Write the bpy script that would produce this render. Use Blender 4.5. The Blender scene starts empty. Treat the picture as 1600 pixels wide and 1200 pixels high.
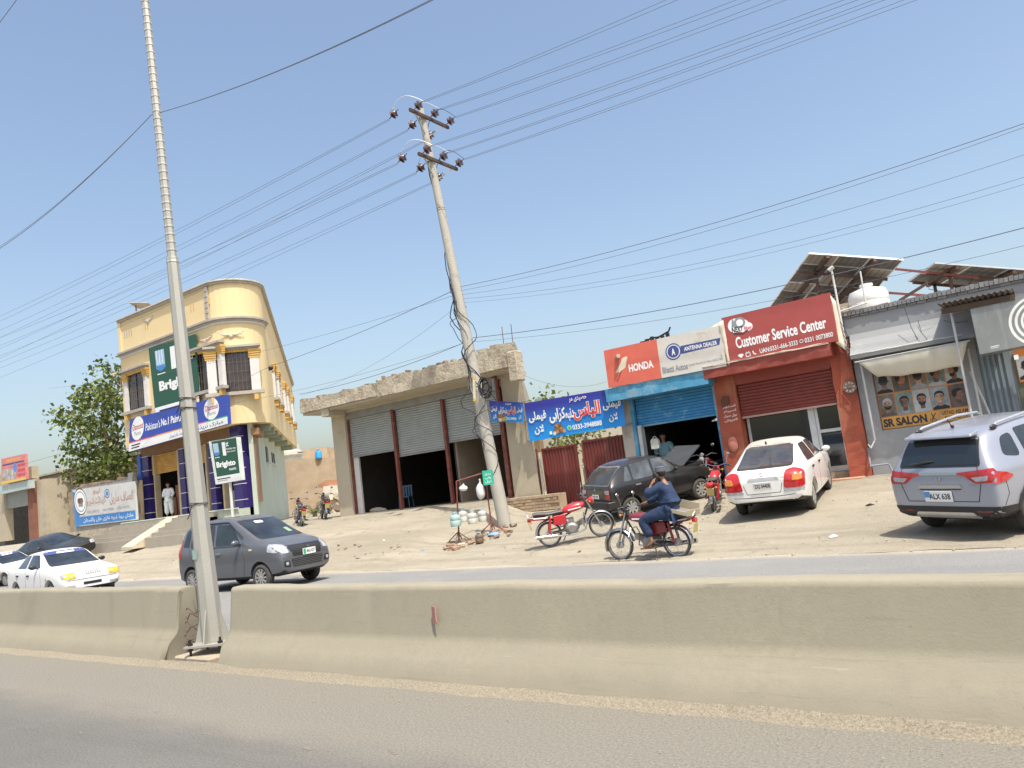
import bpy, bmesh, math, random, unicodedata
from mathutils import Vector, Matrix
from mathutils.bvhtree import BVHTree
from mathutils import noise as mnoise
random.seed(7)
sc = bpy.context.scene
COL = sc.collection
R = math.radians

# ------------------------------------------------------------------ camera
FPX, TILT, ROLL, YAW, EYE = 1200.0, R(7.22), R(7.1), R(34.9), 1.75
cam = bpy.data.cameras.new('camera')
cam.sensor_width = 36.0
cam.lens = 36.0 * FPX / 1600.0
cam.clip_start = 0.1
cam.clip_end = 4000
camo = bpy.data.objects.new('camera', cam)
COL.objects.link(camo)
camo.matrix_world = (Matrix.Translation((0, 0, EYE)) @ Matrix.Rotation(YAW, 4, 'Z')
                     @ Matrix.Rotation(R(90) + TILT, 4, 'X') @ Matrix.Rotation(-ROLL, 4, 'Z'))
sc.camera = camo

# ------------------------------------------------------------------ daylight
SUN = Vector((0.40, -0.25, 1.0)).normalized()
world = bpy.data.worlds.new('World')
sc.world = world
world.use_nodes = True
wn = world.node_tree
bg = wn.nodes['Background']
sky = wn.nodes.new('ShaderNodeTexSky')
sky.sky_type = 'NISHITA'
sky.sun_disc = False
sky.sun_elevation = math.asin(SUN.z)
sky.sun_rotation = math.atan2(SUN.x, SUN.y)
sky.altitude = 400
sky.air_density = 1.28
sky.dust_density = 5.2
sky.ozone_density = 0.5
wn.links.new(sky.outputs[0], bg.inputs[0])
bg.inputs[1].default_value = 0.15
sl = bpy.data.lights.new('sun', 'SUN')
sl.energy = 3.7
sl.angle = R(0.5)
sl.color = (1.0, 0.97, 0.89)
so = bpy.data.objects.new('sun', sl)
COL.objects.link(so)
so.location = SUN * 60
so.rotation_euler = SUN.to_track_quat('Z', 'Y').to_euler()
sc.view_settings.view_transform = 'Standard'
sc.view_settings.look = 'None'
sc.view_settings.gamma = 1
sc.view_settings.use_curve_mapping = False
sc.view_settings.exposure = 0.55

# ------------------------------------------------------------------ surveying helpers
def ray(px, py):
    a, b = px - 800.0, 600.0 - py
    u = math.cos(ROLL) * a + math.sin(ROLL) * b
    v = -math.sin(ROLL) * a + math.cos(ROLL) * b
    f = FPX * math.cos(TILT) - v * math.sin(TILT)
    w = FPX * math.sin(TILT) + v * math.cos(TILT)
    return Vector((u * math.cos(YAW) - f * math.sin(YAW), u * math.sin(YAW) + f * math.cos(YAW), w))
def P(px, py, Y):
    r = ray(px, py)
    k = Y / r.y
    return Vector((r.x * k, Y, EYE + r.z * k))
def ss(a, b, x):
    t = max(0.0, min(1.0, (x - a) / (b - a)))
    return t * t * (3 - 2 * t)
def road_edge(X):
    return 12.88 - .058 * max(-42.0, min(0.0, X))
def zg(X, Y):
    e = road_edge(X)
    t = min(1.0, max(0.0, (Y - e) / (20.5 - e)))
    w = ss(-13.9, -15.2, X)
    return .82 * t * (1 - w) + 1.24 * t ** .85 * w
def G(px, py):
    r = ray(px, py).normalized()
    t = 3.0
    while t < 90:
        if EYE + r.z * t <= zg(r.x * t, r.y * t):
            break
        t += .03
    return Vector((r.x * t, r.y * t, zg(r.x * t, r.y * t)))

# ------------------------------------------------------------------ materials
def pos_nodes(nt, src='Object'):
    tc = nt.nodes.new('ShaderNodeTexCoord')
    return tc.outputs[src]
def noise_node(nt, vec, scale, detail=4, rough=.55):
    n = nt.nodes.new('ShaderNodeTexNoise')
    n.inputs['Scale'].default_value = scale
    n.inputs['Detail'].default_value = detail
    n.inputs['Roughness'].default_value = rough
    nt.links.new(vec, n.inputs['Vector'])
    return n
def ramp_node(nt, fac, a, b, c0=(0, 0, 0, 1), c1=(1, 1, 1, 1)):
    r = nt.nodes.new('ShaderNodeValToRGB')
    r.color_ramp.elements[0].position = a
    r.color_ramp.elements[1].position = b
    r.color_ramp.elements[0].color = c0
    r.color_ramp.elements[1].color = c1
    nt.links.new(fac, r.inputs[0])
    return r
def mix_node(nt, fac, a, b, blend='MIX'):
    m = nt.nodes.new('ShaderNodeMix')
    m.data_type = 'RGBA'
    m.blend_type = blend
    for s, v in ((m.inputs[0], fac), (m.inputs[6], a), (m.inputs[7], b)):
        if hasattr(v, 'links') or isinstance(v, bpy.types.NodeSocket):
            nt.links.new(v, s)
        elif isinstance(v, (int, float)):
            s.default_value = v
        else:
            s.default_value = (*v[:3], 1)
    return m.outputs[2]
_mc = {}
DUST = (.40, .345, .25)
def M(name, col, rough=.7, metal=0.0, var=.12, vs=3.0, bump=0.0, bs=30.0, dust=0.0, stain=None, fine=0.0,
      coat=0.0, streak=None, spec=None):
    """plain material: base colour with grain, optional wear (stain), settled dust and relief"""
    if name in _mc:
        return _mc[name]
    m = bpy.data.materials.new(name)
    m.use_nodes = True
    nt = m.node_tree
    b = nt.nodes['Principled BSDF']
    b.inputs['Roughness'].default_value = rough
    b.inputs['Metallic'].default_value = metal
    if coat:
        b.inputs['Coat Weight'].default_value = coat
        b.inputs['Coat Roughness'].default_value = .06
    if spec is not None:
        b.inputs['Specular IOR Level'].default_value = spec
    v = pos_nodes(nt)
    out = None
    n1 = noise_node(nt, v, vs)
    lo = tuple(c * (1 - var) for c in col)
    hi = tuple(min(1, c * (1 + var)) for c in col)
    out = mix_node(nt, ramp_node(nt, n1.outputs[0], .3, .7).outputs[0], lo, hi)
    if fine:
        n2 = noise_node(nt, v, vs * 18, 3)
        out = mix_node(nt, ramp_node(nt, n2.outputs[0], .35, .65).outputs[0], out,
                       tuple(c * (1 - fine) for c in col))
    if stain:
        sc_, amt, scol = stain
        n3 = noise_node(nt, v, sc_, 6, .65)
        out = mix_node(nt, ramp_node(nt, n3.outputs[0], .62 - amt * .3, .70 - amt * .1).outputs[0], out, scol)
    if streak:
        ssc, amt, scol = streak
        mp = nt.nodes.new('ShaderNodeMapping')
        mp.inputs['Scale'].default_value = (ssc, ssc, ssc * .09)
        nt.links.new(v, mp.inputs[0])
        n4 = noise_node(nt, mp.outputs[0], 1.0, 5, .6)
        out = mix_node(nt, ramp_node(nt, n4.outputs[0], .66 - amt * .3, .80 - amt * .1).outputs[0], out, scol)
    if dust:
        g = nt.nodes.new('ShaderNodeNewGeometry')
        sx = nt.nodes.new('ShaderNodeSeparateXYZ')
        nt.links.new(g.outputs['Normal'], sx.inputs[0])
        n5 = noise_node(nt, v, 4.0, 5)
        ma = nt.nodes.new('ShaderNodeMath')
        ma.operation = 'MULTIPLY_ADD'
        nt.links.new(sx.outputs[2], ma.inputs[0])
        ma.inputs[1].default_value = dust * .75
        ma.inputs[2].default_value = dust * .12
        ma2 = nt.nodes.new('ShaderNodeMath')
        ma2.operation = 'MULTIPLY'
        ma2.use_clamp = True
        nt.links.new(ma.outputs[0], ma2.inputs[0])
        nt.links.new(ramp_node(nt, n5.outputs[0], .2, .75).outputs[0], ma2.inputs[1])
        out = mix_node(nt, ma2.outputs[0], out, DUST)
    nt.links.new(out, b.inputs['Base Color'])
    if bump:
        nb = noise_node(nt, v, bs, 5, .6)
        bp = nt.nodes.new('ShaderNodeBump')
        bp.inputs['Strength'].default_value = min(1, bump)
        bp.inputs['Distance'].default_value = .02 if bs > 12 else .05
        nt.links.new(nb.outputs[0], bp.inputs['Height'])
        nt.links.new(bp.outputs[0], b.inputs['Normal'])
    _mc[name] = m
    return m
def brick_mat(name, c1, c2, mortar, axis='X', bw=.23, bh=.075, plaster=None, bump=.6):
    m = bpy.data.materials.new(name)
    m.use_nodes = True
    nt = m.node_tree
    b = nt.nodes['Principled BSDF']
    b.inputs['Roughness'].default_value = .9
    v = pos_nodes(nt)
    sp = nt.nodes.new('ShaderNodeSeparateXYZ')
    nt.links.new(v, sp.inputs[0])
    cb = nt.nodes.new('ShaderNodeCombineXYZ')
    ad = nt.nodes.new('ShaderNodeMath')
    nt.links.new(sp.outputs[0], ad.inputs[0])
    nt.links.new(sp.outputs[1], ad.inputs[1])
    nt.links.new(ad.outputs[0], cb.inputs[0])
    nt.links.new(sp.outputs[2], cb.inputs[1])
    bt = nt.nodes.new('ShaderNodeTexBrick')
    bt.inputs['Color1'].default_value = (*c1, 1)
    bt.inputs['Color2'].default_value = (*c2, 1)
    bt.inputs['Mortar'].default_value = (*mortar, 1)
    bt.inputs['Scale'].default_value = 1
    bt.inputs['Brick Width'].default_value = bw
    bt.inputs['Row Height'].default_value = bh
    bt.inputs['Mortar Size'].default_value = .008
    nt.links.new(cb.outputs[0], bt.inputs['Vector'])
    n = noise_node(nt, v, 1.3, 6)
    out = mix_node(nt, ramp_node(nt, n.outputs[0], .35, .7).outputs[0], bt.outputs[0], tuple(x * .8 for x in c1))
    if plaster:
        n2 = noise_node(nt, v, .8, 6, .7)
        out = mix_node(nt, ramp_node(nt, n2.outputs[0], .5, .56).outputs[0], out, plaster)
    nt.links.new(out, b.inputs['Base Color'])
    bp = nt.nodes.new('ShaderNodeBump')
    bp.inputs['Strength'].default_value = bump
    bp.inputs['Distance'].default_value = .02
    bp.invert = True
    nt.links.new(bt.outputs['Fac'], bp.inputs['Height'])
    nt.links.new(bp.outputs[0], b.inputs['Normal'])
    return m
def ground_mat(name, cols, scales, bump=.5, rough=.95, fade=(), grain=1.0, tracks=(), cracks=0.0):
    m = bpy.data.materials.new(name)
    m.use_nodes = True
    nt = m.node_tree
    b = nt.nodes['Principled BSDF']
    b.inputs['Roughness'].default_value = rough
    b.inputs['Specular IOR Level'].default_value = .25
    v = pos_nodes(nt)
    n1 = noise_node(nt, v, scales[0], 6, .62)
    out = mix_node(nt, ramp_node(nt, n1.outputs[0], .35, .66).outputs[0], cols[0], cols[1])
    n2 = noise_node(nt, v, scales[1], 6, .7)
    out = mix_node(nt, ramp_node(nt, n2.outputs[0], .55, .72).outputs[0], out, cols[2])
    mp = nt.nodes.new('ShaderNodeMapping')
    mp.inputs['Scale'].default_value = (.12, 1.0, 1)
    nt.links.new(v, mp.inputs[0])
    n3 = noise_node(nt, mp.outputs[0], scales[2], 5, .6)
    out = mix_node(nt, ramp_node(nt, n3.outputs[0], .5, .68).outputs[0], out, cols[3])
    for (fx, fy, fc, w_, fcol, amp) in fade:
        # blown sand lying thinner and thinner away from an edge
        def mth(op, a, b_=None, c_=None):
            q = nt.nodes.new('ShaderNodeMath')
            q.operation = op
            for i_, t in enumerate((a, b_, c_)):
                if t is None:
                    continue
                if isinstance(t, (int, float)):
                    q.inputs[i_].default_value = t
                else:
                    nt.links.new(t, q.inputs[i_])
            return q.outputs[0]
        sp_x = nt.nodes.new('ShaderNodeSeparateXYZ')
        nt.links.new(v, sp_x.inputs[0])
        d_ = mth('MULTIPLY_ADD', sp_x.outputs[0], fx, mth('MULTIPLY_ADD', sp_x.outputs[1], fy, fc))
        mpn = nt.nodes.new('ShaderNodeMapping')
        mpn.inputs['Scale'].default_value = (.35, 1.0, 1)
        nt.links.new(v, mpn.inputs[0])
        na = noise_node(nt, mpn.outputs[0], 1.3, 6, .65)
        nb_ = noise_node(nt, v, 26, 4, .8)
        t_ = mth('MULTIPLY_ADD', na.outputs[0], amp, d_)
        t_ = mth('MULTIPLY_ADD', nb_.outputs[0], amp * .55, t_)
        r_ = ramp_node(nt, t_, 0.0, 1.0)
        mr = nt.nodes.new('ShaderNodeMapRange')
        mr.inputs['From Min'].default_value = amp * .775 - w_
        mr.inputs['From Max'].default_value = amp * .775
        mr.interpolation_type = 'SMOOTHSTEP'
        nt.links.new(t_, mr.inputs['Value'])
        out = mix_node(nt, mr.outputs[0], out, fcol)
    def mt(op, a, b_=None, c_=None, clamp=False):
        q = nt.nodes.new('ShaderNodeMath')
        q.operation = op
        q.use_clamp = clamp
        for i_, t in enumerate((a, b_, c_)):
            if t is None:
                continue
            if isinstance(t, (int, float)):
                q.inputs[i_].default_value = t
            else:
                nt.links.new(t, q.inputs[i_])
        return q.outputs[0]
    if tracks:
        # tyre ruts: pressed, slightly darker bands that wander along the ground
        sx = nt.nodes.new('ShaderNodeSeparateXYZ')
        nt.links.new(v, sx.inputs[0])
        tot = None
        nt_b = noise_node(nt, v, .9, 5, .7)
        for (c0, kx, A, w, ph, wd, st_) in tracks:
            sn = mt('SINE', mt('MULTIPLY_ADD', sx.outputs[0], w, ph))
            cy = mt('ADD', mt('MULTIPLY_ADD', sx.outputs[0], kx, c0), mt('MULTIPLY', sn, A))
            for o_ in (0.0, 1.38):
                d_ = mt('ABSOLUTE', mt('SUBTRACT', mt('SUBTRACT', sx.outputs[1], cy), o_))
                m_ = mt('SUBTRACT', 1.0, mt('DIVIDE', d_, wd), clamp=True)
                m_ = mt('MULTIPLY', m_, st_)
                tot = m_ if tot is None else mt('MAXIMUM', tot, m_)
        tot = mt('MULTIPLY', tot, ramp_node(nt, nt_b.outputs[0], .35, .6).outputs[0], clamp=True)
        out = mix_node(nt, tot, out, cols[2])
    if cracks:
        vo = nt.nodes.new('ShaderNodeTexVoronoi')
        vo.feature = 'DISTANCE_TO_EDGE'
        vo.inputs['Scale'].default_value = .55
        wv = noise_node(nt, v, 2.5, 4, .6)
        va = nt.nodes.new('ShaderNodeVectorMath')
        va.operation = 'MULTIPLY_ADD'
        nt.links.new(wv.outputs['Color'], va.inputs[0])
        va.inputs[1].default_value = (.5, .5, .5)
        nt.links.new(v, va.inputs[2])
        nt.links.new(va.outputs[0], vo.inputs['Vector'])
        cm_ = ramp_node(nt, noise_node(nt, v, .35, 3).outputs[0], .52, .6)
        ck = mt('MULTIPLY', mt('LESS_THAN', vo.outputs['Distance'], .006), mt('MULTIPLY', cm_.outputs[0], cracks))
        out = mix_node(nt, ck, out, tuple(c * .45 for c in cols[0]))
    n4 = noise_node(nt, v, 48, 3, .8)
    g = ramp_node(nt, n4.outputs[0], .33, .67, (1 - .18 * grain,) * 3 + (1,), (1 + .13 * grain,) * 3 + (1,))
    out = mix_node(nt, 1.0, out, g.outputs[0], 'MULTIPLY')
    n6 = noise_node(nt, v, 150, 2, .8)
    g = ramp_node(nt, n6.outputs[0], .35, .65, (1 - .16 * grain,) * 3 + (1,), (1 + .11 * grain,) * 3 + (1,))
    out = mix_node(nt, 1.0, out, g.outputs[0], 'MULTIPLY')
    nt.links.new(out, b.inputs['Base Color'])
    n5 = noise_node(nt, v, 60, 6, .75)
    bp = nt.nodes.new('ShaderNodeBump')
    bp.inputs['Strength'].default_value = bump
    bp.inputs['Distance'].default_value = .02
    nt.links.new(n5.outputs[0], bp.inputs['Height'])
    nt.links.new(bp.outputs[0], b.inputs['Normal'])
    return m

# ------------------------------------------------------------------ mesh builder
class MB:
    def __init__(s):
        s.v = []; s.f = []; s.m = []; s.cur = 0
    def add(s, vs, fs):
        o = len(s.v)
        s.v += [tuple(q) for q in vs]
        s.f += [tuple(i + o for i in f) for f in fs]
        s.m += [s.cur] * len(fs)
        return s
    def box(s, a, b, rz=0.0, M4=None):
        (x0, y0, z0), (x1, y1, z1) = a, b
        vs = [Vector(q) for q in ((x0, y0, z0), (x1, y0, z0), (x1, y1, z0), (x0, y1, z0), (x0, y0, z1), (x1, y0, z1), (x1, y1, z1), (x0, y1, z1))]
        if rz:
            c = Vector(((x0 + x1) / 2, (y0 + y1) / 2, 0))
            mm = Matrix.Translation(c) @ Matrix.Rotation(rz, 4, 'Z') @ Matrix.Translation(-c)
            vs = [mm @ q for q in vs]
        if M4 is not None:
            vs = [M4 @ q for q in vs]
        return s.add(vs, [(0, 3, 2, 1), (4, 5, 6, 7), (0, 1, 5, 4), (1, 2, 6, 5), (2, 3, 7, 6), (3, 0, 4, 7)])
    def bar(s, p, q, w, h=None, up=(0, 0, 1)):
        """rectangular bar from p to q, w wide, h high"""
        h = h or w
        p, q = Vector(p), Vector(q)
        d = (q - p).normalized()
        u = Vector(up)
        if abs(d.dot(u)) > .99:
            u = Vector((0, 1, 0))
        a = d.cross(u).normalized() * (w / 2)
        b = a.cross(d).normalized() * (h / 2)
        vs = [p - a - b, p + a - b, p + a + b, p - a + b, q - a - b, q + a - b, q + a + b, q - a + b]
        return s.add(vs, [(0, 1, 2, 3), (7, 6, 5, 4), (0, 4, 5, 1), (1, 5, 6, 2), (2, 6, 7, 3), (3, 7, 4, 0)])
    def tube(s, pts, r, n=6, cap=True):
        pts = [Vector(p) for p in pts]
        rs = r if isinstance(r, (list, tuple)) else [r] * len(pts)
        rings = []
        u = None
        for i, p in enumerate(pts):
            d = (pts[min(i + 1, len(pts) - 1)] - pts[max(i - 1, 0)])
            d = d.normalized() if d.length > 1e-9 else Vector((0, 0, 1))
            if u is None:
                u = d.orthogonal().normalized()
            u = (u - d * u.dot(d))
            u = u.normalized() if u.length > 1e-6 else d.orthogonal().normalized()
            w = d.cross(u)
            rings.append([p + (u * math.cos(2 * math.pi * k / n) + w * math.sin(2 * math.pi * k / n)) * rs[i] for k in range(n)])
        vs = [q for rg in rings for q in rg]
        fs = []
        for i in range(len(rings) - 1):
            for k in range(n):
                fs.append((i * n + k, i * n + (k + 1) % n, (i + 1) * n + (k + 1) % n, (i + 1) * n + k))
        if cap:
            fs.append(tuple(range(n - 1, -1, -1)))
            fs.append(tuple(range(len(vs) - n, len(vs))))
        return s.add(vs, fs)
    def cyl(s, p, q, r0, r1=None, n=12):
        return s.tube([p, q], [r0, r0 if r1 is None else r1], n)
    def lathe(s, prof, c=(0, 0, 0), axis='Z', n=16, sq=None):
        """prof: (radius, height) pairs about an axis through c"""
        vs = []
        for r, h in prof:
            for k in range(n):
                a = 2 * math.pi * k / n
                x, y = r * math.cos(a), r * math.sin(a)
                vs.append({'Z': (x, y, h), 'Y': (x, h, y), 'X': (h, x, y)}[axis])
        vs = [Vector(q) + Vector(c) for q in vs]
        fs = []
        for i in range(len(prof) - 1):
            for k in range(n):
                fs.append((i * n + k, i * n + (k + 1) % n, (i + 1) * n + (k + 1) % n, (i + 1) * n + k))
        return s.add(vs, fs)
    def prism(s, poly, d0, d1, axis='Y'):
        """2-D polygon extruded along an axis: poly in (x,z) for Y, (y,z) for X, (x,y) for Z"""
        def v3(p, d):
            return {'Y': (p[0], d, p[1]), 'X': (d, p[0], p[1]), 'Z': (p[0], p[1], d)}[axis]
        n = len(poly)
        vs = [v3(p, d0) for p in poly] + [v3(p, d1) for p in poly]
        fs = [tuple(range(n)), tuple(range(2 * n - 1, n - 1, -1))]
        fs += [(i, i + n, (i + 1) % n + n, (i + 1) % n) for i in range(n)]
        return s.add(vs, fs)
    def ball(s, c, r, n=10, m=6, sc_=(1, 1, 1)):
        prof = [(max(1e-4, math.sin(math.pi * i / m)) * r, -math.cos(math.pi * i / m) * r) for i in range(m + 1)]
        o = len(s.v)
        s.lathe(prof, (0, 0, 0), 'Z', n)
        for i in range(o, len(s.v)):
            q = s.v[i]
            s.v[i] = (q[0] * sc_[0] + c[0], q[1] * sc_[1] + c[1], q[2] * sc_[2] + c[2])
        return s
    def mesh(s, name, mats, smooth=False, inv=None, bevel=0):
        me = bpy.data.meshes.new(name)
        vs = s.v if inv is None else [tuple(inv @ Vector(q)) for q in s.v]
        me.from_pydata(vs, [], s.f)
        mats = mats if isinstance(mats, (list, tuple)) else [mats]
        for m in mats:
            me.materials.append(m)
        if len(mats) > 1:
            me.polygons.foreach_set('material_index', s.m)
        bm = bmesh.new()
        bm.from_mesh(me)
        if bevel:
            bmesh.ops.bevel(bm, geom=[e for e in bm.edges if len(e.link_faces) == 2 and e.calc_face_angle(0) > .6],
                            offset=bevel, segments=1, affect='EDGES')
        bmesh.ops.recalc_face_normals(bm, faces=bm.faces)
        bm.to_mesh(me)
        bm.free()
        if smooth:
            me.shade_smooth()
            if smooth != 'all':
                try:
                    me.set_sharp_from_angle(angle=R(38))
                except Exception:
                    pass
        me.update()
        return me
    def build(s, name, mats, parent=None, smooth=False, world=True, bevel=0, label=None, kind=None):
        inv = None
        o = bpy.data.objects.new(name, None) if False else None
        if parent is not None and world:
            inv = wmat(parent).inverted()
        me = s.mesh(name, mats, smooth, inv, bevel)
        o = bpy.data.objects.new(name, me)
        COL.objects.link(o)
        if parent is not None:
            o.parent = parent
        if label:
            o['label'] = label
        if kind:
            o['kind'] = kind
        return o
def wmat(o):
    m = Matrix.LocRotScale(o.location, o.rotation_euler, o.scale)
    return wmat(o.parent) @ m if o.parent else m
def empty(name, loc=(0, 0, 0), rz=0.0, label=None, cat=None, group=None):
    o = bpy.data.objects.new(name, None)
    COL.objects.link(o)
    o.location = loc
    o.rotation_euler = (0, 0, rz)
    o.empty_display_size = .2
    return tag(o, label, cat, group)
def tag(o, label=None, cat=None, group=None, kind=None):
    for k, v in (('label', label), ('category', cat), ('group', group), ('kind', kind)):
        if v:
            o[k] = v
    return o
def copy_tree(o, parent=None):
    c = o.copy()
    COL.objects.link(c)
    c.parent = parent
    for ch in list(o.children):
        copy_tree(ch, c)
    return c

# ------------------------------------------------------------------ lettering
def _forms():
    t = {}
    for cp in list(range(0xFB50, 0xFC00)) + list(range(0xFE70, 0xFEFD)):
        d = unicodedata.decomposition(chr(cp)).split()
        if len(d) == 2:
            t[(chr(int(d[1], 16)), d[0])] = chr(cp)
        elif len(d) == 3:
            t[(chr(int(d[1], 16)) + chr(int(d[2], 16)), d[0])] = chr(cp)
    return t
FORMS = _forms()
def urdu(s):
    """joined letter shapes, right to left"""
    s = s.replace('\u0644\u0627', '\u0001')
    def key(c):
        return '\u0644\u0627' if c == '\u0001' else c
    res = []
    for i, c in enumerate(s):
        k = key(c)
        nxt = key(s[i + 1]) if i + 1 < len(s) else ''
        prv = key(s[i - 1]) if i else ''
        jp = (prv, '<initial>') in FORMS and (k, '<final>') in FORMS
        jn = (k, '<initial>') in FORMS and (nxt, '<final>') in FORMS
        f = '<medial>' if jp and jn else '<final>' if jp else '<initial>' if jn else '<isolated>'
        res.append(FORMS.get((k, f), k))
    return ''.join(reversed(res))
_tc = {}
def text_geo(s, bold=0.0, shear=0.0, res=3):
    k = (s, bold, shear, res)
    if k in _tc:
        return _tc[k]
    c = bpy.data.curves.new('t', 'FONT')
    c.body = s
    c.offset = bold
    c.shear = shear
    c.resolution_u = res
    o = bpy.data.objects.new('t', c)
    COL.objects.link(o)
    dg = bpy.context.evaluated_depsgraph_get()
    dg.update()
    me = o.evaluated_get(dg).to_mesh()
    vs = [tuple(v.co) for v in me.vertices]
    fs = [tuple(p.vertices) for p in me.polygons]
    o.evaluated_get(dg).to_mesh_clear()
    bpy.data.objects.remove(o)
    bpy.data.curves.remove(c)
    if not vs:
        vs, fs = [(0, 0, 0), (1, 0, 0), (0, 1, 0)], [(0, 1, 2)]
    x0, x1 = min(v[0] for v in vs), max(v[0] for v in vs)
    y0, y1 = min(v[1] for v in vs), max(v[1] for v in vs)
    vs = [((v[0] - x0) / max(1e-6, x1 - x0), (v[1] - y0) / max(1e-6, y1 - y0)) for v in vs]
    _tc[k] = (vs, fs, (x1 - x0) / max(1e-6, y1 - y0))
    return _tc[k]
class Panel:
    """a four-cornered sheet; print is laid on its face at its real place"""
    def __init__(s, bl, br, tr, tl, wave=0.0, wf=2.0, thick=.03, seed=0.0):
        s.c = [Vector(q) for q in (bl, br, tr, tl)]
        s.n = (s.c[1] - s.c[0]).cross(s.c[3] - s.c[0]).normalized()
        s.wave, s.wf, s.thick, s.seed = wave, wf, thick, seed
        s.ink = {}
        s.lay = 0
    def pt(s, u, v, off=0.0):
        b, r, t, l = s.c
        p = b * (1 - u) * (1 - v) + r * u * (1 - v) + t * u * v + l * (1 - u) * v
        w = 0.0
        if s.wave:
            w = s.wave * (math.sin(u * s.wf * 6.3 + s.seed) * .6 + math.sin(u * s.wf * 11 + s.seed * 2) * .4)
            off += .006 if off > .001 else 0.0
        elif off > 0:
            off *= .35
        return p + s.n * (off + w)
    def size(s):
        return ((s.c[1] - s.c[0]).length + (s.c[2] - s.c[3]).length) / 2, ((s.c[3] - s.c[0]).length + (s.c[2] - s.c[1]).length) / 2
    def sheet(s, name, mat, parent, nu=1, nv=1):
        mb = MB()
        if s.wave:
            nu, nv = 24, 6
        vs = [s.pt(i / nu, j / nv, o) for o in (0, -s.thick) for j in range(nv + 1) for i in range(nu + 1)]
        k = (nu + 1) * (nv + 1)
        fs = []
        for j in range(nv):
            for i in range(nu):
                a = j * (nu + 1) + i
                fs.append((a, a + 1, a + nu + 2, a + nu + 1))
                fs.append((a + k, a + nu + 1 + k, a + nu + 2 + k, a + 1 + k))
        for i in range(nu):
            fs.append((i, i + k, i + 1 + k, i + 1))
            a = nv * (nu + 1) + i
            fs.append((a, a + 1, a + 1 + k, a + k))
        for j in range(nv):
            a = j * (nu + 1)
            fs.append((a, a + nu + 1, a + nu + 1 + k, a + k))
            a += nu
            fs.append((a, a + k, a + nu + 1 + k, a + nu + 1))
        mb.add(vs, fs)
        return mb.build(name, mat, parent)
    def _ink(s, mat, vs, fs, off):
        mb = s.ink.setdefault(mat.name, (MB(), mat))[0]
        mb.add([s.pt(u, v, off) for u, v in vs], fs)
    def text(s, t, u0, v0, u1, v1, mat, bold=0.0, off=.006, shear=0.0, keep=False, rot=0.0):
        vs, fs, ar = text_geo(t, bold, shear)
        W, Hh = s.size()
        if keep:
            w = (v1 - v0) * Hh * ar / W
            u1 = u0 + w
        out = []
        for x, y in vs:
            u, v = u0 + x * (u1 - u0), v0 + y * (v1 - v0)
            if rot:
                cu, cv = (u0 + u1) / 2, (v0 + v1) / 2
                a, b = (u - cu) * W, (v - cv) * Hh
                u, v = cu + (a * math.cos(rot) - b * math.sin(rot)) / W, cv + (a * math.sin(rot) + b * math.cos(rot)) / Hh
            out.append((u, v))
        s._ink(mat, out, fs, off)
        return s
    def rect(s, u0, v0, u1, v1, mat, off=.003):
        n = 24 if s.wave else 1
        vs = [(u0 + (u1 - u0) * i / n, v) for v in (v0, v1) for i in range(n + 1)]
        s._ink(mat, vs, [(i, i + 1, i + n + 2, i + n + 1) for i in range(n)], off)
        return s
    def poly(s, pts, mat, off=.004):
        s._ink(mat, pts, [tuple(range(len(pts)))], off)
        return s
    def disc(s, u, v, r, mat, off=.004, n=24, sy=1.0, hole=0.0):
        W, Hh = s.size()
        ring = [(u + r * math.cos(2 * math.pi * k / n) / W, v + sy * r * math.sin(2 * math.pi * k / n) / Hh) for k in range(n)]
        if hole:
            ring2 = [(u + (a - u) * hole, v + (b - v) * hole) for a, b in ring]
            s._ink(mat, ring + ring2, [(k, (k + 1) % n, (k + 1) % n + n, k + n) for k in range(n)], off)
        else:
            s._ink(mat, ring, [tuple(range(n))], off)
        return s
    def stroke(s, pts, w, mat, off=.005):
        W, Hh = s.size()
        for (a, b), (c, d) in zip(pts[:-1], pts[1:]):
            dx, dy = (c - a) * W, (d - b) * Hh
            L = math.hypot(dx, dy) or 1
            nx, ny = -dy / L * w / 2, dx / L * w / 2
            s._ink(mat, [(a + nx / W, b + ny / Hh), (a - nx / W, b - ny / Hh), (c - nx / W, d - ny / Hh), (c + nx / W, d + ny / Hh)], [(0, 1, 2, 3)], off)
        return s
    def done(s, parent, name='lettering'):
        for mb, mat in s.ink.values():
            mb.build(name, mat, parent, kind='stuff' if name == 'print' else None)

# ------------------------------------------------------------------ palette
white_ink = M('white_print', (.80, .80, .78), .6, var=.03)
black_ink = M('black_print', (.03, .03, .035), .6, var=.03)
red_ink = M('red_print', (.62, .03, .03), .6, var=.03)
grey_ink = M('grey_print', (.25, .26, .28), .6, var=.03)
navy_ink = M('navy_print', (.05, .07, .22), .6, var=.03)
orange_ink = M('orange_print', (.75, .30, .04), .6, var=.05)
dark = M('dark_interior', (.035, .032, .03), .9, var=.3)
dk_metal = M('dark_metal', (.04, .035, .035), .45, .6, dust=.3)
steel = M('steel', (.48, .48, .47), .32, .9, dust=.25)
chrome = M('chrome', (.50, .50, .50), .2, 1.0, var=.03)
rubber = M('dusty_rubber', (.055, .05, .045), .85, var=.3, dust=.35, fine=.2)
blackpl = M('black_plastic', (.018, .018, .020), .5, var=.1, dust=.07)
glass_dk = M('tinted_glass', (.012, .016, .018), .06, var=.05, coat=.6, spec=.7)
glass_rear = M('dusty_glass', (.028, .029, .034), .14, var=.3, vs=2, coat=.4, dust=.14)
glass_cl = M('cabin_glass', (.020, .024, .026), .05, var=.7, vs=2.2, coat=.5)
rust = M('rusty_red_oxide', (.17, .045, .03), .7, var=.3, vs=5, bump=.2, dust=.2, stain=(6, .3, (.22, .10, .06)))
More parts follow.
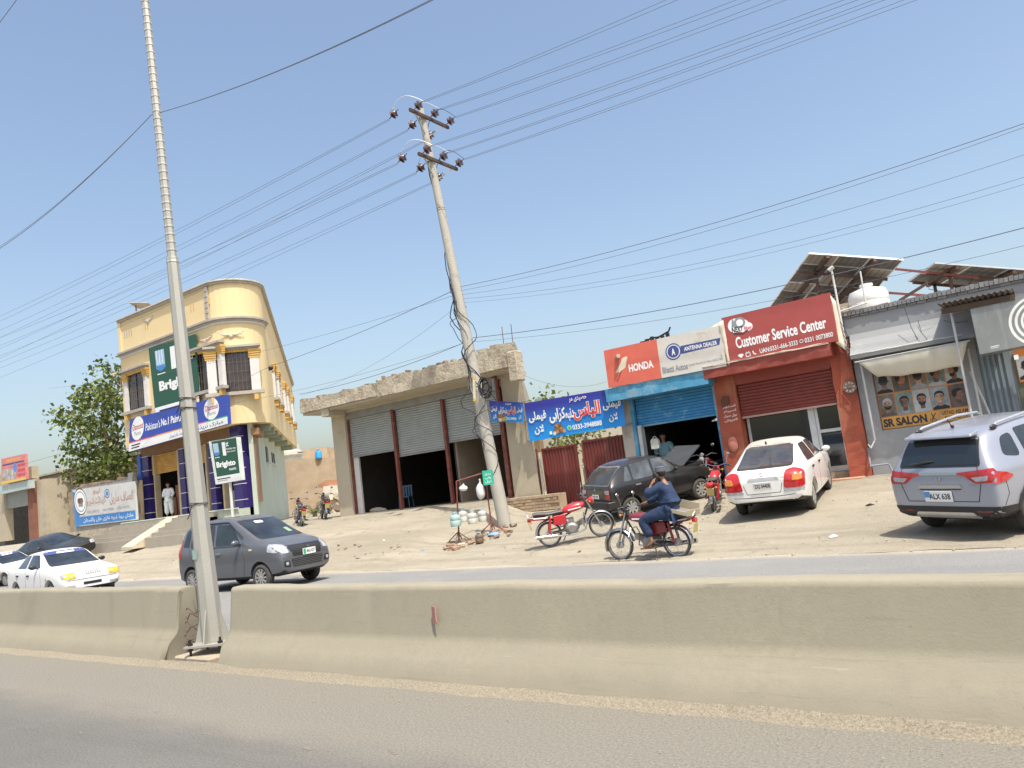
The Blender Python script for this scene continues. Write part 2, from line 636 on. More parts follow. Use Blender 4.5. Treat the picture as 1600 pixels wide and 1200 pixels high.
concrete_tan = M('weathered_concrete', (.40, .335, .245), .9, var=.10, vs=.8, bump=.5, bs=22, fine=.10, stain=(.9, .25, (.33, .27, .20)))
plaster_tan = M('tan_plaster', (.47, .405, .295), .92, var=.12, vs=1.2, bump=.4, bs=14, fine=.08, stain=(1.4, .28, (.39, .33, .24)), streak=(3, .25, (.34, .28, .20)))
wood = M('raw_wood', (.33, .24, .14), .8, var=.2)

# ================================================================== GROUND
DIRT = ((.345, .303, .228), (.405, .358, .275), (.265, .228, .17), (.31, .272, .203))
dirt = ground_mat('sandy_dirt', DIRT, (.45, 2.3, 1.1), 1.0, grain=1.5,
                  tracks=((13.5, -.055, .15, .35, 0, .17, .75), (14.6, -.06, .5, .16, 1.2, .15, .6), (16.4, -.02, .9, .11, 2.0, .15, .5), (19.5, .35, .6, .2, .5, .14, .5), (12.2, -.25, .5, .25, 2.5, .14, .5)))
asph_far = ground_mat('dusty_asphalt_far', ((.225, .22, .21), (.255, .248, .235), (.29, .275, .245), (.21, .205, .198)), (.3, .5, .7), .3,
                      grain=1.5,
                      fade=((.058, 1, -12.80, .5, DIRT[1], .5), (0, -1, 6.9, .5, DIRT[0], .5)))
SANDC = (.325, .282, .21)
asph_near = ground_mat('dusty_asphalt_near', ((.146, .14, .129), (.168, .161, .147), (.20, .183, .154), (.134, .129, .12)), (.5, .35, 1.1), .45,
                       fade=((.034, 1, -4.52, 1.1, SANDC, 1.1), (.034, 1, -4.2, .8, (.22, .202, .168), .7)), grain=1.7,
                       tracks=((2.2, -.02, .05, .3, 0, .30, .35),))
sand = ground_mat('drifted_sand', ((.30, .26, .192), (.31, .268, .198), (.28, .24, .175), (.29, .25, .183)), (1.2, 4, 1.5), .8, grain=1.7)

def grid_sheet(name, xs, ys, zf, mat, smooth=True):
    mb = MB()
    nx = len(xs)
    vs = [(x, y, zf(x, y)) for y in ys for x in xs]
    fs = [(j * nx + i, j * nx + i + 1, (j + 1) * nx + i + 1, (j + 1) * nx + i) for j in range(len(ys) - 1) for i in range(nx - 1)]
    mb.add(vs, fs)
    o = mb.build(name, mat, smooth=smooth)
    return tag(o, kind='structure')
def frange(a, b, st):
    n = max(1, int(round((b - a) / st)))
    return [a + (b - a) * i / n for i in range(n + 1)]
XS = [-900, -500, -300, -200, -140, -100, -80] + frange(-66, 14, .4) + [20, 30, 50, 90, 200, 500, 900]
YS = [-900, -300, -80, -30] + [6.1] + frange(12.2, 22, .25) + frange(24, 40, 4) + [60, 100, 200, 500, 1500]
def ground_z(x, y):
    if y < 12.3:
        return -.03
    z = zg(x, y) if y < 40 else zg(x, 40)
    amp = .05 * ss(0, 1.5, y - road_edge(x)) * (1 - ss(19.3, 20.2, y) * .8)
    if y > 60 or abs(x) > 66:
        amp = 0
    z += amp * mnoise.noise(Vector((x * .7, y * .9, 0))) + amp * .5 * mnoise.noise(Vector((x * 2.3, y * 2.9, 4)))
    # low spoil ridge along the side of the raised concrete apron
    d = abs(x + 14.3 + (y - 17) * .1)
    if 14.6 < y < 20 and d < .9:
        z += .10 * (1 - d / .9) * (1 + .7 * mnoise.noise(Vector((x * 3, y * 3, 1))))
    if y < road_edge(x):
        z = min(z, -.03)
    return z
grid_sheet('dirt_ground', XS, YS, ground_z, dirt)
grid_sheet('near_road', [-400, -60, -30, 0, 20, 60, 400], [-12, 0, 5.6], lambda x, y: .0, asph_near, False)
# far carriageway with a ragged sand-blown edge
mb = MB()
xs = [-400, -120] + frange(-62, 16, .35) + [60, 400]
vs, fs = [], []
for i, x in enumerate(xs):
    e = road_edge(x) + .22 * mnoise.noise(Vector((x * .35, 0, 0))) + .12 * mnoise.noise(Vector((x * 1.7, 3, 0)))
    vs += [(x, 5.6, .004), (x, e - .5, .004), (x, e + .1, -.002 + max(0, ground_z(x, e + .1)))]
for i in range(len(xs) - 1):
    a = i * 3
    fs += [(a, a + 3, a + 4, a + 1), (a + 1, a + 4, a + 5, a + 2)]
mb.add(vs, fs)
tag(mb.build('far_road', asph_far), kind='structure')
# sand blown thinly over the road's edges
mb = MB()
vs, fs = [], []
for i, x in enumerate(xs):
    n1 = mnoise.noise(Vector((x * .5, 7, 0)))
    n2 = mnoise.noise(Vector((x * 1.9, 9, 0)))
    e = road_edge(x)
    vs += [(x, e - .12 + .20 * n1 + .12 * n2, .008), (x, e + .25, .03 + max(0, ground_z(x, e + .25)))]
for i in range(len(xs) - 1):
    a = i * 2
    fs.append((a, a + 2, a + 3, a + 1))
mb.add(vs, fs)
tag(mb.build('sand_verge', dirt), kind='structure')

def bfront(x):
    return 5.16 - .034 * x
def sand_strip(name, side):
    mb = MB()
    xs = [-300, -80] + frange(-40, 10, .16) + [80, 300]
    vs, fs = [], []
    prof = [(0, .06), (.10, .045), (.24, .026), (.42, .010), (.60, -.004)]
    for x in xs:
        w = .20 + .05 * mnoise.noise(Vector((x * .45, side, 0))) + .06 * mnoise.noise(Vector((x * 2.1, side + 4, 0))) + .04 * mnoise.noise(Vector((x * 7, side + 4, 0)))
        for d, h in prof:
            y0 = bfront(x) if side < 0 else bfront(x) + 1.02
            hh = h * (1 + .5 * mnoise.noise(Vector((x * 1.3, d * 3, side))))
            vs.append((x, y0 + side * (d * w * 1.25 - .03), .003 + hh if h > 0 else -.004))
    k = len(prof)
    for i in range(len(xs) - 1):
        for j in range(k - 1):
            a = i * k + j
            fs.append((a, a + k, a + k + 1, a + 1))
    mb.add(vs, fs)
    return tag(mb.build(name, sand, smooth=True), kind='structure')
sand_strip('sand_drift', -1)
sand_strip('sand_drift_beyond_barrier', 1)
mb = MB()
mb.add([(-400, 5.6, .003), (-400, 40, .003)], [])
mb = MB()
random.seed(3)
for i in range(420):
    x = random.uniform(-11, 1.5)
    y = bfront(x) - abs(random.gauss(0, .45)) - .02
    r = random.uniform(.003, .009)
    mb.ball((x, y, r * .5 + .012), r, 5, 3, (1, random.uniform(.6, 1), .6))
tag(mb.build('grit', M('grit', (.36, .30, .22), .95)), 'loose grit and small stones at the barrier foot', 'gravel', kind='stuff')
# stones, clods and scraps strewn over the forecourt
stm = [M('stone_a', (.36, .31, .24), .95), M('stone_b', (.24, .20, .16), .95), M('stone_c', (.45, .41, .34), .95)]
mb = MB()
for i in range(2600):
    x = random.uniform(-42, 1.5)
    y = random.uniform(13.0, 20.2) if random.random() < .7 else road_edge(x) + abs(random.gauss(0, .7)) - .3
    if mnoise.noise(Vector((x * .5, y * .7, 9))) < -.05:
        continue
    r = .008 + .022 * random.random() ** 3 + (.025 if random.random() < .03 else 0)
    mb.ball((x, y, max(.006, ground_z(x, y)) + r * .25), r, 5, 3, (1, random.uniform(.6, 1), .6))
tag(mb.build('pebbles', stm[0]), 'loose stones and clods strewn over the dusty forecourt', 'stones', kind='stuff')
lit = [((.62, .61, .58), 600, 846, 'crumpled white wrapper on the dirt ramp in front of the left shop bay'),
       ((.10, .20, .35), 660, 866, 'small blue wrapper on the dirt between the ramp and the carriageway'),
       ((.30, .20, .11), 905, 862, 'brown paper scrap on the road verge below the parked red motorcycle'),
       ((.62, .61, .58), 1302, 842, 'white paper scrap on open dirt between the white saloon and the silver crossover'),
       ((.06, .05, .05), 1360, 790, 'dark rag on the dirt in front of the salon wall'),
       ((.35, .25, .16), 560, 872, 'tan paper scrap at the road edge right of the grey hatchback')]
for i, (c_, px, py, lb_) in enumerate(lit):
    q = G(px, py)
    w = .05 + .012 * i
    vs_ = [(-w, -w * .6, .0), (w, -w * .5, .01), (w * .8, w * .6, .035), (-w * .7, w * .5, .015), (0, 0, .05)]
    o = MB().add(vs_, [(0, 1, 4), (1, 2, 4), (2, 3, 4), (3, 0, 4)]).build('wrapper', M('wrapper_%d' % i, c_, .7), world=False)
    o.location = (q.x, q.y, ground_z(q.x, q.y))
    o.rotation_euler = (0, 0, random.uniform(0, 6))
    tag(o, lb_, 'wrapper')
# faint skid scuffs / pale worn paint crumbs on near road
mb = MB()
for i in range(7):
    x, y = random.uniform(-8.3, -4.2), random.uniform(2.9, 4.3)
    x0 = x
    for k in range(random.randint(1, 3)):
        w, h = random.uniform(.02, .10), random.uniform(.006, .02)
        mb.prism([(x, y), (x + w, y + random.uniform(-.01, .01)), (x + w * .9, y + h), (x + w * .1, y + h * .8)], .001, .0045, 'Z')
        x += w * .8
        y += random.uniform(-.03, .02)
tag(mb.build('worn_lane_paint', M('worn_paint', (.27, .225, .18), .9)), kind='structure')

# ================================================================== MEDIAN BARRIER
barrier_mat = M('barrier_concrete', (.262, .236, .172), .93, var=.05, vs=1.1, bump=.16, bs=60, fine=.05, dust=.25,
                stain=(.7, .10, (.225, .20, .145)), streak=(2.6, .22, (.215, .185, .135)))
def wear_barrier(m):
    nt = m.node_tree
    b = nt.nodes['Principled BSDF']
    src = b.inputs['Base Color'].links[0].from_socket
    v = pos_nodes(nt)
    def mt(op, a, b_=None, c_=None, clamp=False):
        q = nt.nodes.new('ShaderNodeMath')
        q.operation = op
        q.use_clamp = clamp
        for i_, t in enumerate((a, b_, c_)):
            if t is None:
                continue
            if isinstance(t, (int, float)):
                q.inputs[i_].default_value = t
            else:
                nt.links.new(t, q.inputs[i_])
        return q.outputs[0]
    sx = nt.nodes.new('ShaderNodeSeparateXYZ')
    nt.links.new(v, sx.inputs[0])
    # sandy splash tide at the foot
    nz = noise_node(nt, v, 3.5, 6, .7)
    t = mt('SUBTRACT', mt('MULTIPLY_ADD', nz.outputs[0], .34, .04), sx.outputs[2])
    out = mix_node(nt, mt('MULTIPLY', t, 5.0, clamp=True), src, (.30, .262, .195))
    # long horizontal scrapes and rubbed patches
    mp = nt.nodes.new('ShaderNodeMapping')
    mp.inputs['Scale'].default_value = (.7, 1, 16)
    nt.links.new(v, mp.inputs[0])
    ns = noise_node(nt, mp.outputs[0], 1.0, 6, .72)
    out = mix_node(nt, mt('MULTIPLY', ramp_node(nt, ns.outputs[0], .60, .68).outputs[0], .35), out, (.19, .168, .125))
    ns2 = noise_node(nt, mp.outputs[0], 2.3, 6, .75)
    out = mix_node(nt, mt('MULTIPLY', ramp_node(nt, ns2.outputs[0], .63, .69).outputs[0], .4), out, (.36, .33, .26))
    # pitting
    npit = noise_node(nt, v, 38, 3, .8)
    out = mix_node(nt, ramp_node(nt, npit.outputs[0], .66, .72).outputs[0], out, (.17, .15, .115))
    nt.links.new(out, b.inputs['Base Color'])
wear_barrier(barrier_mat)
def barrier_prof(h):
    # from front foot over the top to back foot
    return [(0, 0), (.03, .12), (.10, .24), (.20, .35), (.235, .42), (.27, h - .05), (.285, h - .015), (.31, h), (.50, h), (.53, h - .015), (.545, h - .05),
            (.58, .42), (.615, .35), (.72, .24), (.79, .12), (.82, 0)]
def barrier(x0, x1, ragged0, ragged1, label):
    root = empty('concrete_barrier', ((x0 + x1) / 2, bfront((x0 + x1) / 2) + .4, 0), 0, label, 'barrier', 'concrete median barriers')
    xs = []
    x = x0
    while x < x1 - .01:
        xs.append(x)
        d = min(abs(x - x0) if ragged0 else 9, abs(x1 - x) if ragged1 else 9)
        x += .05 if d < .5 else (.09 if -16 < x < 3 else .4 if x > -30 else 4)
    xs.append(x1)
    mb = MB()
    vs, fs = [], []
    for i, x in enumerate(xs):
        h = max(.80, min(.97, .824 - .0088 * x))
        h += .010 * mnoise.noise(Vector((x * .8, 0, 0))) + .006 * mnoise.noise(Vector((x * 3, 2, 0)))
        pf = barrier_prof(h)
        for j, (y, z) in enumerate(pf):
            dx = 0
            if ragged0 and i == 0 or ragged1 and i == len(xs) - 1:
                y = .41 + (y - .41) * .86
                z *= .96
            sgn = 1 if ragged0 else -1
            if (ragged1 and i >= len(xs) - 9) or (ragged0 and i <= 8):
                k = (9 - (len(xs) - 1 - i)) / 9 if ragged1 and i >= len(xs) - 9 else (9 - i) / 9
                dx = (.10 * mnoise.noise(Vector((z * 7, y * 5, x0))) - (.12 * (1 - z / h) if ragged1 else -.02)) * k * (1 if ragged1 else 1)
            b = .006 * mnoise.noise(Vector((x * 2.2, z * 6, y)))
            if 5 <= j <= 7:
                ch_ = mnoise.noise(Vector((x * 1.9, 11, 0))) + .5 * mnoise.noise(Vector((x * 6.1, 5, 0)))
                if ch_ > .38:
                    z -= .05 * (ch_ - .38) * (1 if j != 7 else .4)
                    y += .06 * (ch_ - .38)
            vs.append((x + dx, bfront(x) + y + b, z + (b if 3 < j < 11 else 0)))
    n = len(pf)
    for i in range(len(xs) - 1):
        for j in range(n - 1):
            a = i * n + j
            fs.append((a, a + n, a + n + 1, a + 1))
    fs.append(tuple(range(n)))
    fs.append(tuple(range(len(vs) - 1, len(vs) - n - 1, -1)))
    mb.add(vs, fs)
    mb.build('wall_body', barrier_mat, root, smooth=True)
    return root
b1 = barrier(-120, -9.72, False, True, 'concrete median barrier left of the lamp pole with a broken ragged end')
b2 = barrier(-8.62, 60, True, False, 'long concrete median barrier right of the lamp pole carrying a small reflector')
# reflector plate
q = P(679, 962, 5.55)
mb = MB().prism([(-.04, -.085), (.045, -.055), (.045, .09), (-.03, .085)], -.006, .006, 'Y')
mb.v = [tuple(Matrix.Translation(Vector((q.x, bfront(q.x) + .21, q.z))) @ Matrix.Rotation(R(-25), 4, 'Z') @ Vector(v)) for v in mb.v]
mb.build('reflector', M('faded_red_reflector', (.42, .20, .17), .6), b2)
# exposed reinforcing bars at broken end
for k in range(7):
    z = .12 + k * .085
    x = -9.70 + .02 * k
    pts = [(x - .05, bfront(x) + .30, z), (x + .05, bfront(x) + .26, z + .03 * (-1) ** k), (x + .12, bfront(x) + .30 - .02 * (k % 3), z + .05 * (-1) ** (k + 1)), (x + .17, bfront(x) + .34, z - .02)]
    MB().tube(pts, .008, 5).build('rebar', M('rebar_rust', (.12, .065, .045), .8), b1)
# ================================================================== LAMP POLE
lb = Vector((-9.17, 5.85, 0))
lamp = empty('lamp_pole', lb, 0, 'tall tapered galvanized steel lamp pole bolted in the gap of the median barrier', 'lamp post')
MB().prism([(-.42, -.30), (.38, -.33), (.42, .3), (-.40, .3)], 0, .10, 'Z').build('foundation', concrete_tan, lamp, world=False, bevel=.02)
galv = M('galvanized_steel', (.40, .385, .335), .55, .35, var=.08, vs=2, dust=.15, streak=(6, .3, (.34, .32, .27)), fine=.05)
mb = MB()
M4 = Matrix.Rotation(R(28), 4, 'Z')
mb.box((-.26, -.26, .20), (.26, .26, .225), M4=M4)
mb.build('base_plate', galv, lamp, world=False)
for a in (45, 135, 225, 315):
    q = Matrix.Rotation(R(28 + a - 45), 4, 'Z') @ Vector((.20, .20, 0))
    MB().cyl((q.x, q.y, .08), (q.x, q.y, .30), .016, n=8).cyl((q.x, q.y, .225), (q.x, q.y, .255), .032, n=6).cyl((q.x, q.y, .165), (q.x, q.y, .195), .032, n=6).build('anchor_bolt', dk_metal, lamp, world=False)
lean = Vector((-.052, -.005, 1))
mb = MB()
mb.tube([Vector((0, 0, .222)), lean * 1.6, lean * 3.2, lean * 5.35], [.142, .118, .102, .080], 8)
mb.build('lower_shaft', galv, lamp, world=False)
mb = MB()
mb.tube([lean * 5.3, lean * 7.5, lean * 12.2], [.062, .056, .042], 8)
mb.build('upper_shaft', galv, lamp, world=False)
MB().tube([lean * 5.28, lean * 5.36], [.086, .070], 8).build('joint_collar', galv, lamp, world=False)
mb = MB()
z = 5.45
while z < 12:
    r = .0625 - (z - 5.4) * .0030
    mb.tube([lean * z, lean * (z + .025)], [r + .005, r + .005], 8)
    z += .115
mb.build('banding', M('banding_steel', (.45, .44, .41), .6, .3), lamp, world=False, kind='stuff')
for a in (0, 90, 180, 270):
    d = Matrix.Rotation(R(28 + a), 4, 'Z') @ Vector((1, 0, 0))
    e = Matrix.Rotation(R(28 + a), 4, 'Z') @ Vector((0, .008, 0))
    z0 = Vector((0, 0, .225))
    vs = [z0 + d * .115, z0 + d * .24, z0 + d * .12 + Vector((-.015, 0, .42))]
    MB().add([v + e for v in vs] + [v - e for v in vs], [(0, 1, 2), (5, 4, 3), (0, 3, 4, 1), (1, 4, 5, 2), (2, 5, 3, 0)]).build('gusset', galv, lamp, world=False)
def coil(mb, c, r, turns, z0, dz, rr, n=10, wob=.01):
    pts = []
    for i in range(int(turns * n) + 1):
        a = 2 * math.pi * i / n
        pts.append(Vector((c[0] + r * math.cos(a), c[1] + r * math.sin(a), z0 + dz * i / (turns * n) + wob * math.sin(a * 1.3))))
    mb.tube(pts, rr, 4)
for zz in (3.35, 3.22, 1.95):
    mb = MB()
    c = lean * zz
    coil(mb, (c.x, c.y), .106 + (3.3 - zz) * .012, 2, zz, .03, .005)
    mb.tube([Vector((c.x + .05, c.y - .13, zz)), Vector((c.x + .03, c.y - .16, zz - .12)), Vector((c.x - .03, c.y - .15, zz - .16))], .006, 4)
    mb.build('tie_wire', dk_metal, lamp, world=False)
MB().add([lean * 1.33 + Vector((a, -.128 + abs(a) * .0, b)) for a, b in ((-.05, -.06), (.05, -.06), (.05, .06), (-.05, .06))], [(0, 1, 2, 3)]).build('paint_patch', M('faded_green_paint', (.30, .42, .36), .8), lamp, world=False)

# ================================================================== UTILITY POLE AND WIRES
UB = G(790, 822)
UY = UB.y
UT = P(657, 170, UY)
upole = empty('utility_pole', UB, 0, 'leaning grey concrete utility pole with two crossarms, brown insulators and a black cable coil', 'utility pole')
pole_conc = M('pole_concrete', (.40, .375, .32), .85, var=.10, vs=1.5, bump=.3, fine=.07, stain=(1.5, .25, (.27, .25, .22)))
U0, U1 = UB - Vector((0, 0, .2)), UT
def up(t):
    return U0 + (U1 - U0) * t
mb = MB()
mb.tube([up(0), up(.25), up(.5), up(.75), up(1)], [.20, .178, .155, .13, .105], 14)
mb.build('pole_shaft', pole_conc, upole, smooth=True)
porc = M('brown_porcelain', (.055, .022, .02), .25, coat=.5, dust=.15)
wire_m = M('weathered_cable', (.11, .12, .145), .6, var=.05)
cable_m = M('black_cable', (.02, .02, .022), .6, var=.05)
pale_wire = M('aluminium_jumper', (.55, .55, .53), .5, .4)
arms = []
for (ax, ay), nm in (((657, 187), 0), ((675, 252), 1)):
    c = P(ax, ay, UY)
    t = (c.z - U0.z) / (U1.z - U0.z)
    c = up(t)
    a, b = c + Vector((.14, -.75, 0)), c + Vector((.14, 1.12, 0))
    MB().bar(a, b, .07, .10).build('crossarm', M('dark_rust', (.075, .045, .038), .7, var=.2), upole)
    for sgn, e in ((-1, a), (1, b)):
        MB().bar(e + Vector((0, -sgn * .25, -.05)), c + Vector((.1, sgn * .02, -.65)), .035, .035).build('arm_brace', galv, upole)
    MB().tube([c + Vector((math.cos(k * .785) * .135, math.sin(k * .785) * .135, -.02)) for k in range(9)], .014, 4).build('clamp', dk_metal, upole)
    arms.append((c, a, b))
heads = []
for ai, (c, a, b) in enumerate(arms):
    for k, ty in enumerate((-.55, .22, 1.0)):
        for side in (1, -1):
            base = Vector((c.x + .14, c.y + ty, c.z + .06))
            if side < 0:
                base = Vector((c.x - .10 - .05 * k, c.y + ty - .45 + .12 * k, c.z + .02 - .05 * k))
            # strain insulator: two skirts on a short iron link, pointing along the line
            tip = base + Vector((side * .42, 0, .12 if side > 0 else -.16))
            d = (tip - base).normalized()
            mb = MB()
            mb.tube([base + d * s_ for s_ in (.10, .13, .17, .19, .23, .27, .29, .33)], [.035, .06, .14, .07, .07, .14, .06, .04], 14)
            ins = mb.build('insulator', porc, upole, smooth=True)
            MB().cyl(base, base + d * .12, .012, n=5).cyl(base + d * .32, tip, .012, n=5).build('link', dk_metal, ins)
            heads.append((ai, k, side, tip))
    # jumpers looping over from side to side
    for k in range(3):
        L = [h for h in heads if h[0] == ai and h[1] == k]
        p, q = L[1][3], L[0][3]
        pts = [p + (q - p) * (i / 12) + Vector((-.12 * math.sin(math.pi * i / 12), 0, (.48 + .1 * k) * math.sin(math.pi * i / 12))) for i in range(13)]
        MB().tube(pts, .010, 4).build('jumper', pale_wire if k < 2 else dk_metal, upole)
# ring clamps, down-cables, hanging loops, coil of spare cable
for t in (.20, .47, .74, .745):
    c = up(t)
    r = .19 - .085 * t
    MB().tube([c + Vector((math.cos(k * .524) * r, math.sin(k * .524) * r, 0)) for k in range(13)], .011, 4).build('clamp', dk_metal, upole)
def drape(t0, t1, out, ph, r=.012, n=16, seed=0):
    pts = []
    for i in range(n + 1):
        t = t0 + (t1 - t0) * i / n
        a = ph + 1.2 * math.sin(i * .6 + seed)
        rr = (.19 - .085 * t) + .015 + out * math.sin(math.pi * i / n) ** 2
        pts.append(up(t) + Vector((math.cos(a) * rr, math.sin(a) * rr, 0)))
    return MB().tube(pts, r, 4)
for k, (t0, t1, out, ph) in enumerate(((.33, .57, .10, 3.4), (.34, .60, .22, 3.6), (.33, .52, .15, -.6), (.30, .56, .02, 4.4), (.34, .86, .05, 3.2), (.40, .58, .30, 3.0), (.12, .33, .12, 5.2), (.18, .36, .45, 3.5), (.2, .34, .35, -.4))):
    drape(t0, t1, out, ph, .011 if k > 4 else .015, seed=k).build('down_cable', cable_m if k != 3 else pale_wire, upole)
cc = P(757, 606, UY - .25)
mb = MB()
random.seed(5)
for k in range(9):
    r = random.uniform(.17, .27)
    ox, oz = random.uniform(-.05, .05), random.uniform(-.07, .07)
    pts = [cc + Vector((ox + math.cos(i * .45) * r * .85, random.uniform(-.012, .012) + .02 * (k - 4), oz + math.sin(i * .45) * r * 1.15)) for i in range(15)]
    mb.tube(pts, .014, 4)
mb.build('cable_coil', cable_m, upole)
q = P(741, 608, UY - .3)
MB().cyl(q + Vector((.03, 0, .30)), q + Vector((-.03, 0, -.30)), .045, n=8).build('junction_tube', M('ivory_plastic', (.62, .55, .38), .5), upole)
MB().cyl(q + Vector((.035, 0, .36)), q + Vector((.03, 0, .29)), .05, n=8).cyl(q + Vector((-.03, 0, -.29)), q + Vector((-.036, 0, -.36)), .05, n=8).build('tube_cap', M('yellow_cap', (.62, .36, .04), .5), upole)

def wire(p, q, sag, label, r=.010, ext=(0, 1), n=26, group='overhead cables', mat=wire_m):
    r *= .68
    p, q = Vector(p), Vector(q)
    pts = []
    for i in range(n + 1):
        t = ext[0] + (ext[1] - ext[0]) * i / n
        pts.append(p + (q - p) * t + Vector((0, 0, 4 * sag * t * (t - 1))))
    o = MB().tube([v - pts[0] for v in pts], r, 4).build('power_line', mat, world=False)
    o.location = pts[0]
    return tag(o, label, 'cable', group)
ends_r = [(0, 0, (1040, 0), (1058, 0)), (0, 1, (1150, 0), (1172, 0)), (0, 2, (1205, 0), (1228, 0)), (1, 0, (1318, 0), (1340, 0)), (1, 1, (1365, 0), (1382, 0)), (1, 2, (1412, 0), (1432, 0))]
ends_l = [(0, 0, (0, 494), (0, 502)), (0, 1, (0, 516), (0, 527)), (0, 2, (0, 545), (0, 560)), (1, 0, (0, 528), (0, 540)), (1, 1, (0, 556), (0, 566)), (1, 2, (0, 575), (0, 590))]
nth = ['nearest', 'middle', 'farthest']
for side, ends in ((1, ends_r), (-1, ends_l)):
    for ai, k, e1, e2 in ends:
        tip = [h for h in heads if h[0] == ai and h[1] == k and h[2] == side][0][3]
        for w_, e in enumerate((e1, e2)):
            q = P(e[0], e[1], tip.y)
            wire(tip + Vector((0, .02 * w_, -.03 * w_)), q, .05 + .10 * (side < 0),
                 '%s wire of the twin line running %s from the %s insulator of the %s crossarm' % (('upper', 'lower')[w_], ('left', 'right')[side > 0], nth[k], ('upper', 'lower')[ai]),
                 .0085, (0, 1.6 if side > 0 else 1.35))
A = P(710, 450, UY)
for i, (e, s_, r, lb_) in enumerate((((1600, 193), .25, .012, 'thick uppermost cable'), ((1600, 199), .30, .008, 'thin cable just below the uppermost'), ((1600, 242), .35, .007, 'third cable from the top'),
                             ((1600, 277), .4, .007, 'fourth cable from the top'), ((1600, 288), .4, .006, 'lowest thin cable'))):
    wire(A - Vector((0, 0, .12 * i)), P(e[0], e[1], UY), s_, lb_ + ' running right from the middle of the leaning utility pole', r, (0, 1.2))
wire(P(738, 528, UY), P(1600, 356, UY), .25, 'heavy cable running right from above the cable coil', .016, (0, 1.2))
wire(P(738, 534, UY), P(1600, 384, UY), .28, 'thin cable running right just under the heavy cable', .008, (0, 1.2))
wire(P(738, 530, UY), P(467, 616, UY + 1.2), .18, 'heavy cable crossing left in front of the unfinished shop roof', .014, (0, 1.0))
wire(P(738, 532, UY), P(300, 640, UY + 1.2), .25, 'thin cable crossing left over the unfinished shop roof to the cream building', .008, (0, 1.05))
wire(P(706, 455, UY), P(423, 572, 21.2), .12, 'cable from the leaning pole to the rounded corner of the cream building', .014)
wire(P(708, 462, UY), P(200, 592, UY), .25, 'thin cable running left below the crossarms in front of the cream building', .008, (0, 1.4))
wire(P(712, 480, UY), P(470, 618, 20.2), .35, 'thin slack cable from the pole to the left end of the shop slab', .006)
wire(P(423, 572, 21.2), P(150, 690, 19.5), .15, 'cable crossing the front of the cream building from its corner bracket', .012, (0, 1.6))
wire(P(770, 560, UY), P(960, 592, 20.9), .5, 'slack thin cable from the pole to the shops', .006)
for w_ in (0, 1):
    pL, pM, pR = P(0, 385 + 3 * w_, 5.85), P(236, 180, 5.85 - .05), P(672 + 4 * w_, 0, 5.85)
    wire(pM, pL, .12, ('upper', 'lower')[w_] + ' cable running left from the tie on the lamp pole', .005 + .002 * w_, (0, 1.3))
    wire(pM, pR, .10, ('upper', 'lower')[w_] + ' cable running right from the tie on the lamp pole', .005 + .002 * w_, (0, 1.5))
q0 = P(0, 38, 5.85)
wire(P(22, 5, 5.85), P(-30, 75, 5.85), 0, 'short cable crossing the top left corner of the view', .008, (-.8, 1))

# ================================================================== BUILDING PIECES
def shutter(x0, x1, z0, z1, Y, mat, parent, name='roller_shutter', pitch=.085, label=None, rail=None):
    mb = MB()
    n = int((z1 - z0) / pitch)
    vs, fs = [], []
    zs = []
    for i in range(n):
        zz = z1 - (i + 1) * (z1 - z0) / n
        p = (z1 - z0) / n
        zs += [(zz + p * .99, .0), (zz + p * .75, -.020), (zz + p * .35, -.020), (zz + p * .10, .0), (zz + p * .04, .008)]
    zs.append((z0, 0))
    for z, d in zs:
        vs += [(x0, Y + d, z), (x1, Y + d, z)]
    for i in range(len(zs) - 1):
        fs.append((2 * i, 2 * i + 1, 2 * i + 3, 2 * i + 2))
    mb.add(vs, fs)
    o = mb.build(name, mat, parent, label=label)
    if rail:
        MB().box((x0, Y - .035, z0 - .05), (x1, Y + .03, z0 + .005)).build('bottom_rail', rail, o)
    return o
def corrugated(x0, x1, z0, z1, Y, mat, parent, name, pitch=.12, depth=.025):
    n = max(2, int((x1 - x0) / pitch))
    vs, fs = [], []
    xs_ = []
    for i in range(n):
        a, p = x0 + (x1 - x0) * i / n, (x1 - x0) / n
        xs_ += [(a, 0), (a + p * .3, 0), (a + p * .42, -depth), (a + p * .78, -depth), (a + p * .9, 0)]
    xs_.append((x1, 0))
    for x, d in xs_:
        vs += [(x, Y + d, z0), (x, Y + d, z1)]
    for i in range(len(xs_) - 1):
        fs.append((2 * i, 2 * i + 2, 2 * i + 3, 2 * i + 1))
    return MB().add(vs, fs).build(name, mat, parent)
def jag_box(mb, x0, x1, y0, y1, z0, z1, st=.16, amp=.03, seed=0, skew=0.0):
    """a slab with a broken, irregular front and top"""
    n = max(2, int((x1 - x0) / st))
    vs = []
    for i in range(n + 1):
        x = x0 + (x1 - x0) * i / n
        def nz(k, a=amp):
            return a * mnoise.noise(Vector((x * 2.3 + seed, k * 3.1, seed))) + a * .6 * mnoise.noise(Vector((x * 7.7, k, seed)))
        vs += [(x, y0 + nz(1), z0 + nz(2, amp * .4)), (x, y0 + nz(5), (z0 + z1) / 2), (x, y0 + nz(3), z1 + nz(4, amp * 1.6)), (x + skew * i / n, y1, z1 + nz(6)), (x + skew * i / n, y1, z0)]
    fs = []
    for i in range(n):
        for j in range(5):
            a, b = i * 5 + j, i * 5 + (j + 1) % 5
            fs.append((a, a + 5, b + 5, b))
    fs += [(0, 1, 2, 3, 4), tuple(n * 5 + k for k in (4, 3, 2, 1, 0))]
    mb.add(vs, fs)

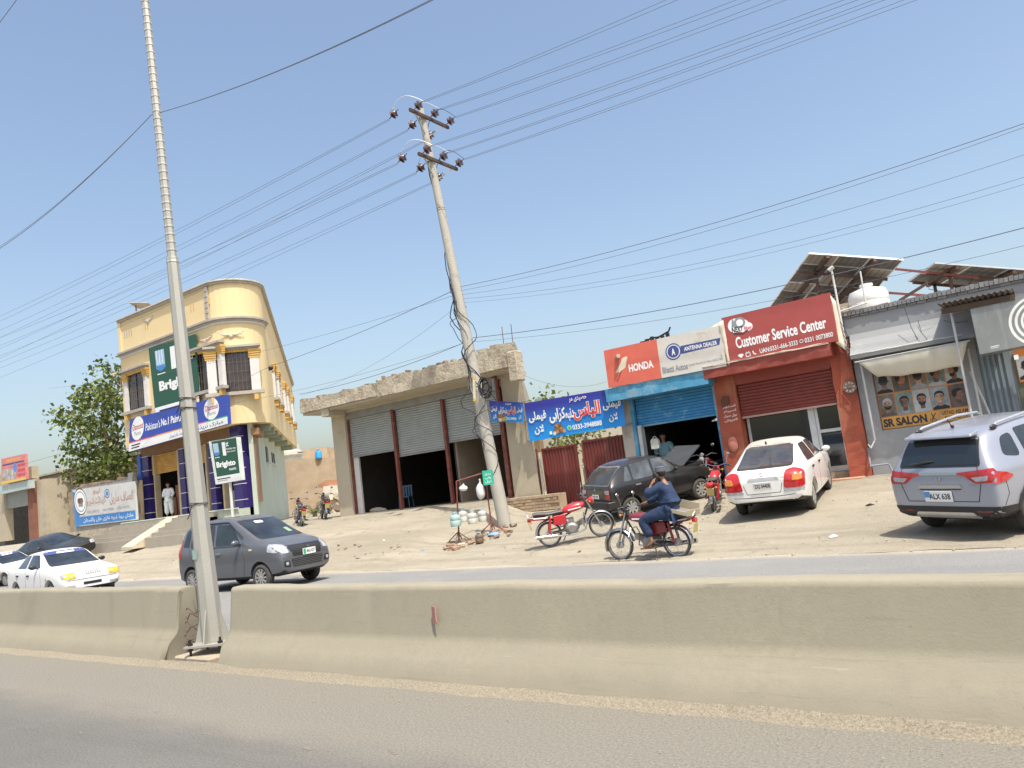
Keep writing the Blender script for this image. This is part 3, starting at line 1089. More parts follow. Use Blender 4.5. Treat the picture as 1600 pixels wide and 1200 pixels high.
# ================================================================== CREAM BUILDING
cream = M('cream_paint', (.74, .58, .32), .85, var=.04, vs=.7, bump=.12, bs=18, streak=(1.6, .12, (.60, .48, .30)), fine=.03)
trim = M('grey_trim_paint', (.40, .36, .31), .8, var=.1)
grooved = M('white_pilaster', (.62, .60, .57), .8, var=.05)
orange = M('orange_ornament', (.62, .38, .10), .7, var=.12)
mint = M('mint_paint', (.48, .53, .44), .85, var=.08, vs=.8, streak=(2, .25, (.38, .42, .35)))
purple = M('purple_tile', (.035, .022, .13), .22, var=.15)
tanpost = M('tan_door_post', (.42, .33, .21), .6)
X0, XC, FY, RR = -38.75, -30.9, 20.6, 1.35
SDA = 137.5
SD = Vector((math.cos(R(SDA)), math.sin(R(SDA)), 0))
def front_path(off=0.0, slen=17.5):
    """left front corner, round the curved corner, back along the side; off = outwards"""
    pts = [Vector((X0 - off * .0, FY - off, 0)), Vector((XC, FY - off, 0))]
    for k in range(1, 13):
        a = R(SDA) * k / 12
        pts.append(Vector((XC + (RR + off) * math.sin(a), FY + RR - (RR + off) * math.cos(a), 0)))
    pts.append(pts[-1] + SD * slen)
    return pts
cb = empty('cream_building', (-34.5, 22, 2.1), 0, 'cream painted corner building with rounded corner, barred windows and paint shop below', 'building')
Z0, Z1 = 5.87, 12.45
fp = front_path()
far = fp[-1]
left_back = Vector((X0, FY, 0)) + (far - Vector((-30.0, 22.5, 0)))
poly = [(p.x, p.y) for p in fp] + [(left_back.x, left_back.y)]
mb = MB()
n = len(poly)
vs = [(x, y, Z0) for x, y in poly] + [(x, y, Z1 - (2.2 if i >= n - 2 else 0)) for i, (x, y) in enumerate(poly)]
mb.add(vs, [tuple(range(n - 1, -1, -1)), tuple(range(n, 2 * n))] + [(i, (i + 1) % n, (i + 1) % n + n, i + n) for i in range(n)])
mb.build('upper_wall', cream, cb)
def band(off, z0, z1, mat, name, back=.03, drop=0.0, slen=17.5, start=0.0):
    a, b = front_path(off, slen), front_path(-back, slen)
    if start:
        pass
    vs, fs = [], []
    k = len(a)
    for i, (p, q_) in enumerate(zip(a, b)):
        d = drop if i == k - 1 else 0
        vs += [(p.x, p.y, z0 - d), (p.x, p.y, z1 - d), (q_.x, q_.y, z1 - d), (q_.x, q_.y, z0 - d)]
    for i in range(k - 1):
        for j in range(4):
            fs.append((i * 4 + j, i * 4 + 4 + j, i * 4 + 4 + (j + 1) % 4, i * 4 + (j + 1) % 4))
    fs += [(3, 2, 1, 0), tuple((k - 1) * 4 + j for j in range(4))]
    return MB().add(vs, fs).build(name, mat, cb)
band(.10, Z1 - .04, Z1 + .06, trim, 'coping', drop=2.2)
band(.16, Z1 + .065, Z1 + .13, M('coping_cap', (.55, .50, .42), .8), 'coping_cap', drop=2.2)
band(.12, 10.62, 10.70, trim, 'cornice', slen=.4)
band(.20, 10.705, 10.80, trim, 'cornice', slen=.4)
band(.06, 10.52, 10.615, grooved, 'cornice_moulding', slen=.4)
for x in (X0 + .12, XC + .05):
    mb = MB().box((x - .10, FY - .07, 10.82), (x + .12, FY, Z1 - .06))
    if x > -35:
        for k in range(6):
            mb.box((x - .10, FY - .10, 10.86 + k * .26), (x + .12, FY - .071, 11.06 + k * .26))
    mb.build('corner_pilaster', trim if x > -35 else cream, cb)
# small vents in the parapet
for x in (X0 + .55, -36.2, P(300, 475, FY).x - .1, P(322, 465, FY).x):
    for k in range(4 if x < -37 else 2):
        MB().prism([(x + k * .22 - .03, 11.52), (x + k * .22 + .03, 11.52), (x + k * .22 + .035, 11.86), (x + k * .22 - .035, 11.86)], FY - .012, FY + .02).build('vent_slot', orange if x > -37 else trim, cb)
def swag(cx, z, w, M4=None, y=FY):
    mb = MB()
    for s_ in (-1, 1):
        for k in range(5):
            t = k / 5
            mb.ball((cx + s_ * w * (.06 + .44 * t), y - .01, z + .16 * t * t + (.04 if k == 4 else 0)), .085 - .010 * k, 8, 5, (1.1, .5, .8))
    mb.ball((cx, y - .01, z - .06), .10, 8, 5, (1, .5, .9))
    if M4 is not None:
        mb.v = [tuple(M4 @ Vector(v)) for v in mb.v]
    mb.build('plaster_swag', M('swag_plaster', (.52, .46, .38), .9), cb, smooth=True)
swag(P(180, 545 + 13, FY).x - .2, 9.85, 1.0)
swag(P(232, 504, FY).x, 11.95, 1.05)
swag(P(320, 520, FY).x, 9.95, 1.2)
AM = Matrix.Translation((XC, FY + RR, 0)) @ Matrix.Rotation(R(48), 4, 'Z')
swag(0, 9.95, 1.3, AM, -RR - .02)
barred = M('bronze_glass', (.045, .030, .024), .16, coat=.4, var=.3)
def grand_window(w, z0, z1, M4, orn=True, pil=.34, sill=.35, hood=True, small=False):
    """window with surround, local x along the wall, -y out of it"""
    def mk(mb, name, mat, par, **k):
        mb.v = [tuple(M4 @ Vector(v)) for v in mb.v]
        return mb.build(name, mat, par, **k)
    fr = MB()
    t = .05
    fr.box((-w / 2, -.05, z0), (-w / 2 + t, .04, z1)).box((w / 2 - t, -.05, z0), (w / 2, .04, z1))
    fr.box((-w / 2 + t, -.05, z0), (w / 2 - t, .04, z0 + t)).box((-w / 2 + t, -.05, z1 - t), (w / 2 - t, .04, z1))
    fr.box((-.02, -.052, z0 + t), (.02, .03, z1 - t))
    win = mk(fr, 'window', dk_metal, cb)
    mk(MB().box((-w / 2 + t, -.02, z0 + t), (-.02, 0, z1 - t)).box((.02, -.02, z0 + t), (w / 2 - t, 0, z1 - t)), 'pane', barred, win)
    g = MB()
    nb = 4 if small else 8
    for k in range(1, nb):
        x = -w / 2 + w * k / nb
        g.bar((x, -.075, z0), (x, -.075, z1), .016)
    for k in range(1, 4):
        z = z0 + (z1 - z0) * k / 4
        g.bar((-w / 2, -.066, z), (w / 2, -.066, z), .014)
    mk(g, 'grille', M('pale_grille', (.16, .13, .11), .5), win)
    for s_ in (-1, 1):
        pl = MB()
        xa, xb = sorted((s_ * (w / 2 + .02), s_ * (w / 2 + pil)))
        pl.box((xa, -.10, z0 - .05), (xb, .06, z1 + .02))
        for k in range(4):
            xx = xa + (xb - xa) * (k + .5) / 4
            pl.box((xx - .02, -.125, z0), (xx + .02, -.099, z1 - .22))
        mk(pl, 'pilaster', grooved, win)
    mk(MB().box((-w / 2 - pil - .12, -.22, z0 - .20), (w / 2 + pil + .12, .05, z0 - .055)), 'sill', trim, win)
    if orn:
        for s_ in (-1, 1):
            om = MB()
            xa, xb = sorted((s_ * (w / 2 - .02), s_ * (w / 2 + pil + .06)))
            for k in range(4):
                f = .03 * k
                om.box((xa - (f if s_ < 0 else 0) * .6, -.13 - .025 * k, z1 - .30 + k * .10), (xb + (f if s_ > 0 else 0) * .6, .05, z1 - .199 + k * .10))
            mk(om, 'capital', orange, win)
            mk(MB().box((s_ * (w / 2 + pil * .5) - .09, -.20, z0 - .48), (s_ * (w / 2 + pil * .5) + .09, .04, z0 - .205)), 'corbel', orange, win)
        om = MB()
        om.box((-w / 2, -.12, z1 + .0), (w / 2, .05, z1 + .10))
        nn = int(w / .12)
        for k in range(nn):
            om.ball((-w / 2 + w * (k + .5) / nn, -.13, z1 + .10), .055, 7, 4)
        mk(om, 'scalloped_band', orange, win)
    if hood:
        mk(MB().box((-w / 2 - pil - .10, -.30, z1 + .20), (w / 2 + pil + .10, .05, z1 + .30)).box((-w / 2 - pil - .02, -.20, z1 + .12), (w / 2 + pil + .02, .05, z1 + .195)), 'hood', trim, win)
for (xa, ya), (xb, yb) in (((203, 583), (228, 640)), ((312, 549), (344, 609))):
    a, b = P(xa, (ya + yb) / 2, FY), P(xb, (ya + yb) / 2, FY)
    z1 = P((xa + xb) / 2, ya, FY).z
    z0 = P((xa + xb) / 2, yb, FY).z
    grand_window(b.x - a.x, z0 + .05, z1, Matrix.Translation(((a.x + b.x) / 2, FY, 0)))
grand_window(1.42, 7.35, 9.12, AM @ Matrix.Translation((0, -RR + .02, 0)), pil=.42)
SM0 = front_path()[-2]
ang = math.atan2(SD.y, SD.x)
for w_ in (3.0, 5.4, 9.2, 11.6, 15.4):
    c = SM0 + SD * w_
    grand_window(.75, 7.5, 9.1, Matrix.Translation(c) @ Matrix.Rotation(ang, 4, 'Z'), small=True, pil=.14, hood=False)
# bracket where cables meet the corner
q = P(423, 575, 21.0)
MB().ball(q, .11, 8, 5).tube([q, q + Vector((-.5, .3, 0))], .03, 5).build('cable_bracket', dk_metal, cb)
# ground storey
def gpt(w_, inset=.8):
    nrm = Vector((SD.y, -SD.x, 0))
    return SM0 - nrm * inset + SD * w_
g0, g1 = gpt(-.9), gpt(16)
mb = MB()
mb.add([(g0.x, g0.y, 1.2), (g1.x, g1.y, 1.2), (g1.x, g1.y, Z0), (g0.x, g0.y, Z0),
        (g0.x - .2, g0.y - .1, 1.2), (g1.x - .2, g1.y - .1, 1.2), (g1.x - .2, g1.y - .1, Z0), (g0.x - .2, g0.y - .1, Z0)],
       [(0, 1, 2, 3), (7, 6, 5, 4), (0, 3, 7, 4), (1, 5, 6, 2)])
mb.build('side_wall', mint, cb)
nrm = Vector((SD.y, -SD.x, 0))
for w_ in (.2, 2.0, 3.9, 6.5, 10, 14):
    a = gpt(w_)
    MB().bar(a + Vector((0, 0, Z0 - .16)), a + nrm * .72 + Vector((0, 0, Z0 - .16)), .28, .30).build('overhang_beam', M('mint_beam', (.30, .35, .28), .85), cb)
mb = MB()   # brown roller shutter on the side
for k in range(30):
    z = 2.35 + k * .10
    a, b = gpt(-.75) + nrm * .03, gpt(.75) + nrm * .03
    mb.bar((a.x, a.y, z), (b.x, b.y, z), .05, .085)
mb.build('side_shutter', M('brown_shutter', (.33, .19, .10), .6), cb)
a, b = gpt(-.95) + nrm * .12, gpt(.95) + nrm * .12
MB().bar((a.x, a.y, 5.48), (b.x, b.y, 5.48), .35, .30).build('shutter_housing', M('brown_box', (.30, .15, .07), .6), cb)
for w_, ww in ((4.2, .8), (7.2, .35), (8.2, .35)):
    a, b = gpt(w_) + nrm * .02, gpt(w_ + ww) + nrm * .02
    o = MB().bar((a.x, a.y, 4.75), (b.x, b.y, 4.75), .05, .8 if ww > .5 else .55).build('side_window', dk_metal, cb)
    MB().bar((a.x + nrm.x * .1, a.y + nrm.y * .1, 4.3), (b.x + nrm.x * .1, b.y + nrm.y * .1, 4.3), .2, .06).build('sill', grooved, o)
# shop front
GY = 21.45
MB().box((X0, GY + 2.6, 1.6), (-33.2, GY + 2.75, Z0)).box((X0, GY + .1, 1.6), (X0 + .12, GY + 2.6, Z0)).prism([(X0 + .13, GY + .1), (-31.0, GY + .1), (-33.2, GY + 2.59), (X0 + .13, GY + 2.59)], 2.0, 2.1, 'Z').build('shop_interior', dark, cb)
MB().box((X0, GY - .1, 5.35), (-30.6, GY + .25, Z0 - .002)).build('shop_lintel', M('brown_lintel', (.20, .11, .06), .7), cb)
bays = [-38.0, -35.55, -35.2, -33.1, -32.8, -31.2]
for x, w_, nm, mt in ((-38.35, .62, 'tiled_column', purple), (-35.35, .16, 'door_post', tanpost), (-35.02, .42, 'tiled_column', purple), (-33.0, .14, 'door_post', tanpost), (-32.55, .40, 'tiled_column', purple), (-31.75, .12, 'door_post', tanpost), (-37.55, .10, 'door_post', tanpost), (-30.62, .66, 'tiled_column', purple)):
    hh = 5.34 if x < -31 else Z0 - .01
    o = MB().box((x - w_ / 2, GY - .14, 2.1), (x + w_ / 2, GY + (.16 if x < -31 else .42), hh)).build(nm, mt, cb)
    if mt is purple:
        for k in range(5):
            z = 2.45 + k * .72
            MB().box((x - w_ / 2 - .005, GY - .148, z), (x + w_ / 2 + .005, GY + .1, z + .03)).build('tile_joint', grooved, o)
shutter(-37.9, -35.45, 4.35, 5.34, GY, M('ochre_shutter', (.50, .27, .06), .6, var=.2), cb)
shutter(-34.8, -33.1, 4.45, 5.34, GY, M('ochre_shutter', (.50, .27, .06), .6, var=.2), cb)
shutter(-32.3, -31.0, 4.4, 5.34, GY, M('ochre_shutter', (.50, .27, .06), .6, var=.2), cb)
for k, (x, z, c_) in enumerate(((-37.2, 2.6, (.35, .14, .08)), (-36.9, 3.2, (.30, .12, .08)), (-34.4, 2.5, (.25, .12, .08)), (-31.6, 2.6, (.22, .22, .24)))):
    MB().box((x - .2, GY + .7, 2.1), (x + .2, GY + 1.1, z + .5), bevel if False else 0).build('stacked_tins', M('tins%d' % k, c_, .6), cb)
MB().box((-31.9, GY + .2, 2.1), (-31.1, GY + .6, 2.95)).build('counter', M('grey_counter', (.25, .25, .26), .5), cb)
# blue board on the far left edge of shop
MB().box((-38.95, GY - .2, 4.2), (-38.68, GY - .05, 5.5)).build('blue_board', M('blue_board', (.04, .12, .42), .5), cb)
# porch and steps
stepc = M('step_concrete', (.36, .32, .26), .9, var=.12, bump=.3, fine=.08)
porch = empty('porch_steps', (-36, 20, 1.1), 0, 'wide grey concrete steps and porch in front of the paint shop', 'steps')
MB().box((-38.7, 20.15, .9), (-30.2, GY + .1, 2.08)).build('porch_slab', mint, porch)
MB().box((-38.75, 20.10, 2.082), (-30.1, 20.9, 2.13)).build('porch_edge', M('pale_mint', (.58, .62, .55), .7), porch)
for k in range(5):
    z = 1.15 + .186 * k
    MB().box((-38.9 - .55 * (4 - k) * .4, 18.45 + .33 * k, .8), (-34.6, 20.12, z + .15)).build('step', stepc, porch)
    MB().box((-33.6, 18.45 + .33 * k, .8), (-30.6, 20.12, z + .15)).build('step', stepc, porch)
MB().prism([(17.9, 1.02), (20.13, 2.10), (20.13, .9), (17.9, .9)], -34.58, -33.62, 'X').build('ramp', M('cream_ramp', (.55, .47, .33), .9), porch)
# signs on the cream building
blue = M('sign_blue', (.035, .07, .36), .5, var=.04)
sg = P(278, 660, 20.3)
def sign_root(name, pts, label, cat='sign'):
    c = sum((Vector(p) for p in pts), Vector()) / len(pts)
    return empty(name, c, 0, label, cat)
def quad(tl, tr, br, bl, Y, Yb=None):
    Yb = Y if Yb is None else Yb
    return [P(*bl, Yb), P(*br, Yb), P(*tr, Y), P(*tl, Y)]
c4 = quad((203, 655), (353, 617), (356, 662), (201, 706), 20.25)
s = sign_root('shop_signboard', c4, 'long blue and white paint shop signboard with two white ovals, across the cream building front')
p = Panel(*c4, thick=.18)
p.sheet('board', blue, s)
p.rect(.0, .0, 1, .245, white_ink)
for u0, u1, c_ in ((0, .3, (.75, .12, .12)), (.3, .62, (.78, .35, .10)), (.62, .8, (.70, .16, .35)), (.8, 1, (.12, .42, .2))):
    p.rect(u0, .245, u1, .285, M('stripe%d' % int(u0 * 100), c_, .6), .004)
for u in (.095, .86):
    p.disc(u, .655, .58, white_ink, sy=.92, off=.004)
    p.text('Diamond', u - .058, .62, u + .058, .80, M('oval_red', (.55, .04, .08), .6), .02)
    p.text('Paints', u - .038, .44, u + .038, .57, grey_ink, .01)
    p.stroke([(u - .065, .60), (u + .065, .66)], .02, grey_ink)
p.text("Pakistan's", .185, .50, .345, .74, white_ink, .012)
p.text("No.1 Paints", .355, .52, .56, .76, white_ink, .03)
p.text("Brand", .58, .52, .70, .75, white_ink, .03)
p.text(urdu('\u0645\u0628\u0627\u0631\u06a9 \u0679\u0631\u06cc\u0688\u0631\u0632'), .70, .03, .96, .21, navy_ink, .02)
p.text(urdu('\u067e\u06cc\u0646\u0679 \u0627\u06cc\u0646\u0688 \u06c1\u0627\u0631\u0688\u0648\u06cc\u0626\u0631'), .44, .03, .66, .20, navy_ink, .015)
p.rect(.03, .14, .13, .18, grey_ink)
p.rect(.03, .06, .12, .10, grey_ink)
p.done(s)
green = M('banner_green', (.018, .085, .05), .55, var=.05)
def bp(u, v, w, h):
    return u + w, v + h
def brighto(p, small):
    p.rect(0, 0, 1, .16, white_ink)
    p.rect(.10, .09, .62, .115, black_ink, .006)
    p.rect(.10, .05, .50, .066, grey_ink, .006)
    pb = M('logo_pale_blue', (.35, .50, .66), .5)
    p.rect(.13, .68, .33, .93, pb, .004)
    p.poly([(.13, .72), (.15, .66), (.23, .635), (.31, .66), (.33, .72)], M('logo_blue', (.06, .22, .52), .5), .005)
    for k in range(3):
        p.stroke([(.16 + .06 * k, .93), (.16 + .06 * k, .74)], .05 if not small else .02, white_ink, .007)
    p.rect(.14, .595, .32, .61, white_ink, .005)
    p.text('1', .46, .62, .58, .93, white_ink, .04)
    p.text('st', .60, .82, .70, .93, white_ink, .02)
    p.text('Number one', .60, .74, .94, .79, white_ink, .01)
    p.text('paint brand', .60, .67, .92, .715, white_ink, .01)
    p.text('Brighto', .15, .33, .88, .50, white_ink, .05)
    p.text('PAINTS', .62, .26, .88, .31, white_ink, .03)
c4 = [P(244, 656, 20.42), P(312, 637, 20.42), P(305, 522, 20.42), P(232, 544, 20.42)]
s = sign_root('hanging_banner', c4, 'tall green and white paint banner hung between the first floor windows of the cream building', 'banner')
p = Panel(*c4, thick=.05)
p.sheet('cloth', green, s)
brighto(p, False)
p.done(s)
c4 = [P(337, 757, 19.2), P(376, 750, 19.2), P(369, 683, 19.2), P(326, 690, 19.2)]
s = sign_root('pavement_lightbox', c4, 'green and white paint lightbox sign on a white post by the porch')
p = Panel(*c4, thick=.22)
p.sheet('box', M('lightbox_side', (.62, .66, .60), .5), s)
p.rect(.10, .165, .995, .99, green, .003)
brighto(p, True)
p.done(s)
a = (Vector(c4[0]) + Vector(c4[1])) / 2
MB().cyl((a.x, a.y + .1, 1.2), (a.x, a.y + .1, a.z), .06, n=8).build('post', M('white_post', (.6, .6, .57), .5), s)
# little solar panel on the cream roof
a = [P(203, 470, 23), P(245, 476, 22.2), P(238, 470, 24), P(200, 468, 24.4)]
s = sign_root('rooftop_panel', a, 'small single solar panel propped on the cream building roof', 'solar panel')
q = P(222, 474, 23)
M4 = Matrix.Translation(q + Vector((0, 0, -.12))) @ Matrix.Rotation(R(20), 4, 'Z') @ Matrix.Rotation(R(10), 4, 'Y') @ Matrix.Rotation(R(-14), 4, 'X') @ Matrix.Scale(.72, 4)
MB().box((-.9, -.5, 0), (.9, .5, .03), M4=M4).build('panel_face', M('panel_back', (.30, .28, .26), .6), s)
MB().box((-.93, -.53, -.02), (.93, -.501, .05), M4=M4).box((-.93, .501, -.02), (.93, .53, .05), M4=M4).build('panel_frame', M('alu', (.6, .6, .6), .4, .6), s)
for dx in (-.6, .6):
    MB().bar(M4 @ Vector((dx, 0, -.02)), Vector((q.x + dx, q.y, Z1 - .2)), .05).build('strut', rust, s)

# ================================================================== UNFINISHED TRIPLE SHOP
mid = empty('unfinished_shop', (-19, 22, 1.2), 0, 'unfinished tan concrete shop with three half raised grey shutters and a broken roof slab', 'building')
MB().box((-23.25, 20.62, .9), (-22.5, 21.2, 5.46)).build('left_pillar', plaster_tan, mid)
MB().box((-23.2, 21.2, .9), (-22.9, 28.0, 5.46)).build('side_wall', plaster_tan, mid)
mb = MB()
mb.add([(-14.82, 20.6, .6), (-12.75 - .9, 20.45, .6), (-13.98, 20.6, 5.3), (-14.82, 20.6, 5.3), (-18.9, 28, .6), (-18.4, 28, .6), (-18.7, 28, 5.3), (-18.9, 28, 5.3)],
       [(0, 1, 2, 3), (7, 6, 5, 4), (0, 4, 5, 1), (1, 5, 6, 2), (3, 2, 6, 7), (0, 3, 7, 4)])
mb.build('right_wall', plaster_tan, mid)
MB().box((-22.9, 27.8, .9), (-18.95, 28.0, 5.46)).prism([(-22.9, 20.96), (-14.95, 20.96), (-18.95, 27.79), (-22.9, 27.79)], 5.3, 5.455, 'Z').build('back_wall', M('unlit_plaster', (.05, .043, .036), .95), mid)  # back wall and ceiling coloured near-black to carry the interior shade
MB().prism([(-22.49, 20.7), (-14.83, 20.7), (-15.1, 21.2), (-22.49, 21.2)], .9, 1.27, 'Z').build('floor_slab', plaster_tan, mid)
MB().prism([(-22.49, 21.2), (-15.1, 21.2), (-18.95, 27.78), (-22.49, 27.78)], .9, 1.265, 'Z').build('inner_floor', M('unlit_floor', (.10, .085, .07), .95), mid)  # floor colour darkened behind the tan apron, painting in the bays' shade
MB().box((-22.895, 21.25, 1.27), (-22.80, 27.75, 5.29)).build('inner_wall', M('unlit_plaster', (.05, .043, .036), .95), mid)  # near-black lining added over the tan side wall as painted shade
MB().box((-17.45, 20.95, 1.27), (-17.38, 24.8, 5.3)).build('partition', M('unlit_plaster', (.05, .043, .036), .95), mid)  # same painted shade on the middle bay's side of the partition
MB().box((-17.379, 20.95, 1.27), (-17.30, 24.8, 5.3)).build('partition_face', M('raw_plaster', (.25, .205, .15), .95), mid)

MB().box((-22.5, 20.68, 4.93), (-14.83, 20.92, 5.44)).build('shutter_housing', M('housing_grey', (.26, .26, .24), .6, .2, dust=.3, streak=(2, .3, (.22, .18, .13))), mid)
sh_m = M('galv_shutter', (.36, .375, .36), .5, .35, var=.07, streak=(3, .2, (.30, .28, .23)), dust=.2)
for x0, x1, z0 in ((-22.42, -20.05, 3.48), (-19.92, -17.62, 3.22), (-17.48, -15.1, 3.42)):
    shutter(x0, x1, z0, 4.93, 20.80, sh_m, mid, rail=M('shutter_rail', (.30, .28, .25), .6, .4))
for x in (-20.0, -17.55):
    MB().box((x - .055, 20.66, 1.22), (x + .055, 20.78, 4.95)).build('post', rust, mid)
MB().box((-15.10, 20.64, 1.22), (-14.95, 20.80, 5.25)).build('post', rust, mid)
MB().box((-22.5, 20.72, 1.25), (-22.44, 20.85, 4.9)).build('post', rust, mid)
MB().box((-22.43, 20.82, 1.27), (-22.15, 20.90, 3.5)).build('white_strip', M('white_metal_strip', (.58, .57, .54), .6), mid)
# meter box at right
MB().box((-15.3, 20.5, 4.85), (-15.0, 20.67, 5.25)).build('meter_box', M('meter_grey', (.35, .36, .37), .6), mid, bevel=.02)
MB().tube([(-15.05, 20.5, 5.3), (-14.9, 20.45, 5.35), (-14.85, 20.45, 4.3), (-14.65, 20.45, 4.25)], .045, 6).build('conduit', rust, mid)
slab_m = M('broken_slab', (.50, .43, .32), .95, var=.15, vs=1.6, bump=.8, bs=9, fine=.15, stain=(2, .38, (.33, .26, .19)))
slab_f = M('slab_soffit', (.46, .40, .30), .95, var=.1, vs=1, bump=.3)
mb = MB()
jag_box(mb, -23.9, -19.6, 19.65, 21.2, 5.40, 5.86, .14, .035, 1)
mb.build('slab_section', slab_m, mid)
mb = MB()
jag_box(mb, -19.59, -15.1, 19.62, 21.2, 5.34, 5.97, .13, .045, 2)
mb.build('slab_section', slab_m, mid)
mb = MB()
jag_box(mb, -15.09, -13.35, 19.58, 21.2, 5.34, 6.08, .12, .05, 3, skew=-1.0)
mb.build('slab_section', slab_m, mid)
MB().prism([(-23.85, 19.75), (-13.5, 19.75), (-14.15, 20.9), (-18.8, 28), (-23.85, 28)], 5.30, 5.395, 'Z').build('slab_soffit', slab_f, mid)
MB().box((-23.3, 20.58, 5.20), (-13.98, 20.94, 5.298)).build('lintel_beam', slab_f, mid)
MB().box((-22.75, 19.70, 5.08), (-22.35, 20.57, 5.42)).build('bracket', slab_f, mid, bevel=.02)
MB().box((-13.72, 19.54, 4.85), (-13.36, 19.95, 5.80)).build('bracket', slab_m, mid, bevel=.03)
# broken bricks and rubble along the slab's top edge
random.seed(11)
rub = [M('rubble_a', (.36, .28, .19), .95, bump=.5), M('rubble_b', (.25, .19, .15), .95, bump=.5), M('rubble_c', (.30, .19, .13), .95)]
for k in range(46):
    x = random.uniform(-23.8, -13.9)
    zt = 5.87 if x < -19.6 else 5.98 if x < -15.1 else 6.09
    y = random.uniform(19.7, 20.3)
    w = random.uniform(.10, .34)
    M4 = Matrix.Translation((x, y, zt + .02)) @ Matrix.Rotation(random.uniform(-.5, .5), 4, 'Z') @ Matrix.Rotation(random.uniform(-.15, .15), 4, 'Y')
    MB().box((-w / 2, -.08, -.05), (w / 2, .08, random.uniform(.02, .07)), M4=M4).build('loose_brick', random.choice(rub), mid)
for x in (P(787, 540, 20.2).x, P(801, 535, 20.2).x):
    MB().cyl((x, 20.2, 5.9), (x + .02, 20.2, 6.8), .012, n=4).build('rebar', rust, mid)
# blue plastic table and chairs inside
def plastic_chair(x, y, rz, label):
    r = empty('plastic_chair', (x, y, 1.27), rz, label, 'chair', 'plastic chairs inside the unfinished shop')
    bp_ = M('blue_plastic', (.06, .12, .20), .5)
    MB().box((-.22, -.2, .40), (.22, .2, .44)).build('seat', bp_, r, world=False)
    mb = MB()
    for k in range(4):
        mb.box((-.2 + k * .11, .19, .44), (-.13 + k * .11, .22, .80))
    mb.box((-.22, .185, .80), (.22, .225, .86))
    mb.build('backrest', bp_, r, world=False)
    for sx in (-.19, .19):
        for sy in (-.17, .17):
            MB().cyl((sx, sy, .4), (sx * 1.15, sy * 1.2, 0), .02, n=6).build('leg', bp_, r, world=False)
plastic_chair(-20.9, 21.9, .3, 'blue plastic chair inside the left bay of the unfinished shop')
plastic_chair(-18.6, 23.2, -.5, 'blue plastic chair beside the table in the middle bay of the unfinished shop')
tb = empty('plastic_table', (-19.0, 24.2, 1.27), 0, 'low dark table in the middle bay of the unfinished shop', 'table')
MB().box((-.9, -.35, .68), (.9, .35, .73)).build('table_top', M('blue_plastic', (.06, .12, .20), .5), tb, world=False)
for sx in (-.8, .8):
    for sy in (-.3, .3):
        MB().cyl((sx, sy, .68), (sx, sy, 0), .03, n=6).build('leg', M('blue_plastic', (.06, .12, .20), .5), tb, world=False)
# cloth / rubble lying on shop floor edge
MB().ball((-21.7, 21.1, 1.33), .3, 9, 5, (1.3, .6, .35)).ball((-21.3, 21.0, 1.31), .2, 8, 5, (1, .7, .4)).build('dust_sheet', M('grimy_cloth', (.38, .34, .28), .95), mid, smooth=True)

# brick plinth right of the utility pole
plinth = empty('brick_plinth', (-13.3, 20.1, .6), 0, 'low rough brick plinth at the foot of the right wall behind the utility pole', 'wall')
random.seed(2)
bm_ = [M('tan_brick_a', (.42, .31, .20), .95, bump=.4), M('tan_brick_b', (.38, .26, .17), .95, bump=.4)]
MB().box((-14.8, 19.95, .2), (-12.75, 20.44, 1.24)).build('core', M('mud_mortar', (.40, .31, .21), .95), plinth)
for row in range(10):
    x = -14.85 + (row % 2) * .12
    while x < -12.85:
        w = .22
        z = .32 + row * .093
        o = MB().box((x, 19.90 + random.uniform(-.015, .02), z), (x + w, 19.949, z + .078)).build('brick', random.choice(bm_), plinth)
        x += w + .012

# ================================================================== WATER STAND, JUGS, RUBBLE
s1, s2 = G(718, 850), G(770, 834)
st = empty('bottle_stand', s1, 0, 'rusty pipe stand with two tripod feet and a crossbar beside the utility pole', 'stand')
a_top, b_top = P(713, 752, s1.y), P(752, 740, s2.y)
MB().tube([s1 + Vector((0, 0, .1)), a_top, b_top, P(757, 742, s2.y)], .022, 6).build('pipe_frame', rust, st)
MB().cyl(s2 + Vector((0, 0, .05)), b_top + Vector((.12, 0, 0)), .022, n=6).build('pipe_upright', rust, st)
for s_ in (s1, s2):
    for k in range(4):
        a = k * 1.57 + .4
        MB().cyl(s_ + Vector((0, 0, .32)), s_ + Vector((math.cos(a) * .38, math.sin(a) * .38, .02)), .014, n=5).build('foot', rust, st)
q = P(764, 746, s2.y - .1)
c4 = [q + Vector((-.14, -.10, -.20)), q + Vector((.13, .02, -.20)), q + Vector((.13, .02, .20)), q + Vector((-.14, -.10, .20))]
s = sign_root('hanging_sign', c4, 'small green sign hung on the rusty stand against the utility pole')
teal = M('teal_board', (.03, .40, .25), .5)
p = Panel(*c4, thick=.02)
p.sheet('board', teal, s)
for k, t_ in enumerate(('\u067e\u06cc\u0679\u0631\u0648\u0644', '\u067e\u0627\u0646\u06cc', '\u062a\u06cc\u0644')):
    p.text(urdu(t_), .2, .64 - k * .26, .8, .84 - k * .26, white_ink, .01, off=.008)
p.done(s)
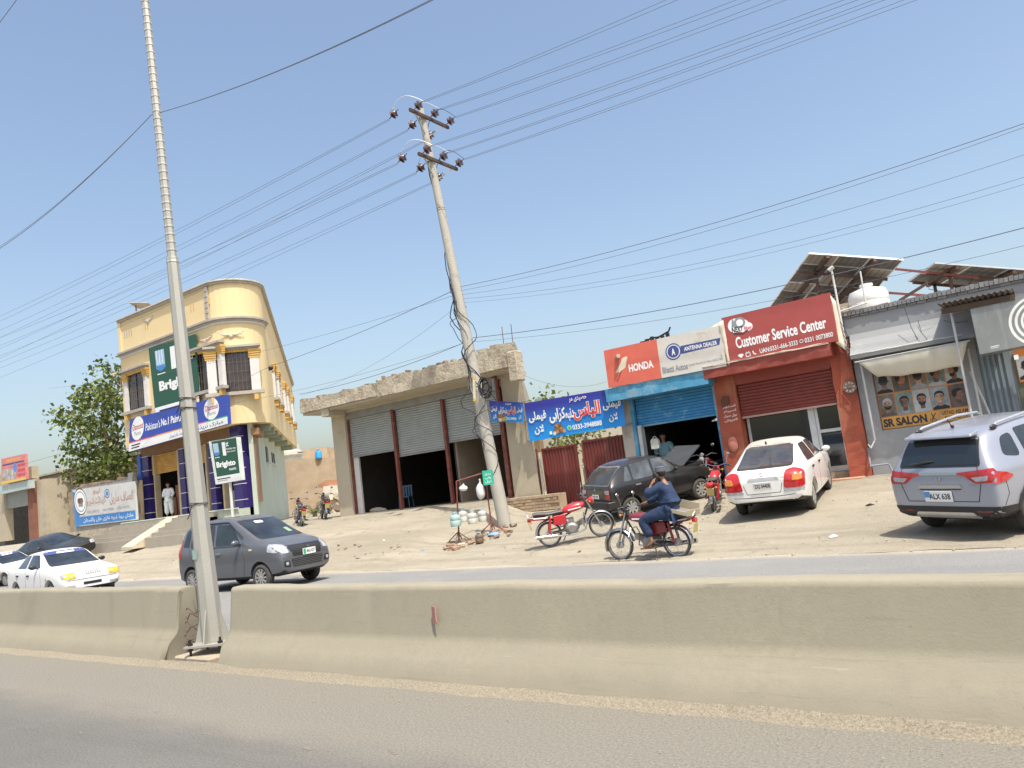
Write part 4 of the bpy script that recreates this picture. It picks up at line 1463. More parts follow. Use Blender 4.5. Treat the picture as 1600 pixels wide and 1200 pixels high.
def jug(px, py, col, label, lift=0.0, h=.42, r=.14, tilt=0.0):
    q = G(px, py) + Vector((0, 0, lift))
    o = empty('water_jug', q, tilt, label, 'jug', 'plastic jugs hanging round the rusty stand')
    mb = MB()
    h *= .85
    r *= .85
    mb = MB()
    mb.lathe([(.001, 0), (r * .92, 0), (r, .03), (r, h * .40), (r * .94, h * .44), (r, h * .48), (r, h * .72), (r * .86, h * .80), (.05, h * .86), (.045, h * .98), (.001, h * .98)], n=14)
    mb.build('jug_body', col, o, world=False, smooth=True)
    MB().cyl((0, 0, h * .95), (0, 0, h * 1.06), .055, n=10).build('cap', M('jug_cap', (.35, .45, .5), .5), o, world=False)
    MB().tube([(-r * .6, 0, h * .78), (-r * .5, 0, h * 1.05), (r * .5, 0, h * 1.05), (r * .6, 0, h * .78)], .013, 5).build('handle', M('jug_cap', (.35, .45, .5), .5), o, world=False)
    return o
milky = M('milky_plastic', (.50, .49, .43), .5, var=.2, vs=8, dust=.3)
jug(716, 852, M('aqua_plastic', (.34, .47, .45), .45, var=.08, dust=.2), 'pale turquoise plastic jug hanging in front of the left foot of the stand', .50, .42, .17)
jug(728, 848, milky, 'grimy white plastic jug just right of the turquoise jug', .55, .40, .14)
jug(742, 845, milky, 'left of the two grey plastic jugs between the uprights of the stand', .45, .40, .155)
jug(757, 838, milky, 'right of the two grey plastic jugs next to the right upright of the stand', .40, .40, .14)
jug(750, 849, M('brown_pot', (.16, .10, .06), .6), 'small dark pot on the ground under the grey jugs', .02, .30, .13)
def bag(px, py, w, h, label, yy, parts=1):
    q = P(px, py, yy)
    o = empty('plastic_bag', q, 0, label, 'bag', 'white plastic bags tied to the stand')
    mb = MB()
    mb.ball((0, 0, 0), 1, 12, 8, (w / 2, w / 2.4, h / 2))
    mb.v = [tuple(Vector(v) * (1 + .16 * mnoise.noise(Vector(v) * 9)) + Vector((0, 0, 0))) for v in mb.v]
    mb.build('bag_body', M('white_bag', (.66, .64, .60), .5, var=.1), o, world=False, smooth=True)
    MB().tube([(0, 0, h * .42), (.02, 0, h * .62), (.01, 0, h * .8)], [.05, .02, .03], 6).build('knot', M('white_bag', (.66, .64, .60), .5), o, world=False)
bag(724, 763, .26, .15, 'crumpled white plastic bag knotted to the left upright of the stand', s1.y)
bag(751, 768, .27, .44, 'full white plastic bag hanging from the right end of the crossbar', s2.y - .12)
random.seed(21)
mb = MB()
for k in range(110):
    t = random.random()
    px, py = 700 + 98 * t + random.gauss(0, 7), 858 - 34 * t + random.gauss(0, 3.5)
    if k > 82:
        px, py = random.uniform(520, 700), random.uniform(852, 868)
    q = G(px, py)
    w = random.uniform(.05, .20) * (1 if k <= 82 else .5)
    M4 = Matrix.Translation(q + Vector((0, 0, w * .2))) @ Matrix.Rotation(random.uniform(0, 3), 4, 'Z') @ Matrix.Rotation(random.uniform(-.5, .5), 4, 'X')
    mb.cur = k % 4
    k0 = len(mb.v)
    mb.box((-w / 2, -w / 3, -w / 4), (w / 2, w / 3, w / 4), M4=M4)
    for i in range(k0, len(mb.v)):
        mb.v[i] = tuple(Vector(mb.v[i]) + Vector([random.uniform(-.12, .12) * w for _ in range(3)]))
tag(mb.build('rubble', [rub[0], rub[1], rub[2], slab_m]), 'broken bricks and stones along the low spoil ridge in front of the utility pole', 'rubble', kind='stuff')
q = G(772, 838)
MB().ball((0, 0, .05), .16, 8, 4, (1.2, .8, .4)).build('blue_scrap', M('blue_scrap', (.20, .34, .50), .6), world=False).location = q
tag(bpy.data.objects['blue_scrap'], 'small blue plastic scrap on the ground by the right foot of the stand', 'litter')

# ================================================================== GATES AND BANNERS
gred = M('gate_red', (.17, .032, .025), .5, var=.12, vs=3, dust=.12, streak=(2, .15, (.22, .08, .06)))
def gate(x0, x1, z0, z1, label, rz=0.0, zr=None):
    r = empty('metal_gate', (x0, 20.85, z0), rz, label, 'gate', 'dark red corrugated gate leaves')
    corrugated(0, x1 - x0, .03, z1 - z0, 0, gred, r, 'corrugated_sheet', .11)
    o = r.children[0]
    w, h = x1 - x0, z1 - z0
    for a, b in (((-.03, -.05, 0), (.03, .03, h + .03)), ((w - .03, -.05, 0), (w + .03, .03, h + .03)), ((.03, -.045, h - .03), (w - .03, .03, h + .03)), ((.03, -.045, 0), (w - .03, .03, .06))):
        MB().box(a, b).build('frame_bar', gred, r, world=False)
    return r
def corrugated_fix():
    pass
_old = MB.build
g1_ = gate(-13.66, -12.42, .82, 2.66, 'narrow dark red corrugated gate leaf standing left of the gap below the blue banner')
g2_ = gate(-12.14, -10.42, .82, 2.72, 'wide dark red corrugated gate leaf behind the black hatchback')
for g_ in (g1_, g2_):
    ch = [c for c in g_.children if c.name.startswith('corrugated_sheet')][0]
    # sheet was laid out in the leaf's own coordinates
    ch.data.transform(wmat(g_))
gp = empty('gate_post', (-13.9, 20.8, .8), 0, 'rusty pipe and tan post at the left edge of the narrow gate leaf', 'post')
MB().cyl((-13.83, 20.72, .75), (-13.83, 20.72, 2.7), .035, n=8).build('pipe', rust, gp)
MB().cyl((-13.72, 20.70, .75), (-13.72, 20.70, 2.55), .022, n=8).build('white_pipe', M('white_pipe', (.6, .58, .55), .5), gp)
MB().box((-13.92, 20.78, 2.60), (-13.70, 21.0, 3.0)).build('post_cap', wood, gp)
gm = empty('gate_pillar', (-12.28, 21.1, .8), 0, 'rough grey pillar in the gap between the two gate leaves', 'post')
MB().box((-12.36, 21.0, .75), (-12.18, 21.2, 1.9)).build('pillar', plaster_tan, gm)
MB().box((-12.33, 21.02, 1.901), (-12.22, 21.12, 2.7)).build('timber', wood, gm)
wr = M('banner_white_red', (.7, .06, .05), .55)
def ban(c4, label, seed, full=True, grp='blue restaurant banners'):
    s = empty('cloth_banner', (c4[0] + c4[2]) / 2, 0, label, 'banner', grp)
    p = Panel(*c4, wave=.014, wf=.9, thick=.006, seed=seed)
    m = bpy.data.materials.get('banner_gradient')
    if not m:
        m = M('banner_gradient', (.03, .10, .6), .5)
        nt = m.node_tree
        b = nt.nodes['Principled BSDF']
        tc = nt.nodes.new('ShaderNodeTexCoord')
        sp = nt.nodes.new('ShaderNodeSeparateXYZ')
        nt.links.new(tc.outputs['Generated'], sp.inputs[0])
        r = ramp_node(nt, sp.outputs[2], .12, .85, (.01, .27, .70, 1), (.035, .035, .30, 1))
        nt.links.new(r.outputs[0], b.inputs['Base Color'])
    p.sheet('cloth', m, s)
    o = .014
    F_, LN = urdu('\u0641\u06cc\u0645\u0644\u06cc'), urdu('\u0644\u0627\u0646')
    for u0, u1 in ((.03, .225), (.81, .985)):
        p.text(F_, u0, .46, u1, .74, white_ink, .035, off=o)
        p.text(LN, u0 + .045, .14, u1 - .045, .38, white_ink, .035, off=o)
    E_ = urdu('\u0627\u0644\u06cc\u0627\u0633')
    p.text(E_, .505, .32, .785, .78, white_ink, .075, off=o)
    p.text(E_, .51, .33, .78, .77, wr, .03, off=o + .004)
    p.text(urdu('\u062f\u0646\u0628\u06c1'), .425, .36, .515, .68, white_ink, .035, off=o)
    p.text(urdu('\u06a9\u0691\u0627\u06c1\u06cc'), .255, .36, .425, .74, white_ink, .035, off=o)
    p.text(urdu('\u062d\u0635\u06cc\u062f\u06cc \u0645\u0631'), .48, .82, .66, .95, white_ink, .02, off=o)
    p.text('0333-3948888', .48, .11, .78, .24, white_ink, .03, off=o)
    p.disc(.447, .18, .06, M('phone_green', (.05, .5, .12), .5), off=o, n=14)
    p.disc(.447, .18, .075, white_ink, off=o - .003, n=14)
    p.disc(.335, .21, .17, M('dish_brown', (.22, .13, .05), .6), off=o, n=16, sy=.9)
    for k in range(9):
        p.disc(.335 + .03 * math.cos(k * .7), .21 + .09 * math.sin(k * .7), .05, M(('food_a', 'food_b', 'food_c')[k % 3], ((.45, .25, .08), (.12, .10, .06), (.35, .10, .04))[k % 3], .6), off=o + .003, n=8)
    p.disc(.39, .13, .06, M('dish_side', (.55, .30, .12), .6), off=o + .005, n=12)
    p.disc(.29, .10, .06, M('dish_pale', (.62, .60, .50), .6), off=o + .005, n=12)
    p.rect(.235, .09, .262, .17, white_ink, off=o)
    p.done(s)
    # tie cords at the corners
    for i, c in enumerate(c4):
        d = Vector((-.18 if i in (0, 3) else .18, .15, .05))
        MB().cyl(c, c + d, .008, n=4).build('cord', cable_m, s)
    return s
ban([P(828, 690, 20.25), P(977, 665, 20.25), P(970, 605, 20.25), P(819, 630, 20.25)], 'large blue restaurant banner with red and white script stretched above the dark red gates', 0)
ban([P(768, 659, 20.1), P(819, 660, 20.3), P(817, 629, 20.3), P(764, 626, 20.1)], 'small blue restaurant banner tied between the utility pole and the large banner', 2)
MB().bar(P(816, 628, 20.35), P(823, 692, 20.35), .04).build('banner_stick', wood).location = (0, 0, 0)
tag(bpy.data.objects['banner_stick'], 'thin wooden stick between the small and large blue banners', 'stick')

# white yard wall and greenery behind gates
yw = empty('yard_wall', (-15, 30, .8), 0, 'pale cream yard wall far behind the red gates', 'wall')
MB().box((-20.5, 30, .7), (-14.8, 30.25, 3.65)).build('wall_face', M('cream_wall', (.62, .56, .44), .9, var=.05), yw)
hr = empty('rear_block', (-14, 26, .8), 0, 'grey wall block behind the wide red gate beside the parts shop', 'building')
MB().box((-12.4, 26, .7), (-10.6, 32, 4.4)).build('wall', M('grey_block', (.36, .35, .34), .9), hr)
MB().box((-11.15, 21.4, 3.6), (-10.9, 22.0, 5.35)).build('chimney', M('grey_block', (.36, .35, .34), .9), hr)

# ================================================================== PARTS SHOP (blue)
ps = empty('parts_shop', (-8.8, 22, .8), 0, 'parts shop with pale left wall, peeling blue lintel and blue roller shutter half raised', 'building')
pale = M('dirty_whitewash', (.50, .45, .38), .92, var=.12, vs=1.5, bump=.3, stain=(1.6, .4, (.34, .29, .24)), fine=.06)
bluep = M('peeling_blue', (.06, .28, .45), .6, var=.18, vs=2, bump=.3, dust=.35, stain=(1.8, .38, (.28, .42, .50)))
MB().box((-10.62, 20.62, .6), (-10.22, 28, 4.1)).build('left_wall', pale, ps)
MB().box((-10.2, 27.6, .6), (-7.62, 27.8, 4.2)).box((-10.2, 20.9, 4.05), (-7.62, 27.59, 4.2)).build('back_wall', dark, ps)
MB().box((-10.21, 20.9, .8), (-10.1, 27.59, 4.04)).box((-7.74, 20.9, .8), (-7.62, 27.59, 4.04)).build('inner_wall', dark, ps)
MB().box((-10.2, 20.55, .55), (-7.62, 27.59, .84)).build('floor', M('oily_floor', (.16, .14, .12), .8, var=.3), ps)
mb = MB()
jag_box(mb, -10.68, -7.52, 20.02, 20.9, 3.72, 4.10, .14, .025, 5)
mb.build('lintel', bluep, ps)
shutter(-10.14, -7.68, 2.93, 3.72, 20.78, M('blue_shutter', (.045, .25, .50), .5, var=.1, dust=.12, stain=(4, .22, (.20, .40, .56))), ps, rail=bluep)
for x in (-10.20, -7.62):
    MB().box((x - .05, 20.60, .7), (x + .05, 20.74, 3.75)).build('door_post', bluep, ps)
MB().box((-10.13, 20.66, .8), (-10.02, 20.9, 2.93)).build('white_post', M('white_post2', (.6, .6, .58), .5), ps)
def lampbulb(q, par):
    MB().cyl(q, q + Vector((.10, -.04, .02)), .02, n=6).build('lamp_arm', white_ink, par)
    MB().ball(q + Vector((.14, -.05, .02)), .045, 8, 5).build('bulb', M('bulb', (.8, .8, .78), .3), par, smooth=True)
lampbulb(P(1113, 658, 20.6), ps)
stepm = M('broken_step', (.38, .30, .22), .95, bump=.7, var=.2, stain=(3, .4, (.25, .17, .12)))
mb = MB()
jag_box(mb, -10.3, -7.4, 20.1, 20.62, .55, .82, .12, .05, 8)
mb.build('threshold', stepm, ps)
# shop contents: shelves seen dimly
mb = MB()
for k in range(4):
    mb.box((-9.9, 27.1, 1.2 + k * .6), (-7.8, 27.55, 1.24 + k * .6))
mb.build('shelf', M('dim_shelf', (.10, .09, .08), .8), ps)
# signboard: red half + grey-white half
c4 = [P(951, 606, 19.98), P(1135, 572, 19.98), P(1126, 508, 20.02), P(943, 548, 20.02)]
s = sign_root('shop_signboard', c4, 'parts shop signboard, left third salmon red with a winged emblem and the rest white')
p = Panel(*c4, thick=.06, seed=1)
fade_w = M('faded_white_sheet', (.60, .56, .50), .6, var=.06, stain=(1.5, .2, (.50, .44, .36)))
p.sheet('board', fade_w, s)
salmon = M('faded_red_sheet', (.62, .13, .085), .55, var=.06)
p.rect(0, 0, .475, 1, salmon, .006)
p.text('HONDA', .205, .30, .42, .50, white_ink, .035, off=.012)
for k in range(5):
    tip, rt = (.078 + .013 * k, .36 + .052 * k), (.172 + .006 * k, .50 + .058 * k)
    p.poly([tip, (tip[0] + .045, tip[1] - .01), (rt[0] + .012, rt[1] - .04), rt, (rt[0] - .04, rt[1] - .035), (tip[0] + .012, tip[1] + .03)], M('cream_print', (.72, .62, .45), .6), off=.012 + .0012 * k)
p.stroke([(.085, .12), (.145, .42)], .05, M('dark_red_print', (.35, .06, .04), .6), off=.012)
p.disc(.60, .60, .235, navy_ink, off=.010)
p.disc(.60, .60, .20, M('pale_ring', (.62, .63, .68), .5), off=.012)
p.disc(.60, .60, .17, navy_ink, off=.014)
p.text('A', .585, .51, .615, .68, white_ink, .04, off=.018)
p.poly([(.655, .52), (.665, .70), (.985, .70), (.97, .54), (.67, .50)], navy_ink, off=.010)
p.text('ANTENNA DEALER', .69, .555, .955, .655, white_ink, .02, off=.016)
p.text('Bhatti Autos', .49, .10, .70, .26, grey_ink, .03, off=.012)
p.text('Jampur Road D.G. Khan 0332-7700', .71, .155, .98, .22, grey_ink, .01, off=.012)
p.stroke([(.80, .90), (.84, .93), (.88, .88)], .015, M('pale_grey_print', (.52, .50, .48), .6), off=.012)
p.done(s)
q = P(965, 560, 20.1)
MB().cyl(q + Vector((-.06, .02, 0)), q + Vector((.16, -.25, .03)), .06, n=10).build('pipe_stub', M('pinkish_pipe', (.45, .30, .26), .6), s)
# dark clutter on roof
ro = empty('roof_clutter', P(1022, 530, 21.5), 0, 'black antenna brackets and scrap on the parts shop roof behind the signboard', 'antenna')
q = P(1020, 534, 21.3)
MB().tube([q + Vector((-.45, 0, -.2)), q + Vector((-.35, 0, .05)), q + Vector((0, 0, .12)), q + Vector((.2, 0, .1)), q + Vector((.55, 0, .2)), q + Vector((.62, 0, .32))], .03, 6).build('bracket', dk_metal, ro)
for k in range(6):
    MB().box(tuple(q + Vector((-.4 + k * .17, -.04, -.05 + .03 * (k % 2)))), tuple(q + Vector((-.3 + k * .17, .04, .08 + .04 * (k % 3))))).build('scrap', dk_metal, ro)
mb = MB().box((-10.6, 20.9, 4.2), (-7.45, 27.8, 4.5))
mb.build('roof_slab', pale, ps)

# hanging jerrycan
q = P(1024, 693, 20.45)
jc = empty('jerrycan', q, 0, 'white plastic jerrycan hanging at the left post of the parts shop', 'jerrycan')
jc.scale = (.72, .72, .72)
MB().prism([(-.15, -.22), (.15, -.22), (.17, -.19), (.17, .12), (.10, .20), (-.10, .20), (-.17, .12), (-.17, -.19)], -.09, .09).build('can_body', milky, jc, world=False, bevel=.015)
MB().tube([(-.09, 0, .19), (-.05, 0, .27), (.05, 0, .27), (.09, 0, .19)], .015, 6).build('handle', milky, jc, world=False)
MB().cyl((0, .0, .27), (0, .1, .5), .008, n=4).build('cord', cable_m, jc, world=False)

# ================================================================== SERVICE CENTRE (red)
cs = empty('service_shop', (-5.7, 22, .85), 0, 'red painted service centre shop with maroon roller shutter half down over an aluminium glass front', 'building')
redp = M('peeling_red', (.34, .075, .038), .75, var=.16, vs=1.8, bump=.4, dust=.2, stain=(1.3, .36, (.38, .13, .065)), streak=(3, .3, (.28, .06, .04)))
maroon = M('maroon_paint', (.26, .045, .03), .6, var=.15, vs=2, bump=.2, dust=.4, streak=(4, .3, (.36, .10, .07)))
def ragged_pillar(x0, x1, y0, y1, z0, z1, mat, par, name, seed, amp=.02):
    vs = []
    n = int((z1 - z0) / .16)
    for i in range(n + 1):
        z = z0 + (z1 - z0) * i / n
        def nz(k):
            return amp * mnoise.noise(Vector((k * 5.1, z * 3.0, seed))) + amp * .5 * mnoise.noise(Vector((k * 9, z * 9, seed)))
        vs += [(x0 + nz(1), y0 + nz(2), z), ((x0 + x1) / 2, y0 + nz(3), z), (x1 + nz(4), y0 + nz(5), z), (x1 + nz(6) * .3, y1, z), (x0, y1, z)]
    fs = []
    for i in range(n):
        for j in range(5):
            a, b = i * 5 + j, i * 5 + (j + 1) % 5
            fs.append((a, b, b + 5, a + 5))
    fs += [(4, 3, 2, 1, 0), tuple(n * 5 + j for j in range(5))]
    return MB().add(vs, fs).build(name, mat, par)
ragged_pillar(-7.58, -6.98, 20.5, 21.4, .6, 3.86, redp, cs, 'left_pillar', 1)
ragged_pillar(-4.47, -3.97, 20.5, 21.6, .6, 4.25, redp, cs, 'right_pillar', 2)
mb = MB()
jag_box(mb, -7.62, -4.30, 20.0, 20.49, 3.86, 4.16, .14, .035, 7)
mb.build('projecting_beam', maroon, cs)
mb = MB()
jag_box(mb, -7.60, -4.32, 19.96, 20.3, 4.162, 4.20, .12, .02, 9)
mb.build('beam_top', M('pale_concrete', (.58, .48, .38), .9, bump=.4), cs)
MB().box((-6.97, 20.5, 3.6), (-4.48, 21.4, 4.15)).build('wall_over_shutter', maroon, cs)
shutter(-6.95, -4.50, 2.72, 3.66, 20.62, M('maroon_shutter', (.19, .03, .022), .5, var=.15, dust=.25), cs, rail=M('rail_pinkish', (.42, .25, .2), .6))
alu = M('aluminium_frame', (.56, .57, .56), .35, .5, dust=.1)
fr = empty('aluminium_front', (-5.7, 20.9, .98))
fr.parent = cs
fr.matrix_parent_inverse = Matrix()
fr.location = Vector((-5.7, 20.9, .98)) - cs.location
zt, zb_ = 2.95, 1.0
for a, b in (((-6.92, zb_, -6.85), zt), ((-5.30, zb_, -5.14), zt), ((-5.13, zb_, -5.06), zt), ((-4.55, zb_, -4.48), zt)):
    x0, z0, x1 = a
    MB().box((x0, 20.82, z0), (x1, 20.90, b)).build('mullion', alu, fr)
MB().box((-5.06, 20.825, 2.02), (-4.55, 20.895, 2.10)).build('rail', alu, fr)
MB().box((-5.06, 20.825, 1.0), (-4.55, 20.895, 1.14)).build('rail', alu, fr)
MB().box((-6.85, 20.825, 1.0), (-5.30, 20.895, 1.08)).build('rail', alu, fr)
MB().box((-6.85, 20.85, 1.08), (-5.30, 20.862, 2.95)).build('pane', glass_dk, fr)
MB().box((-5.06, 20.85, 2.10), (-4.55, 20.862, 2.95)).build('pane', glass_dk, fr)
MB().box((-5.06, 20.85, 1.14), (-4.55, 20.862, 2.02)).build('pane', glass_dk, fr)
MB().box((-6.97, 20.75, .6), (-4.48, 21.5, .99)).build('sill_wall', stepm, cs)
MB().box((-7.0, 20.2, .5), (-4.1, 20.49, .84)).build('step', M('pinkish_step', (.48, .27, .18), .9, var=.15, bump=.4), cs, bevel=.02)
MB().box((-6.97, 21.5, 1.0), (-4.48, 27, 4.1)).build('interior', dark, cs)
MB().box((-7.45, 21.5, 4.16), (-4.0, 27, 4.5)).build('roof_slab', pale, cs)
# Urdu writing painted on left pillar
p = Panel(Vector((-7.42, 20.46, 2.62)), Vector((-7.02, 20.46, 2.62)), Vector((-7.02, 20.46, 3.12)), Vector((-7.42, 20.46, 3.12)))
for k, t_ in enumerate(('\u0627\u0633\u0679\u0648\u0631', '\u0627\u0633\u067e\u06cc\u0626\u0631', '\u06c1\u0648\u0644 \u0633\u06cc\u0644', '\u0627\u0644\u0639\u0631\u0648\u0634')):
    p.text(urdu(t_), .05, .78 - k * .25, .95, .95 - k * .25, white_ink, .01)
p.done(cs)
# meter and faded emblem patches on the pillars
q = P(1117, 680, 20.46)
MB().ball((-7.28, 20.47, 2.02), .16, 10, 6, (.9, .25, 1.35)).build('plaster_patch', M('pink_patch', (.46, .17, .12), .85, var=.2), cs, smooth=True)
MB().prism([(-7.40, 3.05), (-7.20, 3.10), (-7.18, 3.32), (-7.33, 3.36), (-7.42, 3.25)], 20.44, 20.48).build('brown_patch', M('brown_patch', (.12, .05, .03), .9), cs)
o = MB().cyl((-4.10, 20.47, 3.05), (-4.10, 20.45, 3.05), .16, n=14).build('emblem_disc', M('emblem_grey', (.22, .15, .12), .8, var=.6, vs=14), cs)
for k in range(8):
    a = k * .785
    MB().cyl((-4.10 + .10 * math.cos(a), 20.448, 3.05 + .11 * math.sin(a)), (-4.10 + .10 * math.cos(a), 20.44, 3.05 + .11 * math.sin(a)), .03, n=6).build('emblem_dot', M('emblem_pale', (.45, .42, .38), .8), o)
MB().tube([(-4.22, 20.47, 4.0), (-4.25, 20.44, 3.3), (-4.3, 20.43, 2.9), (-4.12, 20.44, 2.6), (-4.0, 20.45, 2.75), (-4.05, 20.46, 3.6), (-4.15, 20.46, 4.1)], .011, 4).build('loose_cable', redp, cs)
# big maroon sign
c4 = [P(1142, 571, 20.0), P(1309, 532, 20.0), P(1296, 457, 20.05), P(1127, 497, 20.05)]
s = sign_root('shop_signboard', c4, 'large maroon service centre signboard with white lettering above the maroon shutter')
p = Panel(*c4, thick=.12, seed=4)
p.sheet('board', M('maroon_sheet', (.36, .068, .058), .5, var=.05), s)
p.text('Customer Service Center', .09, .30, .93, .54, white_ink, .028, off=.014)
p.text('UAN:0331-666-3333', .30, .10, .655, .20, white_ink, .02, off=.014)
p.disc(.69, .155, .05, white_ink, off=.013, n=14, hole=.7)
p.text('0331 0073800', .72, .10, .97, .20, white_ink, .02, off=.014)
p.poly([(.085, .155), (.115, .10), (.145, .155), (.13, .185), (.10, .185)], white_ink, .012)
for a, b in (((.165, .10), (.205, .10)), ((.205, .10), (.205, .17)), ((.205, .17), (.165, .17)), ((.165, .17), (.165, .10)), ((.18, .17), (.17, .20)), ((.19, .17), (.20, .20))):
    p.stroke([a, b], .018, white_ink, off=.012)
p.stroke([(.235, .19), (.24, .13), (.262, .11)], .03, white_ink, off=.012)
silver = M('silver_print', (.60, .58, .56), .4)
for k, (u, v, r) in enumerate(((.115, .78, .19), (.155, .80, .15), (.19, .74, .17), (.24, .70, .11))):
    p.disc(u, v, r, white_ink, off=.012 + k * .0002)
p.text('A', .075, .70, .13, .93, grey_ink, .05, off=.018)
p.disc(.165, .82, .15, grey_ink, off=.018, hole=.62)
p.text('NEXT', .075, .64, .19, .75, black_ink, .03, off=.021, shear=.2)
p.text('fiber', .195, .63, .27, .72, red_ink, .02, off=.018)
p.stroke([(.09, .62), (.17, .58), (.23, .64)], .03, black_ink, off=.016)
p.done(s)
# weathered cloth folds beside the sign
cl = M('cream_tarp', (.62, .56, .44), .85, var=.12, vs=3)
def cloth(pts, mat, name, label, cat, nu=8, nv=10, amp=.05, seed=0):
    bl, br, tr, tl = pts
    vs = []
    for j in range(nv + 1):
        for i in range(nu + 1):
            u, v = i / nu, j / nv
            q = bl * (1 - u) * (1 - v) + br * u * (1 - v) + tr * u * v + tl * (1 - u) * v
            vs.append(q + Vector((0, -amp * (math.sin(u * 14 + v * 4 + seed) * .5 + mnoise.noise(Vector((u * 4, v * 5, seed)))), 0)))
    fs = [(j * (nu + 1) + i, j * (nu + 1) + i + 1, (j + 1) * (nu + 1) + i + 1, (j + 1) * (nu + 1) + i) for j in range(nv) for i in range(nu)]
    c = vs[0].copy()
    o = MB().add([v - c for v in vs], fs).build(name, mat, world=False, smooth='all')
    o.location = c
    md = o.modifiers.new('t', 'SOLIDIFY')
    md.thickness = .012
    return tag(o, label, cat)
cloth([P(1128, 574, 20.02), P(1141, 571, 20.02), P(1130, 500, 20.0), P(1110, 512, 20.1)], cl, 'tarpaulin', 'creased cream tarpaulin edge hanging between the white and maroon signboards', 'tarpaulin', seed=1)
cloth([P(1306, 536, 20.1), P(1322, 548, 20.3), P(1306, 472, 20.5), P(1297, 462, 20.1)], cl, 'tarpaulin', 'narrow cream tarpaulin strip hanging at the right edge of the maroon signboard', 'tarpaulin', 5, 8, .03, seed=3)
MB().box((-4.25, 20.7, 4.26), (-3.98, 21.6, 5.1)).build('upper_wall', plaster_tan, cs)

# ================================================================== SALON (grey)
sa = empty('salon_building', (-2.6, 22, .7), 0, 'grey painted barber salon with brick parapet, cloth awning and poster window', 'building')
greyp = M('grey_blue_paint', (.285, .292, .30), .85, var=.08, vs=1.2, bump=.2, fine=.05, dust=.15, stain=(1.1, .22, (.36, .36, .36)))
greyd = M('parapet_grey', (.235, .235, .24), .85, var=.15, bump=.3, dust=.35)
YS_ = 20.62
MB().box((-3.95, YS_, .4), (-3.58, YS_ + .3, 3.9)).box((-3.579, YS_, .4), (-1.62, YS_ + .3, 1.88)).box((-3.579, YS_ + .001, 3.35), (-1.62, YS_ + .3, 3.9)).box((-1.619, YS_, .4), (-1.30, YS_ + .3, 3.9)).build('front_wall', greyp, sa)
mb = MB()
jag_box(mb, -4.0, 3.0, YS_ - .02, YS_ + .3, 4.32, 4.76, .3, .006, 12)
mb.build('parapet_wall', greyp, sa)
MB().prism([(YS_ - .03, 3.75), (YS_ - .38, 3.70), (YS_ - .40, 3.78), (YS_ - .10, 4.18), (YS_ - .03, 4.34), (YS_ + .29, 4.34), (YS_ + .29, 3.91), (YS_ - .03, 3.91)], -3.92, -1.25, 'X').build('sloping_fascia', greyp, sa)
MB().tube([(-3.92 + i * .27, YS_ - .41, 3.80 + .01 * (i % 2)) for i in range(10)], .015, 5).build('broken_edge', M('pale_chip', (.52, .50, .47), .9), sa)
random.seed(9)
pb_ = [M('coping_brick_a', (.19, .19, .195), .9, bump=.3, dust=.5), M('coping_brick_b', (.24, .24, .24), .9, bump=.3, dust=.5)]
x = -4.05
while x < 2.8:
    MB().box((x, YS_ - .10 + random.uniform(-.012, .012), 4.83), (x + .083, YS_ + .13, 4.94 + random.uniform(-.008, .012))).build('brick', random.choice(pb_), sa)
    x += .096
x = -4.02
while x < 2.8:
    MB().box((x, YS_ - .055 + random.uniform(-.01, .01), 4.765), (x + .20, YS_ + .2, 4.825)).build('brick', random.choice(pb_), sa)
    x += .215
MB().box((-3.95, 21, 4.2), (3, 28, 4.6)).build('roof_slab', pale, sa)
